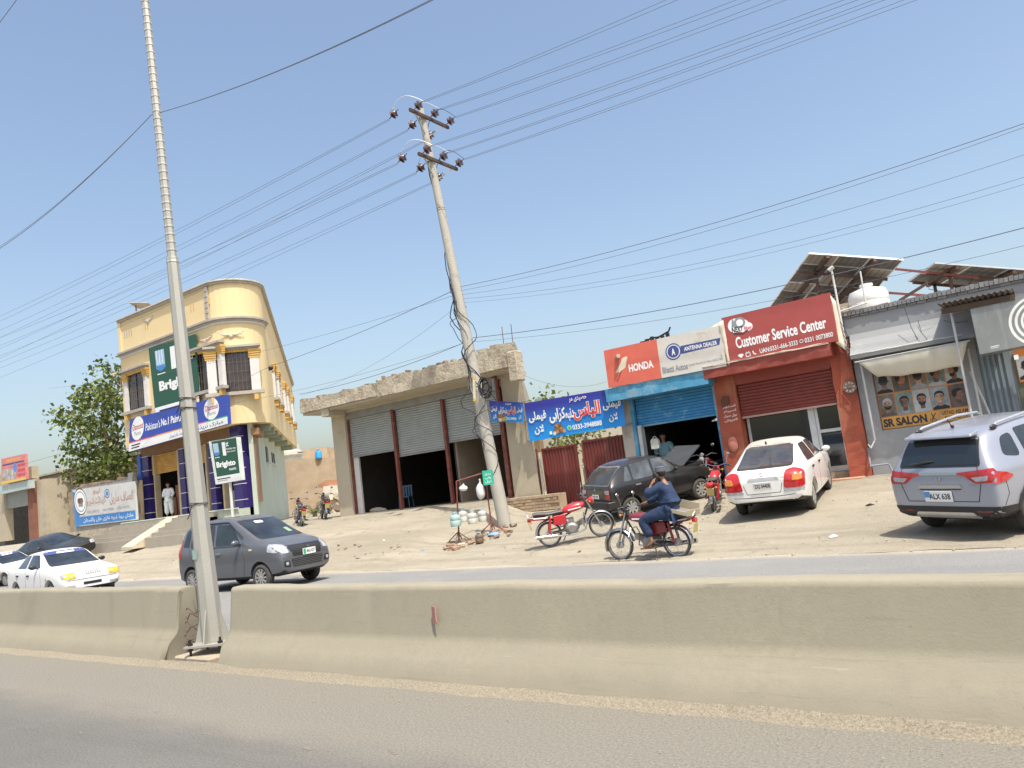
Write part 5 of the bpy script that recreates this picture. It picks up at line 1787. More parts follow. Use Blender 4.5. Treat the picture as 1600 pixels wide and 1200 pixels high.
# poster window
q0, q1 = P(1364, 588, YS_), P(1518, 652, YS_)
wx0, wx1, wz0, wz1 = -3.56, -1.66, 1.90, 3.34
MB().box((wx0 - .02, YS_ + .10, wz0 - .02), (wx1 + .02, YS_ + .14, wz1)).build('window_backing', M('orange_backing', (.33, .12, .045), .5), sa)
c4 = [Vector((wx0, YS_ + .09, wz0)), Vector((wx1, YS_ + .09, wz0)), Vector((wx1, YS_ + .09, wz1)), Vector((wx0, YS_ + .09, wz1))]
def hair_poster(p, us, vs_, rows, seed):
    """rows of printed heads: generic haircuts seen from behind, from the side and from the front"""
    rn = random.Random(seed)
    skins = [M('print_skin_a', (.34, .17, .10), .5, var=.3, vs=9), M('print_skin_b', (.44, .27, .19), .5, var=.25, vs=9), M('print_skin_c', (.22, .11, .07), .5, var=.3, vs=9)]
    shade = [M('print_shade_a', (.17, .08, .05), .5, var=.3, vs=9), M('print_shade_b', (.26, .15, .10), .5, var=.3, vs=9), M('print_shade_c', (.10, .05, .035), .5, var=.3, vs=9)]
    bgs = [M('print_bg_a', (.24, .29, .31), .5, var=.35, vs=5), M('print_bg_b', (.17, .14, .11), .5, var=.4, vs=5), M('print_bg_c', (.38, .41, .43), .5, var=.2, vs=5), M('print_bg_d', (.10, .08, .07), .5, var=.4, vs=5), M('print_bg_e', (.17, .22, .20), .5, var=.35, vs=5)]
    hair = M('print_hair', (.014, .012, .012), .5)
    hair2 = M('print_fade', (.06, .045, .038), .5, var=.4, vs=20)
    W, Hh = p.size()
    lay = [.004]
    def blob(cu, cv, pts, mat, flip=1):
        lay[0] += .00025
        p.poly([(cu + flip * x / W, cv + y / Hh) for x, y in pts], mat, lay[0])
    def ell(cu, cv, dx, dy, a, b, mat, flip=1, n=18, sq=1.0):
        blob(cu, cv, [(dx + a * math.copysign(abs(math.cos(t)) ** sq, math.cos(t)), dy + b * math.sin(t)) for t in [6.2832 * k / n for k in range(n)]], mat, flip)
    k = seed
    for r, (v0, v1) in enumerate(rows):
        for i in range(len(us) - 1):
            lay[0] = .004
            u0, u1 = us[i] + .006, us[i + 1] - .006
            p.rect(u0, v0 + .008, u1, v1 - .008, bgs[(k * 3 + r) % 5], .003)
            cw, ch = (u1 - u0) * W, (v1 - v0 - .016) * Hh
            s_ = min(cw, ch) * .40
            cu, cv = (u0 + u1) / 2, v0 + (v1 - v0) * .54
            fl = rn.choice((-1, 1))
            sk, sd = skins[k % 3], shade[k % 3]
            hw, bot = cw / 2 - .004, -(cv - v0 - .01) * Hh
            shirt = (bgs[2], hair, bgs[3], bgs[0])[k % 4]
            blob(cu, cv, [(-hw, bot), (hw, bot), (hw, bot * .82), (s_ * .45, bot * .62), (-s_ * .45, bot * .62), (-hw, bot * .82)], shirt)
            kind = (0, 1, 0, 1, 2)[(i + r) % 5] if r == 0 else (3, 3, 3, 3, 1)[i % 5]
            if kind == 0:        # back of a head with faded sides
                blob(cu, cv, [(-s_ * .42, bot * .7), (s_ * .42, bot * .7), (s_ * .40, -s_ * .3), (-s_ * .40, -s_ * .3)], sk)
                ell(cu, cv, 0, s_ * .10, s_ * .72, s_ * .86, sk, sq=.8)
                ell(cu, cv, 0, s_ * .16, s_ * .70, s_ * .80, hair2, sq=.8)
                ell(cu, cv, 0, s_ * .42, s_ * .72, s_ * .58, hair, sq=.75)
                for e in (-1, 1):
                    ell(cu, cv, e * s_ * .76, -s_ * .05, s_ * .10, s_ * .20, sd)
            elif kind in (1, 2):  # profile
                blob(cu, cv, [(-s_ * .35, bot * .72), (s_ * .35, bot * .72), (s_ * .30, -s_ * .3), (-s_ * .45, -s_ * .2)], sd, fl)
                blob(cu, cv, [(-s_ * .55, -s_ * .25), (-s_ * .3, -s_ * .7), (s_ * .15, -s_ * .85), (s_ * .50, -s_ * .80), (s_ * .62, -s_ * .62), (s_ * .60, -s_ * .48), (s_ * .67, -s_ * .40), (s_ * .63, -s_ * .30), (s_ * .84, -s_ * .10), (s_ * .70, s_ * .10), (s_ * .66, s_ * .30), (s_ * .68, s_ * .60), (s_ * .3, s_ * .9), (-s_ * .4, s_ * .8), (-s_ * .7, s_ * .3)], sk, fl)
                blob(cu, cv, [(-s_ * .58, -s_ * .35), (-s_ * .82, s_ * .1), (-s_ * .80, s_ * .65), (-s_ * .4, s_ * 1.02), (s_ * .3, s_ * 1.08), (s_ * .74, s_ * .88), (s_ * .70, s_ * .62), (s_ * .2, s_ * .58), (-s_ * .05, s_ * .40), (-s_ * .18, s_ * .0), (-s_ * .3, -s_ * .35)], hair, fl)
                if kind == 2 or k % 2:
                    blob(cu, cv, [(-s_ * .16, s_ * .0), (s_ * .05, -s_ * .35), (s_ * .60, -s_ * .36), (s_ * .66, -s_ * .60), (s_ * .50, -s_ * .95), (s_ * .1, -s_ * .95), (-s_ * .25, -s_ * .55)], hair, fl)
                ell(cu, cv, -s_ * .12, s_ * .02, s_ * .10, s_ * .17, sd, fl)
                blob(cu, cv, [(s_ * .48, s_ * .22), (s_ * .64, s_ * .20), (s_ * .64, s_ * .27), (s_ * .46, s_ * .30)], hair, fl)
            else:                # facing front
                blob(cu, cv, [(-s_ * .36, bot * .72), (s_ * .36, bot * .72), (s_ * .34, -s_ * .4), (-s_ * .34, -s_ * .4)], sd)
                ell(cu, cv, 0, s_ * .34, s_ * .74, s_ * .74, bgs[2] if k % 4 == 2 else hair, sq=.8)
                blob(cu, cv, [(-s_ * .60, s_ * .35), (-s_ * .62, -s_ * .2), (-s_ * .48, -s_ * .62), (-s_ * .18, -s_ * .88), (s_ * .18, -s_ * .88), (s_ * .48, -s_ * .62), (s_ * .62, -s_ * .2), (s_ * .60, s_ * .35), (s_ * .35, s_ * .62), (-s_ * .35, s_ * .62)], sk)
                blob(cu, cv, [(fl * s_ * .12, s_ * .5), (fl * s_ * .60, s_ * .35), (fl * s_ * .62, -s_ * .2), (fl * s_ * .48, -s_ * .62), (fl * s_ * .22, -s_ * .86), (fl * s_ * .2, -s_ * .3)], sd)
                if k % 2 == 0:
                    blob(cu, cv, [(-s_ * .62, -s_ * .10), (-s_ * .44, -s_ * .32), (-s_ * .2, -s_ * .30), (s_ * .2, -s_ * .30), (s_ * .44, -s_ * .32), (s_ * .62, -s_ * .10), (s_ * .52, -s_ * .66), (s_ * .2, -s_ * .95), (-s_ * .2, -s_ * .95), (-s_ * .52, -s_ * .66)], hair)
                for e in (-1, 1):
                    blob(cu, cv, [(e * s_ * .12, s_ * .17), (e * s_ * .44, s_ * .20), (e * s_ * .44, s_ * .26), (e * s_ * .12, s_ * .24)], hair)
                    ell(cu, cv, e * s_ * .27, s_ * .07, s_ * .10, s_ * .05, hair2)
                blob(cu, cv, [(-s_ * .05, s_ * .1), (s_ * .05, s_ * .1), (s_ * .13, -s_ * .24), (-s_ * .13, -s_ * .24)], sd)
                ell(cu, cv, 0, -s_ * .46, s_ * .20, s_ * .05, M('print_lip', (.20, .07, .055), .5))
            k += 1
p = Panel(*c4, thick=.004)
po = empty('salon_poster', (c4[0] + c4[2]) / 2, 0, 'salon window poster with two rows of haircut portraits over an orange name strip', 'poster')
p.sheet('sheet', M('poster_orange', (.50, .20, .05), .45), po)
hair_poster(p, [0, .2, .4, .6, .8, 1], None, [(.595, .985), (.20, .59)], 5)
p.rect(0, 0, 1, .195, M('strip_orange', (.60, .30, .07), .45), .003)
p.text('SR SALON', .015, .03, .52, .17, black_ink, .05, off=.006)
p.disc(.565, .05, .035, black_ink, off=.006, n=12, hole=.6)
p.disc(.605, .05, .035, black_ink, off=.0062, n=12, hole=.6)
p.stroke([(.575, .07), (.625, .165)], .02, black_ink)
p.stroke([(.60, .07), (.575, .165)], .02, black_ink)
p.stroke([(.64, .03), (.675, .17)], .025, grey_ink)
p.text('USTAD ASLAM', .69, .11, .975, .175, black_ink, .03, off=.006)
p.text('0306-2719', .715, .03, .96, .09, black_ink, .02, off=.006)
p.done(po, 'print')
MB().box((wx0 - .03, YS_ + .012, wz0 - .03), (wx1 + .03, YS_ + .022, wz1)).build('glass_hint', None, sa) if False else None
# awning cloth: back to the wall over a front rail, then hanging below it
awn = M('awning_canvas', (.60, .56, .46), .85, var=.06, fine=.05, streak=(3, .3, (.48, .43, .34)))
pipe = M('pale_pipe', (.50, .50, .50), .45, .2, dust=.1)
A0, A1 = P(1341, 566, 20.05), P(1512, 533, 20.05)
B0, B1 = P(1371, 589, 20.22), P(1503, 571, 20.22)
nu, nv = 26, 10
vs = []
for j in range(-3, nv + 1):
    for i in range(nu + 1):
        u = i / nu
        if j <= 0:
            t = -j / 3
            q = A0 * (1 - u) + A1 * u
            q = q + Vector((.03 * t, (YS_ - .02 - 20.05) * t, .10 * t - .03 * math.sin(math.pi * t)))
        else:
            v = j / nv
            top, bot = A0 * (1 - u) + A1 * u, B0 * (1 - u) + B1 * u
            q = top * (1 - v) + bot * v
            q = q + Vector((0, -.05 * math.sin(math.pi * v) - .018 * math.sin(u * 31 + v * 2) * v, -.05 * math.sin(math.pi * u) * v + .012 * math.sin(u * 17) * v))
        vs.append(q)
rows = nv + 4
fs = [(j * (nu + 1) + i, j * (nu + 1) + i + 1, (j + 1) * (nu + 1) + i + 1, (j + 1) * (nu + 1) + i) for j in range(rows - 1) for i in range(nu)]
aw = empty('awning', (-2.6, YS_ - .5, 3.4), 0, 'cream canvas awning sagging over the salon poster window', 'awning')
o = MB().add(vs, fs).build('canvas', awn, aw, smooth='all')
o.modifiers.new('t', 'SOLIDIFY').thickness = .01
MB().cyl(A0 + Vector((-.08, 0, .01)), A1 + Vector((.05, 0, .01)), .016, n=6).build('front_rail', pipe, aw)
MB().cyl(A0, (A0.x + .03, YS_ - .02, A0.z + .1), .015, n=6).build('side_rail', pipe, aw)
for px, py, qx, qy, nm in ((1345, 568, 1367, 688, 0),):
    a, b = P(px, py, 20.2), P(qx, qy, 20.4)
    MB().cyl(a, b, .028, n=8).build('strut', pipe, aw)
a = P(1367, 688, 20.4)
MB().tube([P(1357, 695, 20.45), P(1361, 700, 20.3), a], .02, 6).build('strut_foot', pipe, aw)
pp = empty('support_pipes', P(1520, 660, 20.2), 0, 'tall white steel pipes standing in front of the salon corner', 'pipe')
for (ax, ay), (bx, by), yy in (((1486, 488), (1521, 664), 19.9), ((1512, 545), (1542, 690), 20.4), ((1516, 580), (1556, 668), 20.5)):
    b = P(bx, by, yy)
    a = P(ax, ay, yy)
    d = (b - a).normalized()
    MB().cyl(a, a + d * ((a.z - .62) / max(.1, -d.z)), .028, n=8).build('pipe', pipe, pp)
lb2 = empty('metal_bracket', (-3.5, 20.4, .7), 0, 'low bent steel rail against the foot of the salon wall', 'rail')
MB().tube([P(1361, 728, 20.2), P(1386, 725, 20.3), P(1390, 726, 20.3), P(1402, 754, 20.2)], .022, 6).build('rail', M('grey_rail', (.24, .25, .28), .6), lb2)
MB().cyl(P(1356, 700, 20.5), P(1361, 730, 20.2), .02, n=6).build('rail', M('grey_rail', (.24, .25, .28), .6), lb2)
MB().prism([(-3.9, .55), (-3.4, .55), (-3.4, .74), (-3.9, .80)], 20.3, 20.61).build('kerb_stone', stepm, sa)
# roof wires and pipes above service centre/salon
rp = empty('roof_pipes', P(1312, 470, 20.8), 0, 'two thin white plumbing pipes rising between the maroon signboard and the water tank', 'pipe')
MB().tube([P(1325, 552, 20.45), P(1316, 510, 20.45), P(1299, 420, 20.45)], .026, 7).build('pipe', M('white_pvc', (.62, .60, .56), .45), rp)
MB().cyl(P(1298, 422, 20.45) + Vector((-.05, 0, 0)), P(1299, 419, 20.45) + Vector((.05, 0, .02)), .05, n=8).build('pipe_cap', M('white_pvc', (.62, .60, .56), .45), rp)
MB().cyl(P(1353, 477, 21.2), P(1344, 424, 21.2), .022, n=7).build('pipe', M('white_pvc', (.62, .60, .56), .45), rp)
MB().cyl(P(1312, 487, 20.5), P(1355, 473, 20.5), .02, n=6).build('pipe', M('white_pvc', (.62, .60, .56), .45), rp)
for k in range(5):
    a = P(1310 + k * 2, 500 + k * 6, 20.4)
    MB().tube([a, a + Vector((.1 - k * .03, -.05, -.2)), a + Vector((.16, 0, -.5 - k * .05)), a + Vector((.05, -.03, -.9))], .008, 4).build('loose_wire', cable_m, rp)
for k, (a, b, c) in enumerate((((1412, 478), (1424, 512), (1434, 530)), ((1434, 500), (1440, 520), (1452, 534)), ((1470, 455), (1452, 452), (1448, 440)), ((1474, 500), (1490, 505), (1512, 502)))):
    MB().tube([P(a[0], a[1], 20.3), P(b[0], b[1], 20.2), P(c[0], c[1], 20.3)], .008, 4).build('loose_wire', cable_m, rp)

# ================================================================== RIGHT-HAND SHOP
rs = empty('corner_shop', (1, 22, .7), 0, 'shop at the right edge with ribbed grey side panel, green glass and orange poster strip', 'building')
MB().box((-1.29, YS_ - .02, .4), (-.70, YS_ + .28, 3.9)).build('side_panel', M('ribbed_grey', (.19, .225, .25), .7, var=.1), rs)
for k in range(5):
    MB().box((-1.25 + k * .11, YS_ - .06, .5), (-1.20 + k * .11, YS_ - .021, 3.6)).build('rib', M('ribbed_grey', (.19, .225, .25), .7), rs)
MB().box((-.69, YS_ + .05, .4), (3.2, YS_ + .25, 3.9)).build('front_wall', greyp, rs)
MB().box((-.64, YS_ + .01, 1.2), (2.6, YS_ + .045, 3.2)).build('glass', M('green_glass', (.10, .11, .075), .1, coat=.5, var=.2), rs)
c4 = [Vector((-.60, YS_ - .02, 2.55)), Vector((1.4, YS_ - .02, 2.55)), Vector((1.4, YS_ - .02, 3.35)), Vector((-.60, YS_ - .02, 3.35))]
po = empty('salon_poster', (c4[0] + c4[2]) / 2, 0, 'orange topped haircut poster strip high on the glass of the right edge shop', 'poster')
p = Panel(*c4, thick=.01)
p.sheet('sheet', M('poster_orange2', (.45, .16, .04), .45), po)
hair_poster(p, [0, .19, .38, .57, .76, .95], None, [(.06, .72)], 9)
p.done(po, 'print')
# metal fascia box
c4 = [P(1531, 554, 19.6), P(1700, 520, 19.6), P(1690, 442, 19.65), P(1515, 480, 19.65)]
s = sign_root('fascia_sign', c4, 'brushed grey metal fascia box with a white ringed emblem at the right edge')
p = Panel(*c4, thick=.45)
p.sheet('board', M('brushed_fascia', (.30, .295, .27), .38, .65, var=.15, vs=1.4, streak=(5, .35, (.42, .41, .38))), s)
ringm = M('emblem_white', (.74, .73, .68), .5)
for k in range(3):
    p.disc(.60, .46, .55 - k * .11, ringm, off=.006 + .001 * k, hole=.90 - .02 * k, n=40)
p.rect(.115, .10, .20, .115, ringm)
p.rect(.115, .07, .19, .08, ringm)
p.done(s, 'emblem')
MB().box(tuple(P(1590, 560, 19.6) + Vector((-.06, 0, -.02))), tuple(P(1590, 560, 19.6) + Vector((.02, .05, .08)))).build('clip', white_ink, s)
# corrugated canopy sheet
a, b = P(1470, 482, 20.2), P(1590, 456, 20.2)
cn = empty('canopy_sheet', (a + b) / 2, 0, 'corrugated metal canopy sheet on timber above the fascia box', 'canopy')
vs, fs = [], []
n = 60
for i in range(n + 1):
    t = i / n
    x = a.x + 1.45 * t
    for yy, dz in ((19.55, .03), (20.6, .06)):
        vs.append((x, yy, a.z + dz + .02 * math.sin(t * n * 1.4)))
for i in range(n):
    fs.append((2 * i, 2 * i + 2, 2 * i + 3, 2 * i + 1))
o = MB().add(vs, fs).build('corrugated_sheet', M('canopy_metal', (.22, .19, .16), .6, .3, dust=.2), cn)
o.modifiers.new('t', 'SOLIDIFY').thickness = .008
for yy in (19.65, 20.4):
    MB().box((a.x + .05, yy - .04, a.z - .22 + (yy - 19.6) * .2), (a.x + 1.45, yy + .04, a.z - .10 + (yy - 19.6) * .2)).build('timber', M('dark_timber', (.07, .045, .03), .85), cn)

# ================================================================== ROOF: WATER TANK AND SOLAR ARRAYS
tq = P(1359, 478, 22.2)
tk = empty('water_tank', (tq.x, 22.2, 4.6), 0, 'white ribbed plastic water tank on the flat roof under the solar array', 'water tank')
tw = M('white_tank', (.80, .79, .75), .45, var=.03, dust=.12)
r_ = .50
hh_ = P(1359, 446, 22.2).z - 4.6
MB().lathe([(.001, .02), (r_, .02), (r_, hh_ * .16), (r_ - .02, hh_ * .18), (r_, hh_ * .21), (r_, hh_ * .38), (r_ - .02, hh_ * .40), (r_, hh_ * .43), (r_, hh_ * .58), (r_ - .02, hh_ * .60), (r_, hh_ * .63), (r_, hh_ * .76), (r_ * .90, hh_ * .88), (r_ * .45, hh_ * .94), (.14, hh_ * .95), (.14, hh_), (.001, hh_)], n=28).build('tank_body', tw, tk, world=False, smooth=True)
MB().cyl((0, 0, hh_), (0, 0, hh_ + .05), .17, n=16).build('lid', tw, tk, world=False)
sol_f = M('solar_cells', (.012, .014, .03), .15, coat=.5)
sol_b = M('panel_backsheet', (.095, .088, .078), .6, var=.35)
alum = M('panel_rim', (.66, .66, .64), .35, .5)
def array(TL, TR, BL, nu, nv, label, drop, beams=True, hide=0):
    ux, vy = (TR - TL) / nu, (BL - TL) / nv
    nrm_ = ux.cross(vy).normalized()
    if nrm_.z < 0:
        nrm_ = -nrm_
    root = empty('solar_array', TL, 0, label, 'solar array', 'rooftop solar arrays')
    for i in range(nu):
        for j in range(nv):
            o_ = TL + ux * (i + .012) + vy * (j + .012)
            a, b = ux * .976, vy * .976
            def blk(z0, z1, e=0.0):
                q_ = [o_ + a * e + b * e, o_ + a * (1 - e) + b * e, o_ + a * (1 - e) + b * (1 - e), o_ + a * e + b * (1 - e)]
                vs = [v + nrm_ * z0 for v in q_] + [v + nrm_ * z1 for v in q_]
                return vs, [(0, 3, 2, 1), (4, 5, 6, 7), (0, 1, 5, 4), (1, 2, 6, 5), (2, 3, 7, 6), (3, 0, 4, 7)]
            pn = MB().add(*blk(.0, .012, .02)).build('solar_panel', sol_b if (i + j) % 3 else M('panel_backsheet_lit_tone', (.26, .23, .19), .7), root)  # paler backsheet on some panels paints lit portions into the underside
            MB().add(*blk(.0125, .02, .02)).build('cell_face', sol_f, pn)
            fm = MB()
            c = [o_, o_ + a, o_ + a + b, o_ + b]
            for k in range(4):
                fm.bar(c[k] + nrm_ * .005, c[(k + 1) % 4] + nrm_ * .005, .03, .04, up=nrm_)
            fm.build('panel_frame', alum, pn)
            g = MB()
            for k in range(1, 5):
                g.bar(o_ + a * (k / 5) - nrm_ * .002, o_ + a * (k / 5) + b - nrm_ * .002, .012, .004, up=nrm_)
            g.build('cell_gap', black_ink, pn)
    br = M('brown_steel', (.085, .045, .03), .7, var=.25)
    for t in (.22, .72):
        p0, p1 = TL + (TR - TL) * t - nrm_ * .07, TL + (TR - TL) * t + (BL - TL) * 1.0 - nrm_ * .07
        MB().bar(p0, p1, .10, .08).build('beam', br, root)
    for t in (.25, .75):
        p0, p1 = TL + (BL - TL) * t - nrm_ * .15, TL + (BL - TL) * t + (TR - TL) - nrm_ * .15
        MB().bar(p0, p1, .08, .08).build('purlin', br, root)
    for t, w_ in ((.22, .25), (.72, .25), (.22, .75), (.72, .75)):
        p0 = TL + (TR - TL) * t + (BL - TL) * w_ - nrm_ * .15
        MB().bar(p0, Vector((p0.x, p0.y, drop)), .08, .08).build('post', br, root)
        MB().bar(p0 + Vector((0, 0, -.75)), p0 + (TR - TL).normalized() * .55 - nrm_ * .05, .05, .05).build('brace', br, root)
    return root
TL, TR, BL = P(1264, 396, 22.2), P(1412, 406, 22.2), P(1203, 478, 24.6)
array(TL, TR, BL, 3, 6, 'large tilted solar array seen from below on the roof behind the maroon signboard', 4.5)
TL2, TR2, BL2 = P(1461, 411, 22.6), P(1640, 424, 22.6), P(1418, 440, 24.6)
array(TL2, TR2, BL2, 3, 2, 'smaller tilted solar array seen from below on the roof behind the salon parapet', 4.6)
fbm = empty('steel_frame', P(1440, 430, 23), 0, 'red brown steel beams linking the two solar arrays', 'beam')
MB().bar(P(1395, 420, 23), P(1530, 434, 23), .06, .06).build('beam', M('red_steel', (.22, .06, .05), .6), fbm)
MB().bar(P(1380, 457, 23), P(1450, 462, 23), .06, .06).build('beam', M('red_steel', (.22, .06, .05), .6), fbm)
MB().bar(P(1405, 470, 23), P(1494, 414, 23), .07, .07).build('beam', M('brown_steel', (.085, .045, .03), .7), fbm)
rb = empty('roof_block', (P(1308, 480, 22.5)), 0, 'low tan block on the roof behind the maroon signboard edge', 'wall')
MB().box((-4.6, 22.3, 4.5), (-3.9, 22.8, 5.45)).build('block', plaster_tan, rb)

# ================================================================== VEHICLES
def clean_obj(o):
    bpy.data.objects.remove(o)
def loft_body(st, arches, wr, tuck=.10, bulge=.03, crease=.45):
    secs = []
    for (x, zb, zbelt, zt, yb, yt) in st:
        zte = zbelt + (zt - zbelt) * .90 if zt - zbelt > .2 else zbelt + (zt - zbelt) * .72
        ym = yb + bulge
        half = [(0, zb), (ym - tuck - .06, zb), (ym - .035, zb + .07), (ym, zb + (zbelt - zb) * .48), (ym - .008, zbelt - .10), (yb, zbelt), (yt, zte), (yt * .72, zte + (zt - zte) * .72), (0, zt)]
        secs.append([(x, y, z) for y, z in half] + [(x, -y, z) for y, z in half[-2:0:-1]])
    n = len(secs[0])
    bm = bmesh.new()
    V = [[bm.verts.new(p) for p in s_] for s_ in secs]
    for i in range(len(V) - 1):
        for j in range(n):
            bm.faces.new((V[i][j], V[i + 1][j], V[i + 1][(j + 1) % n], V[i][(j + 1) % n]))
    for r in (V[0], V[-1]):
        h = n // 2
        bm.faces.new((r[0], r[1], r[n - 1]))
        for j in range(1, h - 1):
            bm.faces.new((r[j], r[j + 1], r[n - j - 1], r[n - j]))
        bm.faces.new((r[h - 1], r[h], r[h + 1]))
    bmesh.ops.recalc_face_normals(bm, faces=bm.faces)
    bm.verts.index_update()
    cl_ = bm.edges.layers.float.get('crease_edge') or bm.edges.layers.float.new('crease_edge')
    idx = {v: (i, j) for i, r in enumerate(V) for j, v in enumerate(r)}
    for e in bm.edges:
        (i0, j0), (i1, j1) = idx[e.verts[0]], idx[e.verts[1]]
        if j0 == j1 and j0 in (5, n - 5):
            e[cl_] = crease
        if j0 == j1 and j0 in (2, n - 2, 1, n - 1):
            e[cl_] = .7
        if j0 == j1 and j0 in (6, n - 6):
            e[cl_] = crease * .75
        if i0 == i1 and i0 in (0, len(V) - 1):
            e[cl_] = crease * .9
    me = bpy.data.meshes.new('body')
    bm.to_mesh(me)
    bm.free()
    o = bpy.data.objects.new('body', me)
    COL.objects.link(o)
    md = o.modifiers.new('s', 'SUBSURF')
    md.levels = md.render_levels = 2
    cut = MB()
    cut.cur = 1
    for ax in arches:
        for sy in (-1, 1):
            y0, y1 = (.42, 1.4) if sy > 0 else (-1.4, -.42)
            k = len(cut.v)
            cut.lathe([(.0005, y0), (wr + .055, y0), (wr + .055, y1), (.0005, y1)], (ax, 0, wr + .01), 'Y', 24)
    cm = cut.mesh('cut', [rubber, blackpl])
    co_ = bpy.data.objects.new('cut', cm)
    COL.objects.link(co_)
    bo = o.modifiers.new('b', 'BOOLEAN')
    bo.operation = 'DIFFERENCE'
    bo.solver = 'EXACT'
    bo.object = co_
    me.materials.append(rubber)
    me.materials.append(blackpl)
    bo.show_viewport = False
    dg = bpy.context.evaluated_depsgraph_get()
    dg.update()
    smooth_me = bpy.data.meshes.new_from_object(o.evaluated_get(dg))
    bvh = BVHTree.FromPolygons([v.co.copy() for v in smooth_me.vertices], [tuple(p.vertices) for p in smooth_me.polygons])
    bo.show_viewport = True
    dg.update()
    fin = bpy.data.meshes.new_from_object(o.evaluated_get(dg))
    bpy.data.objects.remove(o)
    bpy.data.objects.remove(co_)
    return fin, bvh
def rnd(pts, r=.05, k=3):
    out = []
    n = len(pts)
    for i in range(n):
        p0, p1, p2 = Vector(pts[i - 1]), Vector(pts[i]), Vector(pts[(i + 1) % n])
        a, b = (p0 - p1), (p2 - p1)
        ra, rb_ = min(r, a.length * .45), min(r, b.length * .45)
        s_, e = p1 + a.normalized() * ra, p1 + b.normalized() * rb_
        for t in range(k + 1):
            u = t / k
            q = s_ * (1 - u) ** 2 + p1 * 2 * u * (1 - u) + e * u * u
            out.append((q.x, q.y))
    return out
def decal(bvh, poly, side, mat, name, parent, off=.006, skirt=.016, res=.07, label=None):
    """a conforming inset panel: 2-D outline seen from a side, dropped on to the bodywork"""
    bm = bmesh.new()
    f = bm.faces.new([bm.verts.new((a, b, 0)) for a, b in poly])
    for ax in (0, 1):
        lo, hi = min(p[ax] for p in poly), max(p[ax] for p in poly)
        k = math.floor(lo / res) + 1
        while k * res < hi:
            co, no = [0, 0, 0], [0, 0, 0]
            co[ax] = k * res
            no[ax] = 1
            bmesh.ops.bisect_plane(bm, geom=bm.verts[:] + bm.edges[:] + bm.faces[:], plane_co=co, plane_no=no, dist=1e-5)
            k += 1
    bm.verts.ensure_lookup_table()
    low = {}
    for v in bm.verts:
        a, b = v.co.x, v.co.y
        if side in ('L', 'R'):
            s_ = 1 if side == 'L' else -1
            o_, d = Vector((a, 3 * s_, b)), Vector((0, -s_, 0))
        elif side in ('F', 'B'):
            s_ = 1 if side == 'F' else -1
            o_, d = Vector((1.5 + 5 * s_, a, b)), Vector((-s_, 0, 0))
        else:
            o_, d = Vector((a, b, 4)), Vector((0, 0, -1))
        h = bvh.ray_cast(o_, d)
        if h[0] is None:
            h = bvh.find_nearest(o_ + d * (2.2 if side in 'LRT' else 2.6))
        nn = h[1] if h[1].dot(d) < 0 else -h[1]
        v.co = h[0] + nn * off
        low[v] = h[0] - nn * skirt
    bd = [e for e in bm.edges if len(e.link_faces) == 1]
    nv = {}
    for e in bd:
        for v in e.verts:
            if v not in nv:
                nv[v] = bm.verts.new(low[v])
    for e in bd:
        a, b = e.verts
        bm.faces.new((a, b, nv[b], nv[a]))
    bmesh.ops.recalc_face_normals(bm, faces=bm.faces)
    me = bpy.data.meshes.new(name)
    bm.to_mesh(me)
    bm.free()
    me.materials.append(mat)
    me.shade_smooth()
    try:
        me.set_sharp_from_angle(angle=R(35))
    except Exception:
        pass
    o = bpy.data.objects.new(name, me)
    COL.objects.link(o)
    o.parent = parent
    if label:
        o['label'] = label
    return o
def seam(bvh, pts, side, parent, w=.010, name='panel_gap', mat=None, off=.002):
    o = None
    for (a, b), (c, d) in zip(pts[:-1], pts[1:]):
        L = math.hypot(c - a, d - b)
        nx, ny = -(d - b) / L * w / 2, (c - a) / L * w / 2
        o = decal(bvh, [(a + nx, b + ny), (a - nx, b - ny), (c - nx, d - ny), (c + nx, d + ny)], side, mat or blackpl, name, parent, off, .004, .12)
    return o
_wh = {}
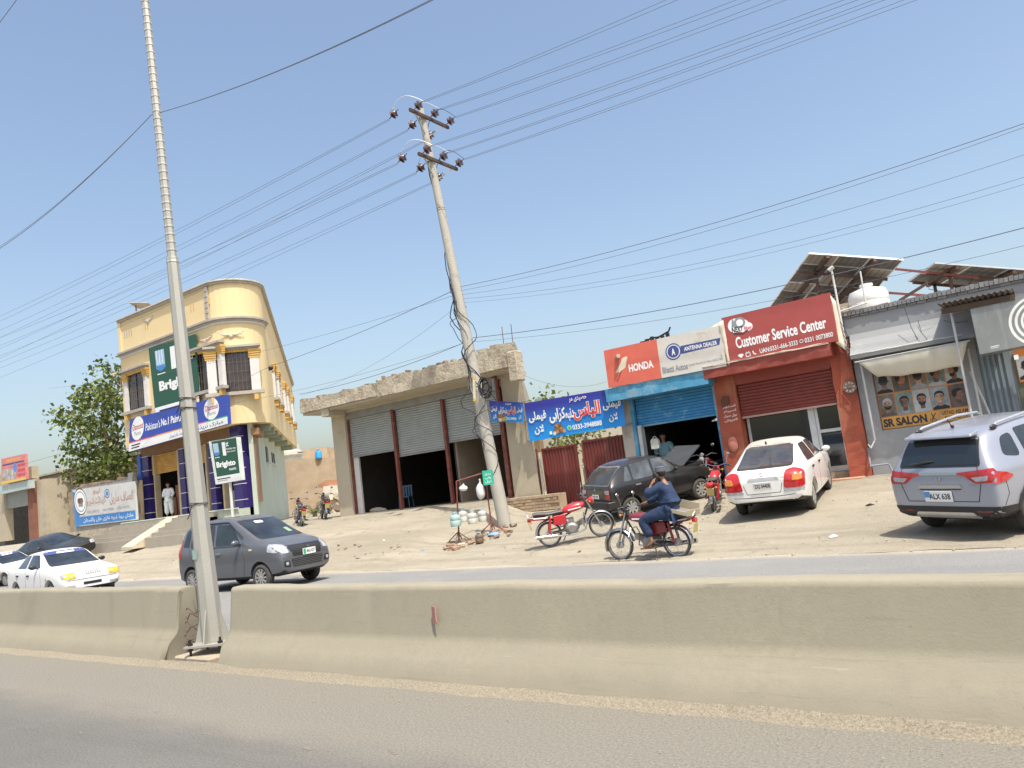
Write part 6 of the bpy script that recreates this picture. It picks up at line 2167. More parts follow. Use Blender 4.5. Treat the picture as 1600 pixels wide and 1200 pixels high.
def wheel(parent, x, y, r, w=.17, style=0, side=1):
    key = (round(r, 3), w, style)
    if key not in _wh:
        ty = MB().lathe([(r * .64, -w / 2 + .01), (r * .80, -w / 2 - .005), (r * .96, -w / 2 + .012), (r, -w / 2 + .035), (r, w / 2 - .035), (r * .96, w / 2 - .012), (r * .80, w / 2 + .005), (r * .64, w / 2 - .01)], axis='Y', n=28).mesh('tyre', rubber, True)
        rim = MB()
        rim.lathe([(r * .66, w / 2 - .005), (r * .60, w / 2 - .012), (r * .57, w / 2 - .05), (r * .55, -w / 2 + .02)], axis='Y', n=28)
        rim_back = MB().lathe([(.001, 0), (r * .6, 0)], axis='Y', n=24).mesh('brake_disc', blackpl)
        ns = (8, 5, 10, 12)[style]
        for k in range(ns):
            a = 2 * math.pi * k / ns
            d = Vector((math.cos(a), 0, math.sin(a)))
            t = Vector((-math.sin(a), 0, math.cos(a)))
            if style == 1:
                for s_ in (-1, 1):
                    rim.bar(d * r * .16 + t * s_ * .012 + Vector((0, w / 2 - .03, 0)), d * r * .60 + t * s_ * .05 + Vector((0, w / 2 - .02, 0)), .022, .03, up=(0, 1, 0))
            else:
                rim.bar(d * r * .14 + Vector((0, w / 2 - .02, 0)), d * r * .60 + Vector((0, w / 2 - .018, 0)), .05 if style == 0 else .038, .03, up=(0, 1, 0))
        rim.lathe([(.001, w / 2 + .0), (r * .12, w / 2 - .002), (r * .17, w / 2 - .012), (r * .17, w / 2 - .05)], axis='Y', n=14)
        rm = rim.mesh('rim', M('wheel_silver', (.42, .41, .39), .4, .5, dust=.3) if style != 1 else M('alloy_two_tone', (.40, .40, .41), .3, .6, dust=.2), True)
        _wh[key] = (ty, rm, rim_back)
    ty, rm, bk = _wh[key]
    o = bpy.data.objects.new('wheel', bk)
    COL.objects.link(o)
    o.parent = parent
    o.location = (x, y, r)
    if y < 0:
        o.rotation_euler = (0, 0, math.pi)
    for nm, m in (('tyre', ty), ('rim', rm)):
        c = bpy.data.objects.new(nm, m)
        COL.objects.link(c)
        c.parent = o
    return o
def local_panel(root, pts, **k):
    m = wmat(root)
    return Panel(*[m @ Vector(p) for p in pts], **k)
def plate(root, x, y, z, w, h, text, facing, label=None, greenband=False, tilt=0.0, blueband=False):
    """facing +1 front, -1 rear"""
    f = facing
    c = [Vector((x, y + f * (-w / 2), z - h / 2)), Vector((x, y + f * (w / 2), z - h / 2)), Vector((x - f * tilt, y + f * (w / 2), z + h / 2)), Vector((x - f * tilt, y + f * (-w / 2), z + h / 2))]
    p = local_panel(root, c, thick=.012)
    o = p.sheet('licence_plate', white_ink, root)
    u0 = .1
    if greenband:
        p.rect(.03, .06, .22, .94, M('plate_green', (.03, .35, .14), .5), .002)
        u0 = .28
    if blueband:
        p.rect(.0, .4, .22, 1.0, M('plate_blue', (.10, .30, .60), .5), .002)
        u0 = .18
    p.text(text, u0, .22, .94, .80, M('plate_ink', (.06, .06, .07), .5), .03, off=.004)
    for mb, mat in p.ink.values():
        mb.build('plate_lettering', mat, o)
    return o
def settle(root, pos, heading, wb, tr, scale=1.0, flat=False):
    """stand the car on the ground at its rear axle"""
    c, s_ = math.cos(heading), math.sin(heading)
    f = (pos[0] + wb * c, pos[1] + wb * s_)
    h = (lambda x, y: .005) if flat else (lambda x, y: max(ground_z(x, y), 0))
    l, r = (pos[0] - tr * s_, pos[1] + tr * c), (pos[0] + tr * s_, pos[1] - tr * c)
    zr = (h(*l) + h(*r)) / 2
    zf = h(*f)
    root.location = (pos[0], pos[1], zr)
    pitch = -math.atan2(zf - zr, wb)
    roll = math.atan2(h(*l) - h(*r), 2 * tr)
    m = Matrix.Rotation(heading, 4, 'Z') @ Matrix.Rotation(pitch, 4, 'Y') @ Matrix.Rotation(roll, 4, 'X')
    root.rotation_euler = m.to_euler()
    root.scale = (scale,) * 3
def mirror_part(root, x, y, z, mat, s=1.0):
    s *= .82
    sg_ = 1 if y > 0 else -1
    mb = MB()
    mb.ball((x, y + sg_ * .11, z), .1 * s, 10, 6, (.55, 1.15, .75))
    o = mb.build('door_mirror', mat, root, world=False, smooth=True)
    MB().bar((x, y - sg_ * .02, z - .05), (x, y + sg_ * .06, z - .03), .05, .03).build('mirror_arm', blackpl, o, world=False)
    return o
def lamp_glass(n, c, r=.12, e=None):
    return M(n, c, r, coat=.8, var=.25, vs=14)
tail_red = lamp_glass('tail_red', (.42, .015, .015))
tail_amber = lamp_glass('tail_amber', (.60, .20, .02))
lens_clear = lamp_glass('lens_clear', (.36, .37, .39), .06)
def car(name, label, cat, st, paint, pos, heading, wb, tr, wr, style, group=None, scale=1.0, flat=False, crease=.45):
    root = empty(name, (0, 0, 0), 0, label, cat, group)
    fin, bvh = loft_body(st, (0, wb), wr, crease=crease)
    fin.materials.clear()
    fin.materials.append(paint)
    fin.materials.append(blackpl)
    for p in fin.polygons:
        if p.normal.z < -.6 and p.center.z < .45:
            p.material_index = 1
    fin.shade_smooth()
    try:
        fin.set_sharp_from_angle(angle=R(32))
    except Exception:
        pass
    b = bpy.data.objects.new('body', fin)
    COL.objects.link(b)
    b.parent = root
    settle(root, pos, heading, wb, tr, scale, flat)
    for ax in (0, wb):
        for sy in (-1, 1):
            wheel(root, ax, sy * (tr + .01), wr, .16, style)
    return root, bvh
def handles(bvh, root, pts, mat):
    for x, z in pts:
        for s_ in ('L', 'R'):
            decal(bvh, rnd([(x - .08, z - .018), (x + .08, z - .018), (x + .08, z + .018), (x - .08, z + .018)], .015), s_, mat, 'door_handle', root, .022, .01)
def sides(bvh, root, polys, mat, name='side_window', r=.05, off=.006):
    for p_ in polys:
        for s_ in ('L', 'R'):
            decal(bvh, rnd(p_, r), s_, mat, name, root, off)
def rim_seal(bvh, root, poly, side, mat, name, r=.05, grow=.02):
    """dark rubber surround below the glass"""
    cx, cy = sum(p[0] for p in poly) / len(poly), sum(p[1] for p in poly) / len(poly)
    w, h = max(abs(p[0] - cx) for p in poly), max(abs(p[1] - cy) for p in poly)
    g = [(cx + (a - cx) * (w + grow) / w, cy + (b - cy) * (h + grow) / h) for a, b in poly]
    return decal(bvh, rnd(g, r), side, mat, name, root, .003, .006)

def paint_mat(n, col, dust=.25, metal=0.0):
    return M(n, col, .32, metal, var=.03, coat=.7, dust=dust, vs=2)

# ---- white compact saloon parked facing the service centre
wp = paint_mat('white_paint', (.78, .77, .74), .12)
st = [(-.93, .42, .72, .80, .60, .50), (-.90, .36, .84, .92, .73, .62), (-.72, .33, .93, 1.02, .80, .66), (-.34, .24, .95, 1.05, .815, .64), (.28, .20, .94, 1.40, .82, .55), (.95, .20, .92, 1.475, .825, .585),
      (1.45, .20, .91, 1.44, .825, .57), (2.22, .20, .90, 1.00, .81, .66), (2.75, .21, .84, .92, .79, .64), (3.12, .26, .70, .77, .72, .58), (3.21, .34, .58, .64, .62, .5)]
toy, bv = car('parked_saloon', 'white compact saloon parked nose in to the service centre, rear towards the road', 'car', st, wp, (-5.28, 16.95), R(95), 2.37, .70, .30, 0, 'cars along the shops', 1.02)
rw = [(-.56, 1.03), (.56, 1.03), (.47, 1.37), (-.47, 1.37)]
rim_seal(bv, toy, rw, 'B', blackpl, 'window_seal')
decal(bv, rnd(rw, .07), 'B', glass_rear, 'rear_window', toy)
decal(bv, rnd([(-.58, 1.02), (.58, 1.02), (.48, 1.38), (-.48, 1.38)], .06), 'F', glass_cl, 'windscreen', toy)
sides(bv, toy, [[(.05, 1.00), (.80, .98), (.80, 1.34), (.42, 1.33)], [(.88, .98), (1.86, .97), (1.42, 1.33), (.88, 1.345)]], glass_rear)
for s_ in (-1, 1):
    o = decal(bv, rnd([(s_ * .40, .62), (s_ * .795, .62), (s_ * .80, .92), (s_ * .62, .985), (s_ * .46, .96)], .06), 'B', tail_red, 'tail_light', toy, .012)
    decal(bv, rnd([(s_ * .58, .76), (s_ * .76, .76), (s_ * .75, .87), (s_ * .60, .87)], .03), 'B', tail_amber, 'indicator', o, .016)
    decal(bv, rnd([(s_ * .40, .56), (s_ * .78, .56), (s_ * .78, .61), (s_ * .40, .61)], .02), 'B', lens_clear, 'reflector', o, .010)
    decal(bv, rnd([(s_ * .42, .64), (s_ * .70, .60), (s_ * .72, .76), (s_ * .50, .78)], .05), 'F', lens_clear, 'headlight', toy, .01)
    mirror_part(toy, 1.78, s_ * .80, 1.02, wp)
seam(bv, [(-.42, 1.005), (-.37, .68), (-.33, .55), (.33, .55), (.37, .68), (.42, 1.005)], 'B', toy)
seam(bv, [(-.80, .50), (-.3, .475), (.3, .475), (.80, .50)], 'B', toy, .012)
decal(bv, rnd([(-.34, .80), (.30, .80), (.27, .865), (-.29, .865)], .02), 'B', M('boot_recess', (.45, .44, .42), .4, .4), 'boot_handle', toy, .004)
plate(toy, -.955, 0.0, .70, .36, .15, 'DG 04400', -1, tilt=-.03)
for s_ in ('L', 'R'):
    seam(bv, [(.82, 1.0), (.84, .62), (.82, .32)], s_, toy)
    seam(bv, [(1.90, .96), (1.95, .62), (1.86, .32)], s_, toy)
    seam(bv, [(.02, 1.0), (.10, .72), (.36, .42)], s_, toy)
handles(bv, toy, ((.20, .86), (1.0, .85)), blackpl)
p = local_panel(toy, [(-.905, .06, .90), (-.905, -.06, .90), (-.925, -.06, .985), (-.925, .06, .985)][0:4])
def ring_emblem(root, x, y, z, s, facing, kind):
    f = facing
    p = local_panel(root, [Vector((x, y - f * s, z - s * .7)), Vector((x, y + f * s, z - s * .7)), Vector((x, y + f * s, z + s * .7)), Vector((x, y - f * s, z + s * .7))])
    if kind == 'oval':
        p.disc(.5, .5, s * .95, chrome, sy=.68, hole=.80, off=.012)
        p.disc(.5, .62, s * .50, chrome, sy=.45, hole=.68, off=.013)
        p.disc(.5, .5, s * .30, chrome, sy=1.9, hole=.62, off=.014)
    elif kind == 'H':
        p.stroke([(.30, .15), (.22, .9)], s * .20, chrome, .012)
        p.stroke([(.70, .15), (.78, .9)], s * .20, chrome, .012)
        p.stroke([(.28, .5), (.72, .5)], s * .18, chrome, .013)
    else:
        p.poly([(.80, .75), (.5, 1.0), (.15, .72), (.22, .52), (.62, .50)], chrome, .012)
        p.poly([(.20, .25), (.5, .0), (.85, .28), (.78, .48), (.38, .50)], chrome, .012)
    p.done(root, 'emblem')
ring_emblem(toy, -.925, 0.0, .925, .065, -1, 'oval')
def badge(root, x, y, z, w, h, text, f):
    p = local_panel(root, [Vector((x, y - f * w / 2, z - h / 2)), Vector((x, y + f * w / 2, z - h / 2)), Vector((x, y + f * w / 2, z + h / 2)), Vector((x, y - f * w / 2, z + h / 2))])
    p.text(text, 0, 0, 1, 1, steel, .02, off=.010)
    p.done(root, 'badge')
badge(toy, -.935, -.36, .845, .16, .035, 'PLATZ', -1)
MB().prism([(.02, 1.43), (.14, 1.44), (.04, 1.50)], -.012, .012).build('roof_antenna', blackpl, toy, world=False)
decal(bv, rnd([(.34, -.50), (1.35, -.52), (1.35, .52), (.34, .50)], .08), 'T', M('dusty_roof_film', (.42, .39, .34), .6), 'roof_film', toy, .003, .004)
MB().cyl((-.9, .35, .30), (-.60, .35, .30), .025, n=8).build('underbody', blackpl, toy, world=False)

# ---- silver crossover on the right
sp_ = paint_mat('silver_paint', (.33, .345, .40), .18, .35)
st = [(-.86, .52, .86, .92, .66, .56), (-.845, .42, 1.00, 1.07, .79, .70), (-.80, .36, 1.07, 1.17, .83, .72), (-.60, .34, 1.07, 1.54, .84, .62), (-.40, .32, 1.07, 1.64, .85, .63), (.45, .30, 1.04, 1.69, .86, .655),
      (1.25, .30, 1.01, 1.67, .86, .65), (1.62, .30, 1.0, 1.58, .86, .63), (2.50, .30, 1.0, 1.12, .845, .70), (3.1, .31, .95, 1.02, .82, .68), (3.45, .38, .80, .87, .75, .60), (3.54, .46, .65, .72, .66, .52)]
suv, bv = car('silver_crossover', 'silver seven seat crossover parked at the right edge with its rear towards the road', 'car', st, sp_, (-1.28, 14.25), R(63), 2.66, .755, .335, 1, 'cars along the shops', 1.0)
rw = [(-.62, 1.16), (.62, 1.16), (.54, 1.50), (-.54, 1.50)]
rim_seal(bv, suv, rw, 'B', blackpl, 'window_seal', grow=.03)
decal(bv, rnd(rw, .05), 'B', glass_dk, 'rear_window', suv)
decal(bv, rnd([(-.64, 1.16), (.64, 1.16), (.56, 1.55), (-.56, 1.55)], .05), 'F', glass_cl, 'windscreen', suv)
sides(bv, suv, [[(-.42, 1.22), (-.05, 1.14), (.02, 1.50), (-.26, 1.47)]], glass_cl, r=.09)
sides(bv, suv, [[(.10, 1.12), (.92, 1.10), (.92, 1.54), (.14, 1.535)], [(1.0, 1.10), (2.05, 1.10), (1.60, 1.49), (1.0, 1.54)]], glass_cl)
MB().prism([(-.46, 1.635), (-.70, 1.595), (-.71, 1.555), (-.52, 1.57)], -.54, .54).build('spoiler', sp_, suv, world=False, bevel=.01)
for s_ in (-1, 1):
    o = decal(bv, rnd([(s_ * .30, 1.05), (s_ * .80, 1.10), (s_ * .845, 1.02), (s_ * .80, .90), (s_ * .56, .89), (s_ * .42, 1.0), (s_ * .30, 1.02)], .03), 'B', tail_red, 'tail_light', suv, .014)
    sd = 'L' if s_ > 0 else 'R'
    decal(bv, rnd([(-.84, 1.07), (-.56, 1.00), (-.42, .93), (-.62, .88), (-.84, .88)], .03), sd, tail_red, 'light_wrap', o, .012)
    decal(bv, rnd([(s_ * .50, .98), (s_ * .76, 1.0), (s_ * .74, .93), (s_ * .58, .92)], .02), 'B', lens_clear, 'reverse_lens', o, .018)
    decal(bv, rnd([(s_ * .50, .47), (s_ * .72, .47), (s_ * .72, .50), (s_ * .50, .50)], .01), 'B', tail_red, 'reflector', suv, .012)
    decal(bv, rnd([(s_ * .42, .86), (s_ * .74, .84), (s_ * .74, .94), (s_ * .55, .96)], .04), 'F', lens_clear, 'headlight', suv, .01)
    mirror_part(suv, 1.98, s_ * .86, 1.10, sp_, 1.15)
    MB().tube([(-.25, s_ * .60, 1.60), (-.12, s_ * .60, 1.66), (.9, s_ * .62, 1.70), (1.45, s_ * .60, 1.665), (1.55, s_ * .60, 1.60)], [.018, .022, .022, .022, .018], 8).build('roof_rail', M('rail_silver', (.55, .55, .56), .3, .6), suv, world=False, smooth=True)
    MB().ball((-.20, s_ * .60, 1.62), .055, 8, 5, (1.7, .6, .7)).build('rail_end', blackpl, suv, world=False)
decal(bv, rnd([(-.30, 1.02), (.30, 1.02), (.30, 1.065), (-.30, 1.065)], .01), 'B', chrome, 'chrome_strip', suv, .012)
decal(bv, rnd([(-.36, .82), (.36, .82), (.32, .875), (-.32, .875)], .02), 'B', chrome, 'chrome_garnish', suv, .014)
decal(bv, rnd([(-.33, .80), (.33, .80), (.33, .822), (-.33, .822)], .01), 'B', blackpl, 'handle_gap', suv, .010)
decal(bv, [(-.82, .36), (.82, .36), (.82, .545), (-.82, .545)], 'B', blackpl, 'lower_bumper', suv, .013)
decal(bv, rnd([(-.52, .37), (.52, .37), (.44, .46), (-.44, .46)], .02), 'B', M('rail_silver', (.55, .55, .56), .3, .6), 'skid_plate', suv, .020)
for sd in ('L', 'R'):
    decal(bv, [(-.84, .36), (-.40, .36), (-.38, .50), (-.84, .545)], sd, blackpl, 'lower_cladding', suv, .014)
    decal(bv, [(.40, .33), (2.26, .33), (2.26, .44), (.40, .44)], sd, blackpl, 'lower_cladding', suv, .006)
    for cx in (0, 2.66):
        for k in range(9):
            a0, a1 = math.pi * k / 9, math.pi * (k + 1) / 9
            r0, r1 = .392, .45
            c_ = [(cx + r0 * math.cos(a0), .345 + r0 * math.sin(a0)), (cx + r1 * math.cos(a0), .345 + r1 * math.sin(a0)), (cx + r1 * math.cos(a1), .345 + r1 * math.sin(a1)), (cx + r0 * math.cos(a1), .345 + r0 * math.sin(a1))]
            decal(bv, c_, sd, blackpl, 'arch_cladding', suv, .018)
    seam(bv, [(.95, 1.10), (.95, .7), (.93, .45)], sd, suv)
    seam(bv, [(.06, 1.12), (.10, .95), (.42, .60), (.43, .45)], sd, suv)
    seam(bv, [(2.10, 1.10), (2.12, .7), (2.05, .45)], sd, suv)
    seam(bv, [(-.62, .88), (-.60, .70), (-.72, .545)], sd, suv, .012)
handles(bv, suv, ((.30, .93), (1.15, .92)), sp_)
seam(bv, [(-.60, 1.14), (-.64, .90), (-.56, .62), (.56, .62), (.64, .90), (.60, 1.14)], 'B', suv, .012)
plate(suv, -.885, 0.04, .70, .44, .16, 'ALX 638', -1, blueband=True, tilt=-.01)
ring_emblem(suv, -.868, 0, .955, .06, -1, 'H')
badge(suv, -.86, .62, .82, .14, .03, 'BR-V', -1)
badge(suv, -.86, -.52, .86, .12, .025, 'i-VTEC', -1)
MB().tube([(-.845, .42, 1.19), (-.80, .15, 1.22), (-.78, .06, 1.22)], .014, 5).build('rear_wiper', blackpl, suv, world=False)
MB().cyl((-.25, 0, 1.66), (-.33, 0, 1.80), .008, n=5).ball((-.24, 0, 1.67), .03, 8, 4).build('roof_antenna', blackpl, suv, world=False)
MB().box((-.5, -.5, .26), (3.2, .5, .34)).build('underbody', blackpl, suv, world=False)

glass_h = M('grey_cabin_glass', (.085, .095, .10), .06, var=.6, vs=3, coat=.5)
# ---- black hatchback with raised bonnet
bp_t = paint_mat('black_paint', (.010, .010, .011), .11)
st = [(-.55, .34, .72, .80, .655, .60), (-.535, .28, .82, .885, .675, .62), (-.47, .26, .87, .95, .69, .615), (-.12, .25, .875, 1.34, .69, .555), (.35, .25, .87, 1.405, .70, .565),
      (1.0, .25, .86, 1.40, .70, .565), (1.24, .25, .855, 1.34, .70, .56), (1.68, .25, .85, .95, .69, .60), (2.1, .25, .83, .90, .68, .58), (2.60, .28, .76, .82, .64, .55), (2.74, .34, .60, .66, .56, .48)]
hat, bv = car('black_hatchback', 'dusty black hatchback with its bonnet raised, parked at the parts shop door', 'car', st, bp_t, (-9.65, 17.9), R(60), 2.175, .60, .265, 0, 'cars along the shops', 1.02, crease=.85)
rw = [(-.57, .91), (.57, .91), (.50, 1.28), (-.50, 1.28)]
rim_seal(bv, hat, rw, 'B', M('grey_rubber', (.16, .16, .16), .7), 'window_seal')
o = decal(bv, rnd(rw, .05), 'B', glass_rear, 'rear_window', hat)
decal(bv, rnd([(-.56, .93), (.56, .93), (.47, 1.28), (-.47, 1.28)], .05), 'F', glass_cl, 'windscreen', hat)
sides(bv, hat, [[(-.10, .92), (.13, .915), (.13, 1.27), (.06, 1.27)], [(.18, .915), (.77, .905), (.77, 1.315), (.20, 1.30)], [(.84, .905), (1.55, .90), (1.22, 1.29), (.84, 1.315)]], glass_h, r=.03)
p = local_panel(hat, [(-.50, .5, .95), (-.50, -.5, .95), (-.25, -.5, 1.22), (-.25, .5, 1.22)])
p.poly([(.10, .62), (.22, .5), (.30, .62), (.24, .82), (.20, .65), (.12, .80)], white_ink, .05)
p.poly([(.16, .42), (.26, .42), (.24, .54), (.18, .54)], white_ink, .05)
p.poly([(.62, .45), (.70, .50), (.72, .85), (.66, .70)], M('sticker_pink', (.45, .15, .15), .6), .05)
for s_ in (-1, 1):
    o = decal(bv, rnd([(s_ * .44, .56), (s_ * .64, .56), (s_ * .64, .80), (s_ * .44, .80)], .02), 'B', tail_red, 'tail_light', hat, .010)
    decal(bv, rnd([(s_ * .455, .70), (s_ * .63, .70), (s_ * .63, .79), (s_ * .455, .79)], .02), 'B', lens_clear, 'reverse_lens', o, .014)
    decal(bv, rnd([(s_ * .36, .60), (s_ * .58, .60), (s_ * .58, .74), (s_ * .36, .74)], .02), 'F', lens_clear, 'headlight', hat, .01)
    mirror_part(hat, 1.42, s_ * .68, .95, blackpl, .9)
MB().prism([(-.68, -.62), (-.66, -.70), (-.60, -.71), (-.45, -.72), (-.45, .72), (-.60, .71), (-.66, .70), (-.68, .62)], .36, .52, 'Z').build('rear_bumper', blackpl, hat, world=False, bevel=.02)
MB().prism([(2.86, -.6), (2.8, -.68), (2.5, -.70), (2.5, .70), (2.8, .68), (2.86, .6)], .34, .50, 'Z').build('front_bumper', blackpl, hat, world=False, bevel=.02)
plate(hat, -.575, 0.0, .63, .30, .10, 'KJF 274', -1)
ring_emblem(hat, -.555, 0, .80, .04, -1, 's')
for sd in ('L', 'R'):
    seam(bv, [(.80, .90), (.80, .5), (.80, .30)], sd, hat)
    seam(bv, [(1.62, .88), (1.66, .6), (1.60, .30)], sd, hat)
handles(bv, hat, ((.28, .79), (.92, .78)), M('grey_rubber', (.10, .10, .10), .7))
seam(bv, [(-.60, .86), (-.42, .54), (.42, .54), (.60, .86)], 'B', hat, .012)
# open bonnet
M4 = Matrix.Translation((1.80, 0, .94)) @ Matrix.Rotation(R(-30), 4, 'Y')
bo_ = MB().prism([(0, -.58), (.0, .58), (.82, .52), (.82, -.52)], -.015, .012, 'Z').build('bonnet', M('bonnet_grey', (.055, .058, .062), .45, dust=.06), hat, world=False)
bo_.data.transform(M4)
MB().cyl((2.5, .45, .8), (2.28, .45, 1.42), .008, n=4).build('bonnet_stay', steel, hat, world=False)
MB().box((1.85, -.5, .86), (2.55, .5, .93)).build('engine_bay', blackpl, hat, world=False)

# ---- grey hatchback driving
gp_t = paint_mat('grey_paint', (.115, .12, .135), .14, .3)
st = [(-.52, .38, .85, .92, .60, .52), (-.50, .28, .98, 1.06, .69, .62), (-.46, .25, 1.0, 1.18, .71, .62), (-.36, .24, 1.0, 1.48, .72, .60), (-.15, .24, .99, 1.61, .73, .585), (.6, .24, .97, 1.665, .735, .60),
      (1.25, .24, .965, 1.65, .735, .605), (1.50, .24, .965, 1.59, .73, .595), (2.26, .24, .97, 1.10, .73, .64), (2.66, .25, .93, 1.04, .72, .62), (2.98, .28, .82, .92, .69, .58), (3.08, .34, .66, .73, .63, .52)]
wag, bv = car('grey_hatchback', 'dark grey tall hatchback driving right along the far carriageway behind the lamp pole', 'car', st, gp_t, (-17.95, 11.75), R(3), 2.4, .65, .28, 2, None, 1.06, flat=True)
decal(bv, rnd([(-.58, 1.10), (.58, 1.10), (.52, 1.52), (-.52, 1.52)], .06), 'F', glass_cl, 'windscreen', wag)
rim_seal(bv, wag, [(-.58, 1.10), (.58, 1.10), (.52, 1.52), (-.52, 1.52)], 'F', blackpl, 'windscreen_seal')
decal(bv, rnd([(-.58, 1.08), (.58, 1.08), (.50, 1.50), (-.50, 1.50)], .05), 'B', glass_dk, 'rear_window', wag)
sides(bv, wag, [[(-.30, 1.08), (-.06, 1.05), (-.06, 1.46), (-.20, 1.44)], [(.0, 1.04), (.84, 1.02), (.84, 1.50), (.02, 1.47)], [(.92, 1.02), (1.78, 1.02), (1.42, 1.46), (.92, 1.50)]], glass_cl)
grl = decal(bv, rnd([(-.38, .66), (.38, .66), (.47, .87), (-.47, .87)], .03), 'F', blackpl, 'grille', wag, .012)
decal(bv, rnd([(-.47, .875), (.47, .875), (.48, .895), (-.48, .895)], .01), 'F', chrome, 'chrome_strip', grl, .016)
low = decal(bv, rnd([(-.40, .44), (.40, .44), (.44, .60), (-.44, .60)], .03), 'F', blackpl, 'lower_grille', wag, .012)
for k in range(4):
    decal(bv, [(-.42, .46 + k * .035), (.42, .46 + k * .035), (.42, .472 + k * .035), (-.42, .472 + k * .035)], 'F', M('grille_grey', (.16, .16, .17), .4, .5), 'grille_bar', low, .018)
for s_ in (-1, 1):
    sd = 'L' if s_ > 0 else 'R'
    o = decal(bv, rnd([(s_ * .49, .74), (s_ * .64, .73), (s_ * .70, .84), (s_ * .68, .96), (s_ * .50, .91)], .03), 'F', lens_clear, 'headlight', wag, .012)
    decal(bv, rnd([(2.66, .80), (2.92, .76), (3.0, .86), (2.66, .95)], .03), sd, lens_clear, 'light_wrap', o, .010)
    decal(bv, rnd([(s_ * .47, .44), (s_ * .64, .46), (s_ * .63, .58), (s_ * .50, .58)], .03), 'F', blackpl, 'fog_recess', wag, .010)
    decal(bv, rnd([(s_ * .53, .485), (s_ * .60, .485), (s_ * .60, .555), (s_ * .53, .555)], .03), 'F', lens_clear, 'fog_light', wag, .018)
    decal(bv, rnd([(-.50, .80), (-.38, .80), (-.34, 1.25), (-.42, 1.25)], .02), sd, tail_red, 'tail_light', wag, .010)
    mirror_part(wag, 1.78, s_ * .74, 1.06, gp_t, 1.1)
    seam(bv, [(.88, 1.03), (.88, .6), (.86, .32)], sd, wag)
    seam(bv, [(1.86, 1.02), (1.92, .6), (1.84, .32)], sd, wag)
    seam(bv, [(-.06, 1.04), (.0, .85), (.30, .55), (.36, .34)], sd, wag)
    seam(bv, [(.10, 1.0), (1.8, .985)], sd, wag, .02, 'belt_moulding')
    decal(bv, rnd([(2.08, .86), (2.18, .86), (2.18, .90), (2.08, .90)], .015), sd, M('indicator_amber', (.6, .45, .25), .3), 'indicator', wag, .01)
    seam(bv, [(.30, 1.60), (1.3, 1.585)], 'T', wag) if False else None
    MB().tube([(-.05, s_ * .60, 1.50), (.5, s_ * .615, 1.545), (1.3, s_ * .61, 1.53), (1.85, s_ * .70, 1.16)], .012, 5).build('weather_strip', blackpl, wag, world=False)
handles(bv, wag, ((.20, .86), (1.05, .85)), chrome)
plate(wag, 3.115, .04, .715, .36, .13, 'MAG 4277', 1, greenband=True)
ring_emblem(wag, 3.10, .02, .83, .05, 1, 's')
p = local_panel(wag, [(1.98, -.38, 1.37), (1.98, .0, 1.37), (1.80, .0, 1.47), (1.80, -.38, 1.47)])
p.text('GAFFAR', .3, .50, .95, .95, white_ink, .03, off=.02)
p.text('MIAN', .45, .05, .8, .4, white_ink, .03, off=.02)
p.ink.clear()
decal(bv, rnd([(-.20, 1.44), (.02, 1.44), (.02, 1.49), (-.20, 1.49)], .02), 'F', white_ink, 'windscreen_sticker', wag, .009)
decal(bv, rnd([(.30, 1.16), (.42, 1.16), (.42, 1.26), (.30, 1.26)], .01), 'F', M('sticker_green', (.25, .38, .22), .5), 'windscreen_sticker', wag, .009)
MB().tube([(2.22, -.45, 1.13), (2.05, -.05, 1.20), (2.15, .2, 1.17)], .010, 4).tube([(2.24, .05, 1.12), (2.12, .42, 1.20)], .010, 4).build('wiper', blackpl, wag, world=False)

# ---- white saloon with yellow lamps driving at left
st = [(-.80, .36, .72, .79, .60, .52), (-.78, .27, .84, .90, .72, .64), (-.62, .24, .90, .96, .75, .66), (-.22, .23, .90, .98, .765, .64), (.22, .23, .89, 1.33, .77, .55), (.9, .23, .88, 1.385, .775, .57),
      (1.35, .23, .87, 1.36, .775, .565), (1.95, .23, .86, .94, .765, .66), (2.5, .23, .82, .88, .755, .64), (2.98, .26, .74, .79, .72, .60), (3.10, .34, .62, .68, .64, .54)]
ws, bv = car('white_saloon', 'white old saloon with yellow tinted headlamps driving right at the left edge', 'car', st, paint_mat('white_paint2', (.80, .79, .77), .05), (-25.5, 10.9), R(-4), 2.37, .66, .28, 0, None, 1.06, flat=True, crease=.7)
wsp = [(-.60, .95), (.60, .95), (.50, 1.30), (-.50, 1.30)]
rim_seal(bv, ws, wsp, 'F', blackpl, 'windscreen_seal')
decal(bv, rnd(wsp, .05), 'F', glass_cl, 'windscreen', ws)
decal(bv, rnd([(-.52, 1.235), (.52, 1.235), (.50, 1.30), (-.50, 1.30)], .02), 'F', navy_ink, 'sun_strip', ws, .009)
decal(bv, rnd([(-.56, .99), (.56, .99), (.48, 1.29), (-.48, 1.29)], .05), 'B', glass_cl, 'rear_window', ws)
sides(bv, ws, [[(.10, .95), (.74, .94), (.74, 1.27), (.34, 1.26)], [(.84, .94), (1.68, .93), (1.30, 1.26), (.84, 1.275)]], glass_cl, r=.03)
yel = lamp_glass('yellow_lens', (.72, .42, .02))
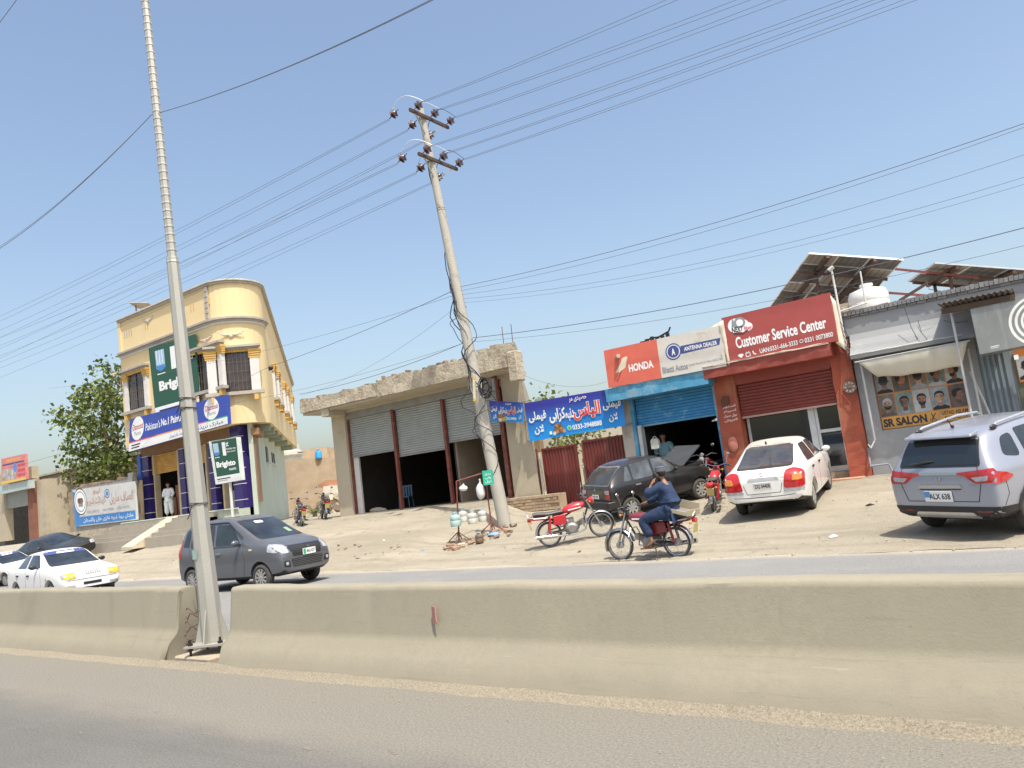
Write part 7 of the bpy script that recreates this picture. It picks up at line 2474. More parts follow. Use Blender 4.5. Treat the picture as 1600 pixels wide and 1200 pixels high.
for s_ in (-1, 1):
    sd = 'L' if s_ > 0 else 'R'
    o = decal(bv, rnd([(s_ * .40, .60), (s_ * .66, .58), (s_ * .68, .72), (s_ * .40, .74)], .02), 'F', yel, 'headlight', ws, .012)
    decal(bv, rnd([(s_ * .665, .60), (s_ * .71, .62), (s_ * .71, .72), (s_ * .685, .72)], .01), 'F', lens_clear, 'indicator', o, .012)
    decal(bv, rnd([(s_ * .42, .36), (s_ * .62, .37), (s_ * .62, .42), (s_ * .42, .42)], .015), 'F', M('fog_grey', (.35, .35, .34), .4), 'fog_light', ws, .012)
    mirror_part(ws, 1.58, s_ * .76, .97, blackpl)
    seam(bv, [(.79, .92), (.80, .55), (.78, .30)], sd, ws)
    seam(bv, [(1.76, .90), (1.84, .6), (1.78, .30)], sd, ws)
    seam(bv, [(.04, .92), (.08, .7), (.34, .42)], sd, ws)
    seam(bv, [(.3, .38), (2.0, .38)], sd, ws, .022, 'side_moulding', steel)
    decal(bv, rnd([(2.15, .62), (2.22, .62), (2.22, .65), (2.15, .65)], .01), sd, tail_amber, 'side_repeater', ws, .01)
handles(bv, ws, ((.20, .76), (.98, .75)), blackpl)
for k in range(7):
    for j in range(3):
        decal(bv, [(-.16 + k * .055, .665 + j * .028), (-.12 + k * .055, .665 + j * .028), (-.12 + k * .055, .682 + j * .028), (-.16 + k * .055, .682 + j * .028)], 'F', blackpl, 'grille_slot', ws, .003, .004)
ring_emblem(ws, 3.10, -.23, .70, .03, 1, 's')
decal(bv, rnd([(-.22, .40), (.22, .40), (.22, .47), (-.22, .47)], .015), 'F', blackpl, 'lower_grille', ws, .006)
seam(bv, [(-.70, .545), (.70, .545)], 'F', ws, .012)
p = local_panel(ws, [(1.66, -.20, 1.24), (1.66, .20, 1.24), (1.60, .20, 1.29), (1.60, -.20, 1.29)])
q_ = decal(bv, rnd([(-.22, 1.25), (.22, 1.25), (.22, 1.285), (-.22, 1.285)], .01), 'F', white_ink, 'strip_lettering', ws, .011)
MB().tube([(1.92, -.5, .98), (1.76, -.05, 1.10)], .009, 4).tube([(1.92, .05, .98), (1.78, .45, 1.08)], .009, 4).build('wiper', blackpl, ws, world=False)
# steering wheel and seats read faintly behind the glass: dashboard top
# ---- black saloon parked at left
st = [(-.98, .36, .76, .84, .62, .54), (-.95, .26, .90, .97, .76, .66), (-.70, .22, .97, 1.04, .82, .70), (-.35, .20, .98, 1.07, .835, .68), (.42, .20, .96, 1.42, .84, .58), (1.1, .20, .94, 1.47, .845, .60),
      (1.6, .20, .93, 1.42, .845, .585), (2.55, .20, .92, 1.0, .835, .70), (3.1, .21, .86, .93, .82, .67), (3.5, .27, .72, .79, .74, .60), (3.6, .36, .60, .66, .66, .52)]
bs, bv = car('black_saloon', 'black saloon parked below the painted wall at the left', 'car', st, paint_mat('black_paint2', (.012, .012, .013), .10), (-40.7, 17.15), R(6), 2.6, .74, .315, 0, 'cars along the shops', 1.0)
decal(bv, rnd([(-.62, 1.03), (.62, 1.03), (.52, 1.38), (-.52, 1.38)], .06), 'B', glass_rear, 'rear_window', bs)
decal(bv, rnd([(-.62, 1.02), (.62, 1.02), (.52, 1.37), (-.52, 1.37)], .06), 'F', glass_cl, 'windscreen', bs)
sides(bv, bs, [[(.15, 1.02), (.95, 1.0), (.95, 1.34), (.50, 1.33)], [(1.03, 1.0), (2.10, .99), (1.62, 1.31), (1.03, 1.345)]], glass_cl)
for s_ in (-1, 1):
    decal(bv, rnd([(s_ * .48, .70), (s_ * .78, .70), (s_ * .80, .90), (s_ * .52, .88)], .04), 'B', tail_red, 'tail_light', bs, .01)
    decal(bv, rnd([(s_ * .48, .64), (s_ * .72, .62), (s_ * .74, .78), (s_ * .54, .78)], .04), 'F', lens_clear, 'headlight', bs, .01)
    mirror_part(bs, 2.08, s_ * .83, 1.04, paint_mat('black_paint2', (.012, .012, .013)))
    sd = 'L' if s_ > 0 else 'R'
    seam(bv, [(.99, 1.0), (1.0, .6), (.98, .32)], sd, bs)
    decal(bv, rnd([(2.30, .72), (2.38, .72), (2.38, .76), (2.30, .76)], .015), sd, lens_clear, 'side_repeater', bs, .01)
handles(bv, bs, ((.30, .85), (1.2, .84)), chrome)
# ---- second white saloon, mostly out of frame: a copy
w2 = copy_tree(ws)
w2['label'] = 'white car cut off by the left edge, roof just visible beyond the white saloon'
w2.name = 'parked_white_car'
settle(w2, (-40.2, 14.9), R(8), 2.37, .66, 1.02)
w2['group'] = 'cars along the shops'

# ================================================================== MOTORCYCLES
def motorcycle(label, col, group, cargo=False, dirty=True):
    r = empty('motorcycle', (0, 0, 0), 0, label, 'motorcycle', group)
    pm = M('bike_' + col[0], col[1], .3, coat=.6, var=.05, dust=.12)
    spk = M('spoke_steel', (.5, .5, .48), .35, .8)
    for ax, nm in ((0, 'r'), (1.2, 'f')):
        R_ = .285
        w = MB().cyl((0, -.06, 0), (0, .06, 0), .06 if nm == 'f' else .075, n=14).build('wheel', M('hub_alloy', (.38, .37, .35), .45, .6, dust=.2), r, world=False)
        w.location = (ax, 0, R_)
        MB().lathe([(R_ - .045, -.022), (R_ - .02, -.034), (R_ - .004, -.02), (R_, 0), (R_ - .004, .02), (R_ - .02, .034), (R_ - .045, .022)], axis='Y', n=30).build('tyre', rubber, w, world=False, smooth=True)
        MB().lathe([(R_ - .046, -.024), (R_ - .060, -.02), (R_ - .060, .02), (R_ - .046, .024)], axis='Y', n=30).build('rim', chrome, w, world=False, smooth=True)
        mb = MB()
        for k in range(18):
            a = 2 * math.pi * k / 18
            b = a + (.35 if k % 2 else -.35)
            mb.cyl((math.cos(b) * .06, .04 * (-1) ** (k // 2), math.sin(b) * .06), (math.cos(a) * (R_ - .06), 0, math.sin(a) * (R_ - .06)), .0028, n=3)
        mb.build('spokes', spk, w, world=False, kind='stuff')
        mb = MB()
        a0, a1 = ((-.35, 2.95) if nm == 'f' else (.35, 3.3))
        n = 14
        vs = []
        for k in range(n + 1):
            a = a0 + (a1 - a0) * k / n
            for y, rr in ((-.055, -.028), (-.04, 0), (.04, 0), (.055, -.028)):
                vs.append((ax + math.cos(a) * (R_ + .04 + rr), y, R_ + math.sin(a) * (R_ + .04 + rr)))
        mb.add(vs, [(k * 4 + j, k * 4 + 4 + j, k * 4 + 5 + j, k * 4 + 1 + j) for k in range(n) for j in range(3)])
        mb.build('mudguard', chrome, r, world=False, smooth='all')
    # fork
    for s_ in (-1, 1):
        MB().tube([(1.2, s_ * .075, .285), (1.06, s_ * .075, .62), (.95, s_ * .075, .90)], [.022, .022, .018], 8).build('fork_leg', chrome, r, world=False, smooth=True)
        MB().tube([(-.0, s_ * .11, .30), (.07, s_ * .12, .66)], [.028, .028], 8).build('shock_absorber', pm, r, world=False)
        MB().tube([(.0, s_ * .09, .285), (.28, s_ * .09, .30), (.46, s_ * .07, .34)], .018, 6).build('swing_arm', blackpl, r, world=False)
    MB().tube([(.95, 0, .93), (.99, 0, .78), (.80, 0, .40), (.45, 0, .24), (.38, 0, .55), (-.12, 0, .64)], .022, 7).tube([(.97, 0, .86), (.6, 0, .70), (.38, 0, .60)], .022, 6).build('frame', blackpl, r, world=False)
    # engine
    mb = MB()
    mb.ball((.52, 0, .34), .15, 12, 8, (1.3, .95, .85)).box((.40, -.09, .20), (.66, .09, .34)).box((.44, -.06, .42), (.60, .06, .56)).cyl((.52, -.14, .33), (.52, .14, .33), .085, n=14)
    for k in range(6):
        c = Vector((.63 + k * .022, 0, .37 + k * .010))
        mb.box(tuple(c + Vector((-.004, -.075, -.05))), tuple(c + Vector((.006, .075, .06))))
    mb.box((.76, -.05, .37), (.83, .05, .49))
    mb.build('engine', M('engine_alloy', (.34, .33, .31), .45, .6, dust=.3, fine=.2), r, world=False, smooth=True)
    MB().tube([(.78, -.04, .38), (.84, -.09, .26), (.6, -.13, .20), (.3, -.15, .22), (.15, -.155, .235)], [.018, .018, .018, .022, .035], 8).tube([(.15, -.155, .235), (-.32, -.17, .275)], [.042, .045], 10).build('exhaust', chrome, r, world=False, smooth=True)
    MB().ball((.44, 0, .50), .08, 8, 5, (1.1, 1, .9)).build('carburettor', steel, r, world=False)
    # tank: skinned from sections
    mb = MB()
    secs = []
    for x, w, zb, zt in ((.36, .06, .70, .76), (.42, .10, .67, .82), (.58, .125, .66, .875), (.74, .13, .68, .89), (.86, .11, .72, .87), (.91, .06, .78, .84)):
        secs += [[(x, w * math.cos(a), (zb + zt) / 2 + (zt - zb) / 2 * math.sin(a) * (1 if math.sin(a) > 0 else .9)) for a in [2 * math.pi * k / 12 for k in range(12)]]]
    mb.add([q for s_ in secs for q in s_], [(i * 12 + k, i * 12 + (k + 1) % 12, (i + 1) * 12 + (k + 1) % 12, (i + 1) * 12 + k) for i in range(5) for k in range(12)] + [tuple(range(11, -1, -1)), tuple(range(60, 72))])
    tnk = mb.build('fuel_tank', pm, r, world=False, smooth='all')
    MB().cyl((.66, 0, .88), (.66, 0, .905), .03, n=10).build('fuel_cap', chrome, tnk, world=False)
    for s_ in (-1, 1):
        MB().prism([(.50, .74), (.80, .76), (.80, .785), (.50, .765)], s_ * .118, s_ * .130).build('tank_stripe', white_ink, tnk, world=False)
        MB().prism([(.12, .48), (.40, .44), (.44, .60), (.40, .68), (.14, .68)], s_ * .085, s_ * .11).build('side_cover', pm, r, world=False, bevel=.012)
    # seat
    MB().prism([(-.28, .73), (.10, .70), (.36, .70), (.40, .76), (.34, .775), (.05, .765), (-.22, .81), (-.32, .79)], -.115, .115).build('seat', M('black_vinyl', (.025, .024, .023), .5, dust=.35), r, world=False, bevel=.02, smooth=True)
    MB().tube([(-.02, -.13, .67), (-.30, -.12, .70), (-.42, -.07, .74), (-.44, 0, .82), (-.42, .07, .74), (-.30, .12, .70), (-.02, .13, .67)], .012, 6).build('grab_rail', chrome, r, world=False)
    MB().prism([(-.02, .62), (-.34, .66), (-.40, .70), (-.34, .735), (-.02, .70)], -.10, .10).build('tail_fairing', pm, r, world=False, bevel=.01)
    tl = MB().box((-.45, -.06, .63), (-.38, .06, .70)).build('tail_light', tail_red, r, world=False, bevel=.01)
    for s_ in (-1, 1):
        MB().ball((-.38, s_ * .13, .62), .032, 8, 5, (.8, 1, .8)).cyl((-.38, s_ * .06, .62), (-.38, s_ * .12, .62), .008, n=5).build('indicator', tail_amber, r, world=False)
        MB().ball((1.02, s_ * .15, .86), .032, 8, 5, (.8, 1, .8)).cyl((1.0, s_ * .08, .86), (1.02, s_ * .14, .86), .008, n=5).build('indicator', tail_amber, r, world=False)
        MB().tube([(.90, s_ * .28, 1.03), (.92, s_ * .28, 1.16), (.94, s_ * .31, 1.22)], .006, 4).ball((.935, s_ * .31, 1.25), .052, 9, 5, (.25, 1, .75)).build('mirror', chrome, r, world=False)
        MB().cyl((.44, s_ * .13, .245), (.44, s_ * .24, .245), .018, n=6).build('foot_peg', rubber, r, world=False)
        MB().cyl((.22, s_ * .10, .36), (.20, s_ * .20, .35), .014, n=6).build('foot_peg', rubber, r, world=False)
    MB().prism([(-.40, .44), (-.44, .60), (-.43, .61), (-.38, .44)], -.08, .08).build('number_plate', M('plate_yellow', (.5, .42, .15), .6), r, world=False)
    # handlebar, headlamp, meters
    MB().tube([(.80, -.34, .99), (.90, -.22, 1.02), (.95, -.08, .96), (.95, .08, .96), (.90, .22, 1.02), (.80, .34, .99)], .011, 7).build('handlebar', chrome, r, world=False)
    for s_ in (-1, 1):
        MB().cyl((.80, s_ * .35, .988), (.855, s_ * .26, 1.005), .018, n=8).build('grip', blackpl, r, world=False)
        MB().tube([(.90, s_ * .24, 1.015), (.96, s_ * .30, 1.0), (.92, s_ * .38, .985)], .006, 4).build('lever', steel, r, world=False)
    o = MB().lathe([(.001, -.02), (.05, -.01), (.075, .05), (.082, .09)], (1.02, 0, .87), 'X', 16).build('headlamp', blackpl if col[0] != 'red' else pm, r, world=False, smooth=True)
    MB().lathe([(.001, .115), (.05, .108), (.078, .09)], (1.02, 0, .87), 'X', 16).build('lens', lens_clear, o, world=False, smooth=True)
    MB().cyl((1.0, .0, .95), (.97, 0, 1.02), .045, n=12).build('speedometer', blackpl, r, world=False)
    # crash bar and stand
    MB().tube([(.84, -.20, .30), (.86, -.24, .45), (.86, -.12, .60), (.86, .12, .60), (.86, .24, .45), (.84, .20, .30)], .011, 6).build('crash_bar', chrome, r, world=False)
    MB().cyl((.40, .10, .22), (.30, .26, .02), .011, n=6).build('side_stand', blackpl, r, world=False)
    MB().tube([(.0, .10, .30), (.0, .115, .345), (.45, .115, .40), (.47, .115, .28), (.0, .115, .25)], .014, 4).build('chain_case', blackpl, r, world=False)
    return r
def put_bike(r, pos, heading, leanang=-.10, steer=0.0, flat=False):
    c, s_ = math.cos(heading), math.sin(heading)
    h = (lambda x, y: .008) if flat else (lambda x, y: max(ground_z(x, y), 0))
    z0, z1 = h(pos[0], pos[1]), h(pos[0] + 1.2 * c, pos[1] + 1.2 * s_)
    m = Matrix.Rotation(heading, 4, 'Z') @ Matrix.Rotation(-math.atan2(z1 - z0, 1.2), 4, 'Y') @ Matrix.Rotation(leanang, 4, 'X')
    r.location = (pos[0], pos[1], z0)
    r.rotation_euler = m.to_euler()
G_B = 'motorcycles by the shops'
red_b = motorcycle('red motorcycle with black seat parked in front of the narrow gate', ('red', (.50, .012, .025)), G_B)
mk2 = copy_tree(red_b)
mk2['label'] = 'red motorcycle seen from behind between the white saloon and the parts shop'
put_bike(mk2, (-6.95, 17.55), R(104), .10)
mk3 = copy_tree(red_b)
mk3['label'] = 'red motorcycle standing in the dark parts shop doorway'
put_bike(mk3, (-8.2, 21.6), R(268), .04)
mk3.location.z = .85
mk3.rotation_euler = (0, 0, R(268))
put_bike(red_b, (-9.85, 14.9), R(36), .10)
dk_b = motorcycle('dark motorcycle left of the unfinished shop pillar, the left one of two', ('darkred', (.05, .008, .01)), G_B)
dk2 = copy_tree(dk_b)
dk2['label'] = 'dark motorcycle left of the unfinished shop pillar, the right one of two'
put_bike(dk_b, (-24.35, 19.6), R(150), .12)
put_bike(dk2, (-23.75, 20.3), R(146), .12)
rid_b = motorcycle('maroon motorcycle ridden along the far carriageway, open box on its rack', ('maroon', (.17, .012, .02)), None)
put_bike(rid_b, (-6.08, 13.35), R(178), 0, flat=True)
# open box on the rear carrier
bxm = M('box_board', (.42, .36, .24), .8, var=.1)
crate = empty('open_box', (0, 0, 0), 0, 'open topped tan box with a grey inside strapped behind the rider on the maroon motorcycle', 'box')
crate.location = rid_b.location + Vector((.22, 0, .80))
crate.rotation_euler = (R(0), R(14), R(-12))
w, l, h_ = .20, .21, .15
MB().box((-l, -w, 0), (l, w, .02)).build('base', bxm, crate, world=False)
for a, b in (((-l, -w, .021), (-l + .015, w, h_)), ((l - .015, -w, .021), (l, w, h_ * .7)), ((-l + .016, -w, .021), (l - .016, -w + .015, h_ * .45)), ((-l + .016, w - .015, .021), (l - .016, w, h_ * 1.3))):
    MB().box(a, b).build('side_board', bxm, crate, world=False)
MB().box((-l + .03, -w + .03, .021), (l - .03, w - .03, .05)).build('lining', M('box_lining', (.20, .17, .15), .8), crate, world=False)

# ================================================================== PEOPLE
def skin_mesh(name, verts, edges, radii, mat, parent, root=0, sub=2, post=None):
    me = bpy.data.meshes.new(name)
    me.from_pydata([tuple(v) for v in verts], edges, [])
    o = bpy.data.objects.new(name, me)
    COL.objects.link(o)
    md = o.modifiers.new('skin', 'SKIN')
    md.use_smooth_shade = True
    sv = me.skin_vertices[0].data
    for i, r in enumerate(radii):
        sv[i].radius = r if isinstance(r, tuple) else (r, r)
        sv[i].use_root = (i == root)
    s_ = o.modifiers.new('sub', 'SUBSURF')
    s_.levels = s_.render_levels = sub
    dg = bpy.context.evaluated_depsgraph_get()
    dg.update()
    m2 = bpy.data.meshes.new_from_object(o.evaluated_get(dg))
    m2.materials.clear()
    m2.materials.append(mat)
    m2.shade_smooth()
    bpy.data.objects.remove(o)
    if post:
        for v in m2.vertices:
            v.co = post(v.co)
    o = bpy.data.objects.new(name, m2)
    COL.objects.link(o)
    o.parent = parent
    return o
skin_t = M('skin_tone', (.30, .15, .085), .55, var=.06)
hair_t = M('black_hair', (.012, .010, .009), .6)
def chain(pts, rad, V, E, Rr_, start=None):
    prev = start
    for p, r in zip(pts, rad):
        V.append(p)
        Rr_.append(r)
        if prev is not None:
            E.append((prev, len(V) - 1))
        prev = len(V) - 1
    return prev
def person(label, J, cloth_col, trouser_col, cap=None, hair=True, face_dir=0.0, group=None, fabric='cloth', beard=False):
    """J: joint dictionary in the person's own coordinates, facing +x"""
    root = empty('person', (0, 0, 0), 0, label, 'person', group)
    v = {k: Vector(q) for k, q in J.items()}
    V, E, Q = [], [], []
    pel = chain([v['pelvis'], v['waist'], v['chest'], v['neck'], v['neck'] * .5 + v['head'] * .5 + Vector((0, 0, -.03))], [.11, .105, .125, .055, .05], V, E, Q)
    hd = v['head']
    fd = Vector((math.cos(face_dir), math.sin(face_dir), 0))
    chain([hd + Vector((0, 0, -.06)) + fd * .015, hd + Vector((0, 0, .03)), hd + Vector((0, 0, .075))], [(.066, .072), (.082, .085), (.065, .068)], V, E, Q, pel)
    for s_ in ('l', 'r'):
        sh, el, wr_, ha = v['sh_' + s_], v['el_' + s_], v['wr_' + s_], v['ha_' + s_]
        k = chain([v['chest'] * .3 + sh * .7, sh, sh * .5 + el * .5, el, el * .5 + wr_ * .5, wr_, wr_ * .55 + ha * .45], [.07, .055, .046, .038, .034, .025, .032], V, E, Q, 2)
        d = (ha - wr_).normalized()
        side = d.cross(Vector((0, 0, 1)))
        side = side.normalized() if side.length > .2 else Vector((0, 1, 0))
        up_ = side.cross(d).normalized()
        curl = v.get('curl_' + s_, None)
        cd = (curl if curl is not None else -up_).normalized()
        for f in range(4):
            o_ = side * (.027 - .018 * f)
            L = (.034, .038, .036, .028)[f]
            a = ha + o_
            b = a + (d + cd * .35).normalized() * L
            c = b + (d * .5 + cd).normalized() * L * .8
            chain([a, b, c], [.010, .009, .008], V, E, Q, k)
        a = wr_ * .45 + ha * .55 + side * .036
        chain([a, a + (d + side * .9 + cd * .4).normalized() * .032, a + (d * 1.0 + side * .3 + cd * .8).normalized() * .055], [.012, .011, .009], V, E, Q, k)
    for s_ in ('l', 'r'):
        hp, kn, an, toe = v['hip_' + s_], v['kn_' + s_], v['an_' + s_], v['toe_' + s_]
        chain([hp, hp * .5 + kn * .5, kn, kn * .55 + an * .45, an, an * .5 + toe * .5 + Vector((0, 0, -.02)), toe], [.085, .075, .055, .052, .034, .034, .026], V, E, Q, 0)
    body = skin_mesh('body', V, E, Q, skin_t, root)
    # shirt
    V, E, Q = [], [], []
    chain([v['pelvis'] + (v['pelvis'] - v['waist']) * .45, v['pelvis'], v['waist'], v['chest'], v['neck'] + Vector((0, 0, -.012))], [.140, .170, .172, .168, .076], V, E, Q)
    for s_ in ('l', 'r'):
        sh, el, wr_ = v['sh_' + s_], v['el_' + s_], v['wr_' + s_]
        chain([v['chest'] * .35 + sh * .65 + Vector((0, 0, -.01)), sh, sh * .5 + el * .5, el, el * .5 + wr_ * .5, el * .12 + wr_ * .88], [.105, .094, .086, .076, .070, .056], V, E, Q, 3)
    fm_ = M(fabric, cloth_col, .9, var=.10, vs=6, bump=.5, bs=9)
    tm = M(fabric + '_trouser', trouser_col, .9, var=.10, vs=6, bump=.5, bs=9)
    def crumple(c):
        n_ = Vector((mnoise.noise(c * 9), mnoise.noise(c * 9 + Vector((5, 0, 0))), mnoise.noise(c * 9 + Vector((0, 7, 0)))))
        return c + n_ * .022
    skin_mesh('kurta', V, E, Q, fm_, root, 1, post=crumple)
    V, E, Q = [], [], []
    chain([v['waist'] * .6 + v['pelvis'] * .4, v['pelvis']], [.180, .205], V, E, Q)
    for s_ in ('l', 'r'):
        hp, kn = v['hip_' + s_], v['kn_' + s_]
        chain([hp + Vector((0, 0, .01)), hp * .6 + kn * .4 + Vector((0, 0, .008))] + ([hp * .1 + kn * .9] if hp.z - kn.z > .3 else []), [.150, .145, .150], V, E, Q, 1)
    skin_mesh('kurta_skirt', V, E, Q, fm_, root, 0, post=crumple)
    if 'tail' in v:
        a, b = v['tail'], v['tail2']
        n = 8
        vs = []
        for j in range(n + 1):
            t = j / n
            for i in range(7):
                u = i / 6 - .5
                c = a * (1 - t) + b * t
                vs.append(c + Vector((-.03 * math.cos(u * 5) * (1 - t), u * (.34 + .06 * t), -.02 * abs(u))) + Vector((.02 * math.sin(u * 14 + t * 4), 0, .015 * math.sin(u * 9))))
        o = MB().add(vs, [(j * 7 + i, j * 7 + i + 1, j * 7 + i + 8, j * 7 + i + 7) for j in range(n) for i in range(6)]).build('kurta_tail', fm_, root, world=False, smooth='all')
        o.modifiers.new('t', 'SOLIDIFY').thickness = .012
    V, E, Q = [], [], []
    chain([v['pelvis']], [.14], V, E, Q)
    for s_ in ('l', 'r'):
        hp, kn, an = v['hip_' + s_], v['kn_' + s_], v['an_' + s_]
        chain([hp, hp * .5 + kn * .5, kn, kn * .5 + an * .5, kn * .14 + an * .86 + Vector((0, 0, .02))], [.128, .135, .118, .112, .080], V, E, Q, 0)
    skin_mesh('shalwar', V, E, Q, tm, root, 0, post=crumple)
    # head details
    rz = Matrix.Translation(hd) @ Matrix.Rotation(face_dir, 4, 'Z')
    def loc(mb):
        mb.v = [tuple(rz @ Vector(q)) for q in mb.v]
        return mb
    loc(MB().prism([(.075, .015), (.105, -.035), (.075, -.04)], -.011, .011)).build('nose', skin_t, root, world=False, smooth=True)
    for s_ in (-1, 1):
        loc(MB().ball((.0, s_ * .083, -.01), .028, 8, 5, (.75, .35, 1.1))).build('ear', skin_t, root, world=False, smooth=True)
        loc(MB().ball((.074, s_ * .032, .015), .011, 8, 5)).build('eye', M('eye_white', (.6, .58, .55), .3), root, world=False)
        loc(MB().ball((.080, s_ * .032, .034), .02, 6, 3, (.3, 1, .25))).build('eyebrow', hair_t, root, world=False)
    loc(MB().ball((.074, 0, -.058), .024, 8, 4, (.4, 1, .3))).build('mouth', M('lips', (.22, .07, .05), .5), root, world=False)
    if beard:
        loc(MB().ball((.022, 0, -.085), .075, 12, 7, (.9, .95, .75))).build('beard', hair_t, root, world=False, smooth=True)
    if hair:
        mb = MB().ball((-.018, 0, .032), .098, 14, 8, (1.0, .93, .98))
        mb.v = [(x, y, max(z, -.045) if x < -.01 else max(z, .045)) for x, y, z in mb.v]
        loc(mb).build('hair', hair_t, root, world=False, smooth=True)
    if cap is not None:
        loc(MB().lathe([(.094, .045), (.104, .05), (.106, .085), (.098, .10), (.100, .125), (.085, .145), (.04, .152), (.001, .152)], (-.008, 0, .0), 'Z', 20)).build('cap', M('grey_cap', cap, .85, bump=.4, fine=.1), root, world=False, smooth=True)
    return root, rz
# rider, in the motorcycle's coordinates (facing +x)
J = dict(pelvis=(.05, 0, .86), waist=(.04, 0, 1.02), chest=(.06, 0, 1.22), neck=(.09, 0, 1.41), head=(.13, .01, 1.545),
         sh_l=(.09, .19, 1.34), el_l=(.36, .25, 1.17), wr_l=(.27, .17, 1.36), ha_l=(.235, .125, 1.44),
         sh_r=(.09, -.19, 1.34), el_r=(.36, -.29, 1.13), wr_r=(.68, -.31, 1.03), ha_r=(.77, -.31, 1.02),
         hip_l=(.09, .11, .86), kn_l=(.56, .19, .74), an_l=(.40, .18, .33), toe_l=(.58, .19, .255),
         hip_r=(.09, -.11, .86), kn_r=(.56, -.19, .74), an_r=(.40, -.18, .33), toe_r=(.58, -.19, .255),
         tail=(-.09, 0, .92), tail2=(-.12, .08, .62), curl_l=(-.3, -.8, .3))
rider, hm = person('motorcycle rider in dark blue shalwar kameez and round grey cap, phone at ear', J, (.018, .036, .085), (.017, .033, .078), cap=(.09, .10, .12), face_dir=-.35, fabric='navy_cloth', beard=True)
rider.location = rid_b.location
rider.rotation_euler = rid_b.rotation_euler
ph = MB().box((-.012, -.035, -.07), (.0, .035, .07))
ph.v = [tuple(Matrix.Translation((.20, .105, 1.50)) @ Matrix.Rotation(R(90), 4, 'Z') @ Matrix.Rotation(R(20), 4, 'X') @ Vector(q)) for q in ph.v]
pho = ph.build('mobile_phone', blackpl, None, world=False)
pho.location = rider.location
pho.rotation_euler = rider.rotation_euler
tag(pho, 'black mobile phone held to the ear of the rider in blue', 'phone')
for s_ in (-1, 1):
    mb = MB().prism([(.34, .215), (.64, .205), (.66, .225), (.34, .235)], s_ * .19 - .045, s_ * .19 + .045)
    mb.build('sandal', M('brown_sandal', (.12, .05, .03), .7), rider, world=False, bevel=.005)
# man in white in the paint shop
def standing(h=1.0, arm=0.0):
    return dict(pelvis=(0, 0, .93), waist=(0, 0, 1.08), chest=(.01, 0, 1.28), neck=(.01, 0, 1.47), head=(.03, 0, 1.62),
                sh_l=(0, .19, 1.41), el_l=(.02, .26, 1.14), wr_l=(.16, .20, 1.0), ha_l=(.23, .17, .98),
                sh_r=(0, -.19, 1.41), el_r=(.0, -.27, 1.14), wr_r=(.14, -.20, 1.02 + arm), ha_r=(.21, -.16, 1.03 + arm),
                hip_l=(0, .10, .92), kn_l=(.02, .12, .50), an_l=(0, .12, .08), toe_l=(.17, .14, .03),
                hip_r=(0, -.10, .92), kn_r=(.04, -.12, .50), an_r=(.02, -.12, .08), toe_r=(.19, -.14, .03),
                tail=(-.10, 0, 1.0), tail2=(-.12, 0, .52))
m1, _ = person('man in a long white kurta standing in the paint shop doorway', standing(), (.66, .66, .64), (.62, .62, .60), face_dir=.2, fabric='white_cloth')
q = P(264, 780, 21.35)
m1.location = (q.x, 21.35, 2.1)
m1.rotation_euler = (0, 0, R(-60))
m2_, _ = person('mechanic in pale teal kurta inside the dark parts shop behind the raised bonnet', standing(arm=.1), (.16, .30, .32), (.16, .28, .30), face_dir=.5, fabric='teal_cloth')
m2_.location = (-9.70, 21.4, .92)
m2_.rotation_euler = (0, 0, R(-75))

# ================================================================== LEFT BACKGROUND
brk = brick_mat('sun_dried_brick', (.42, .32, .20), (.37, .27, .165), (.46, .37, .25), plaster=None, bump=1.0)
brk2 = brick_mat('tan_brickwork', (.50, .38, .26), (.44, .33, .22), (.52, .43, .31))
# painted wall right of the tree
pw = empty('painted_wall', (-41.3, 20.8, 1.2), 0, 'low wall with a white and blue painted marble showroom advert left of the cream building', 'wall')
MB().box((-44.9, 20.68, 1.0), (-38.85, 20.95, 4.35)).build('wall_body', M('grey_render', (.26, .25, .235), .9, var=.15, bump=.3), pw)
MB().box((-38.84, 20.66, 1.9), (-38.45, 20.9, 4.6)).build('end_pillar', M('grey_render', (.26, .25, .235), .9), pw)
random.seed(4)
for k in range(16):
    x = -44.6 + k * .36
    MB().box((x, 20.66, 4.352), (x + random.uniform(.2, .33), 20.95, 4.38 + random.uniform(0, .13))).build('loose_brick', random.choice(rub), pw)
c4 = [P(119, 823, 20.6), P(214, 812, 20.6), P(210, 752, 20.6), P(113, 766, 20.6)]
p = Panel(*c4, thick=.02)
p.thick = .09
p.sheet('painted_panel', M('painted_white', (.58, .57, .54), .8, var=.08, stain=(1.5, .2, (.45, .42, .37))), pw)
pbl = M('painted_blue', (.06, .22, .52), .8, var=.1)
p.rect(.04, .02, .985, .25, pbl)
p.poly([(.0, .0), (.06, .0), (.08, .28), (.19, .45), (.08, .62), (.05, .9), (.0, .97)], pbl, .005)
p.disc(.12, .66, .72, white_ink, off=.008, sy=1)
p.disc(.12, .66, .72, black_ink, off=.009, hole=.93)
p.disc(.12, .66, .56, grey_ink, off=.010, hole=.90)
for k in range(3):
    p.disc(.095 + k * .025, .68, .16, M('portrait_brown', (.20, .12, .08), .8), off=.011, n=10)
    p.rect(.083 + k * .025, .52, .107 + k * .025, .62, grey_ink, .0105)
salm = M('painted_salmon', (.52, .27, .20), .8)
p.text(urdu('\u0627\u0646\u0635\u0627\u0641 \u0645\u0627\u0631\u0628\u0644'), .60, .46, .97, .78, grey_ink, .02, off=.005)
p.text(urdu('\u0627\u0646\u0635\u0627\u0641 \u0645\u0627\u0631\u0628\u0644'), .603, .465, .967, .775, salm, .005, off=.008)
p.text(urdu('\u06af\u0631\u06cc\u0646\u0627\u0626\u0679 \u0634\u0648\u0631\u0648\u0645'), .20, .46, .54, .76, grey_ink, .02, off=.005)
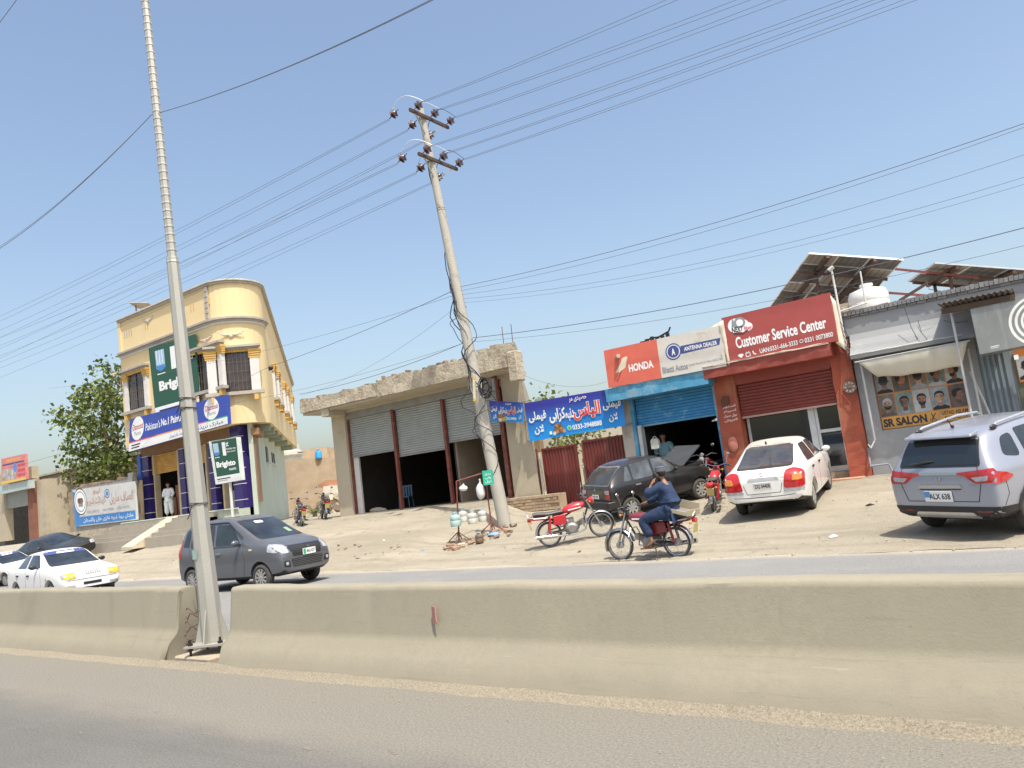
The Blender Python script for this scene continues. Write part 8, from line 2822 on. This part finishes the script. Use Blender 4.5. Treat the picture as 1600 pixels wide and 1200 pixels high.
p.text(urdu('\u06af\u0631\u06cc\u0646\u0627\u0626\u0679 \u0634\u0648\u0631\u0648\u0645'), .203, .465, .537, .755, salm, .005, off=.008)
p.text(urdu('\u0646\u06cc\u0648'), .34, .80, .47, .95, salm, .03, off=.006)
p.disc(.57, .78, .25, pbl, off=.006, hole=.75)
p.disc(.57, .78, .12, pbl, off=.006)
p.text('0333 3790722', .22, .31, .42, .38, grey_ink, .02, off=.006)
p.text('0304 1790002', .48, .32, .66, .39, grey_ink, .02, off=.006)
p.text('0332 6147130', .71, .33, .90, .40, grey_ink, .02, off=.006)
p.text(urdu('\u0645\u0644\u062a\u0627\u0646 \u0631\u0648\u0688 \u0688\u06cc\u0631\u06c1 \u063a\u0627\u0632\u06cc \u062e\u0627\u0646 \u067e\u0627\u06a9\u0633\u062a\u0627\u0646'), .14, .06, .95, .21, white_ink, .01, off=.006)
p.done(pw)
random.seed(31)
mb = MB()
for k in range(80):
    px, py = random.uniform(150, 212), random.uniform(824, 850)
    q = P(px, py, random.uniform(18.4, 20.4))
    if q.x > -39.9:
        q.x = random.uniform(-42.5, -40.2)
    q.z = ground_z(q.x, q.y)
    w = random.uniform(.10, .42)
    M4 = Matrix.Translation(q + Vector((0, 0, w * .25))) @ Matrix.Rotation(random.uniform(0, 3), 4, 'Z') @ Matrix.Rotation(random.uniform(-.5, .5), 4, 'X')
    mb.cur = k % 4
    mb.box((-w / 2, -w / 3, -w / 4), (w / 2, w / 3, w / 4), M4=M4)
tag(mb.build('rubble', [rub[0], rub[1], rub[2], slab_m]), 'broken bricks and stones heaped below the painted wall', 'rubble', kind='stuff')
MB().box((-45.2, 20.3, 1.0), (-38.8, 20.66, 2.0)).build('footing', slab_m, pw)
# brick building behind tree
lbk = empty('brick_outbuilding', (-50, 26, 1.2), 0, 'sun bleached brick outbuilding behind the tree at the left', 'building')
a, b = P(48, 735, 24), P(160, 742, 24)
MB().box((a.x, 24.0, .9), (-42, 24.3, 6.0)).build('wall', brk, lbk)
MB().box((a.x + .1, 23.9, 6.0), (-42, 24.4, 6.12)).build('coping', slab_m, lbk)
MB().box((a.x, 23.6, .9), (a.x + 1.4, 23.99, 6.1)).build('pier', plaster_tan, lbk)
MB().cyl((P(105, 760, 23.8).x, 23.8, 1.2), (P(97, 735, 23.8).x, 23.8, 6.2), .07, n=8).build('drain_pipe', M('pale_pipe2', (.45, .38, .28), .7), lbk)
MB().box((P(74, 795, 23.9).x, 23.9, 1.2), (P(108, 795, 23.9).x, 23.99, 3.6)).build('metal_door', M('tan_door', (.42, .34, .21), .7), lbk)
for k in range(2):
    q = P(58, 805 + 14 * k, 22.6)
    o = empty('satellite_dish', q, 0, ('upper', 'lower')[k] + ' white dish or sack against the pier left of the brick outbuilding', 'dish')
    MB().lathe([(.001, .12), (.28, .08), (.42, 0)], axis='Y', n=16).build('dish_bowl', white_ink, o, world=False, smooth=True)
    MB().bar((0, .1, 0), (0, .9, -.2), .05).build('arm', dk_metal, o, world=False)
# shop at far left
lsh = empty('left_shop', (-53, 21, 1.1), 0, 'small roadside shop with grey shutter half raised at the left edge', 'building')
def bx_px(x0, y0, x1, y1, Y, d, name, mat, par):
    a, b = P(x0, (y0 + y1) / 2, Y), P(x1, (y0 + y1) / 2, Y)
    zt_, zb__ = P((x0 + x1) / 2, y0, Y).z, P((x0 + x1) / 2, y1, Y).z
    return MB().box((a.x, Y, zb__), (b.x, Y + d, zt_)).build(name, mat, par)
bx_px(-60, 758, 7, 850, 21.0, .5, 'left_pier', plaster_tan, lsh)
bx_px(44, 752, 52, 845, 21.0, .5, 'right_pier', M('dull_red', (.22, .09, .06), .85, dust=.3), lsh)
bx_px(50, 750, 72, 845, 21.25, 3, 'side_pier', plaster_tan, lsh)
bx_px(-60, 742, 50, 760, 21.3, .4, 'upper_wall', plaster_tan, lsh)
a, b = P(6, 790, 21.1), P(44, 785, 21.1)
shutter(a.x, b.x, P(25, 793, 21.1).z, P(25, 764, 21.1).z, 21.15, sh_m, lsh)
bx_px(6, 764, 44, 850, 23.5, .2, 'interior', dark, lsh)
bx_px(-2, 755, 46, 768, 20.7, .3, 'valance', M('pale_aqua', (.42, .50, .47), .7), lsh)
c4 = [P(2, 757, 20.6), P(41, 749, 20.6), P(39, 709, 20.6), P(2, 717, 20.6)]
s = sign_root('shop_signboard', c4, 'faded pink and orange signboard above the roadside shop at the left edge')
p = Panel(*c4, thick=.15)
p.sheet('board', M('faded_pink', (.62, .22, .20), .6, var=.15), s)
p.rect(.0, .0, 1, .10, M('faded_yellow', (.70, .50, .12), .6), .004)
p.rect(.05, .70, .95, .76, navy_ink, .005)
p.rect(.05, .12, .6, .55, M('faded_grey_photo', (.42, .38, .34), .6, var=.5, vs=3), .005)
p.rect(.68, .55, .97, .66, M('label_red', (.60, .08, .10), .6), .005)
p.rect(.68, .35, .97, .46, M('label_red', (.60, .08, .10), .6), .005)
p.rect(.68, .17, .97, .27, M('label_red', (.60, .08, .10), .6), .005)
p.disc(.58, .55, .28, M('globe_blue', (.12, .25, .60), .6), off=.007)
p.rect(.2, .80, .8, .92, M('faded_orange2', (.75, .32, .12), .6), .005)
p.done(s)
ysh = empty('yellow_panel', P(112, 790, 20.9), 0, 'pale weathered post at the left end of the painted wall', 'post')
MB().box((P(109, 790, 20.7).x - .1, 20.7, 1.1), (P(113, 790, 20.7).x, 20.9, 4.2)).build('post', wood, ysh)

# houses seen in the gap between cream building and unfinished shop
bh = empty('brick_house', (-40, 42, 1.2), 0, 'low tan brick house with a flat roof between the cream building and the unfinished shop', 'building')
def at_d(px, py, D):
    r = ray(px, py)
    d = -r.x * math.sin(YAW) + r.y * math.cos(YAW)
    return Vector((r.x, r.y, r.z)) * (D / d) + Vector((0, 0, EYE))
def face_px(mb, pts, D, depth):
    f = [at_d(x, y, D) for x, y in pts]
    away = Vector((-math.sin(YAW), math.cos(YAW), 0)) * depth
    n = len(f)
    mb.add(f + [q + away for q in f], [tuple(range(n)), tuple(range(2 * n - 1, n - 1, -1))] + [(i, i + n, (i + 1) % n + n, (i + 1) % n) for i in range(n)])
    return mb
face_px(MB(), [(425, 815), (535, 812), (530, 713), (420, 722)], 60, 6).build('wall', brk2, bh)
face_px(MB(), [(474, 722), (513, 716), (510, 698), (473, 703)], 62, 5).build('upper_room', brk2, bh)
face_px(MB(), [(507, 716), (540, 712), (538, 702), (506, 708)], 63, 4).build('parapet', brk2, bh)
lowr = empty('mud_wall', at_d(500, 780, 50), 0, 'patched low wall with a white rendered block behind the two dark motorcycles', 'wall')
face_px(MB(), [(505, 785), (530, 782), (527, 758), (505, 760)], 52, 2).build('white_block', M('limewash', (.62, .57, .50), .9), lowr)
face_px(MB(), [(497, 762), (532, 757), (531, 749), (510, 750), (496, 758)], 53, 2).build('red_heap', M('red_brick_heap', (.40, .20, .12), .95, bump=.6), lowr)
tkb = at_d(498, 714, 60)
bt = empty('blue_water_tank', tkb, 0, 'small bright blue water tank on the flat roof of the brick house', 'water tank')
MB().lathe([(.001, -.1), (.27, -.1), (.27, .35), (.22, .45), (.10, .5), (.10, .54), (.001, .54)], n=18).build('tank_body', M('blue_tank', (.04, .30, .62), .5), bt, world=False, smooth=True)
MB().cyl((0, 0, .54), (0, 0, .58), .12, n=12).build('lid', M('blue_tank', (.04, .30, .62), .5), bt, world=False)
wt = empty('water_tower', at_d(452, 712, 90), 0, 'cream cylindrical tower top beyond the brick house beside the cream building', 'tower')
MB().lathe([(.001, -12), (1.35, -12), (1.35, -.2), (1.7, 0), (1.7, .4), (1.3, .5), (1.3, 1.2), (.001, 1.3)], n=20).build('tower_shaft', M('cream_tower', (.55, .52, .44), .85), wt, world=False, smooth=True)
MB().tube([(1.3, 0, .2), (2.6, 0, .1), (3.0, 0, -.6)], .06, 6).build('tower_pipe', dk_metal, wt, world=False)
cb_room = empty('roof_room', at_d(500, 748, 52), 0, 'rubble heap of broken masonry behind the motorcycles', 'rubble')
random.seed(8)
for k in range(40):
    q = at_d(random.uniform(505, 532), random.uniform(775, 800), 48)
    q.z = max(q.z, 1.2)
    w = random.uniform(.2, .7)
    M4 = Matrix.Translation(q) @ Matrix.Rotation(random.uniform(0, 3), 4, 'Z') @ Matrix.Rotation(random.uniform(-.6, .6), 4, 'X')
    MB().box((-w / 2, -w / 3, -w / 4), (w / 2, w / 3, w / 4), M4=M4).build('masonry_block', slab_m if k % 3 else rub[1], cb_room)

# ================================================================== PLANTS
leaf_m = bpy.data.materials.new('tree_leaf')
leaf_m.use_nodes = True
nt = leaf_m.node_tree
b = nt.nodes['Principled BSDF']
b.inputs['Roughness'].default_value = .45
oi = nt.nodes.new('ShaderNodeNewGeometry')
rr = nt.nodes.new('ShaderNodeValToRGB')
rr.color_ramp.elements[0].color = (.055, .095, .018, 1)
rr.color_ramp.elements[1].color = (.22, .26, .06, 1)
nt.links.new(oi.outputs['Random Per Island'], rr.inputs[0])
nt.links.new(rr.outputs[0], b.inputs['Base Color'])
b.inputs['Transmission Weight'].default_value = 0
tr_ = nt.nodes.new('ShaderNodeBsdfTranslucent')
nt.links.new(rr.outputs[0], tr_.inputs[0])
ms = nt.nodes.new('ShaderNodeMixShader')
ms.inputs[0].default_value = .3
nt.links.new(b.outputs[0], ms.inputs[1])
nt.links.new(tr_.outputs[0], ms.inputs[2])
nt.links.new(ms.outputs[0], nt.nodes['Material Output'].inputs[0])
bark = M('bark', (.20, .15, .10), .9, bump=.6)
def leaf(mb, c, d, s_, rnd_):
    d = d.normalized()
    a = d.cross(Vector((rnd_.uniform(-1, 1), rnd_.uniform(-1, 1), rnd_.uniform(-.2, 1)))).normalized()
    n_ = a.cross(d)
    mb.add([c, c + d * s_ * .45 + a * s_ * .36 + n_ * .04 * s_, c + d * s_, c + d * s_ * .45 - a * s_ * .36 + n_ * .04 * s_], [(0, 1, 2, 3)])
def tree(name, base, limbs, blobs, count, lsize, label, cat='tree', seed=1, trunk_r=.16, group=None, clump=9):
    rn = random.Random(seed)
    root = empty(name, base, 0, label, cat, group)
    mb = MB()
    for pts, r0 in limbs:
        pts = [Vector(q) for q in pts]
        mb.tube(pts, [r0 * (1 - .75 * i / (len(pts) - 1)) for i in range(len(pts))], 7)
    lf = MB()
    tips = []
    tot = sum(r ** 2 for _, r, _ in blobs)
    for c, r, sq in blobs:
        c = Vector(c)
        for k in range(int(count / clump * r ** 2 / tot)):
            while True:
                q = Vector((rn.uniform(-1, 1), rn.uniform(-1, 1), rn.uniform(-1, 1)))
                if .35 < q.length < 1:
                    break
            q = q * (1 + .25 * mnoise.noise(q * 2.2 + c))
            q = Vector((q.x * r, q.y * r, q.z * r * sq)) + c
            if mnoise.noise(q * 1.3 + Vector((seed, 0, 0))) < .02:
                continue
            out = (q - c).normalized() + Vector((0, 0, -.2))
            if k % 3 == 0:
                mb.tube([c + (q - c) * .3, q], [.025, .008], 4)
            for j in range(clump):
                lf_c = q + Vector((rn.gauss(0, 1), rn.gauss(0, 1), rn.gauss(0, .8))) * lsize * 1.25
                if rn.random() < .18:
                    continue
                leaf(lf, lf_c, out + Vector((rn.uniform(-1, 1), rn.uniform(-1, 1), rn.uniform(-1, .6))), lsize * rn.uniform(.5, 1.5), rn)
    mb.build('trunk', bark, root, smooth=True)
    lf.build('crown', leaf_m, root)
    return root
tb_ = P(178, 770, 23.0)
tb_.z = 1.2
def T(px, py, dy=0):
    return P(px, py, 23.2 + dy)
tree('broadleaf_tree', tb_, [([tb_, T(175, 730), T(168, 690), T(160, 650), T(165, 600)], .20), ([T(172, 720), T(140, 690), T(110, 655)], .10), ([T(170, 700), T(195, 660), T(200, 620)], .10), ([T(174, 725), T(150, 735), T(110, 740)], .07), ([T(165, 640), T(178, 590), T(172, 570)], .06)],
     [(T(172, 572), .75, .9), (T(150, 605), 1.25, .9), (T(190, 612), 1.3, 1), (T(160, 645), 1.7, .95), (T(112, 655), 1.05, .7), (T(140, 690), 1.5, .9), (T(190, 680, .5), 1.8, 1.1), (T(108, 722), .7, .7), (T(150, 730), 1.25, .8), (T(185, 725), 1.3, .8), (T(128, 745), .7, .6)],
     10500, .25, 'tall leafy green tree growing behind the painted wall left of the cream building', seed=3)
def T2(px, py, Y=27.0):
    return P(px, py, Y)
tree('shrub', Vector((T2(862, 690).x, 27, .9)), [([Vector((T2(870, 690).x, 27, .9)), T2(868, 650), T2(858, 620)], .07)],
     [(T2(862, 625), .75, .8), (T2(880, 650), 1.0, .8), (T2(868, 672), 1.1, .8)], 900, .20, 'green bush showing above and below the large blue banner on its left half', 'shrub', 5, group='bushes behind the gates')
tree('shrub', Vector((T2(915, 700, 25).x, 25, .9)), [([Vector((T2(915, 700, 25).x, 25, .9)), T2(912, 690, 25), T2(918, 670, 25)], .06)],
     [(T2(900, 690, 25), .8, .9), (T2(925, 680, 25), .75, .6), (T2(897, 715, 25), .7, 1.3), (T2(898, 745, 25), .6, 1.2)], 1500, .15, 'green creeper seen through the gap and over the wide red gate leaf', 'shrub', 6, group='bushes behind the gates')
# small date palm sucker behind the motorcycles
pc = at_d(490, 783, 40)
pc.z = 1.35
pr = empty('small_palm', pc, 0, 'small dusty palm with arching fronds behind the two dark motorcycles', 'palm')
rn = random.Random(2)
for k in range(14):
    a = k * 2.4
    el = rn.uniform(.35, 1.2)
    L = rn.uniform(1.0, 1.7)
    pts = [pc + Vector((math.cos(a) * math.cos(el) * L * t, math.sin(a) * math.cos(el) * L * t, math.sin(el) * L * t - .55 * L * t * t)) for t in [i / 7 for i in range(8)]]
    mb = MB().tube(pts, [.018 - .002 * i for i in range(8)], 4)
    for i in range(1, 8):
        d = (pts[i] - pts[i - 1]).normalized()
        sd = d.cross(Vector((0, 0, 1))).normalized()
        for s_ in (-1, 1):
            for h_ in (0, .5):
                c = pts[i] * (1 - h_) + pts[i - 1] * h_
                mb.add([c, c + d * .12 + sd * s_ * .25 + Vector((0, 0, -.04)), c + d * .03], [(0, 1, 2)])
    mb.build('frond', M('palm_green', (.16, .19, .07), .7), pr)
MB().cyl(pc - Vector((0, 0, .2)), pc + Vector((0, 0, .1)), .14, .10, 8).build('stump', bark, pr)
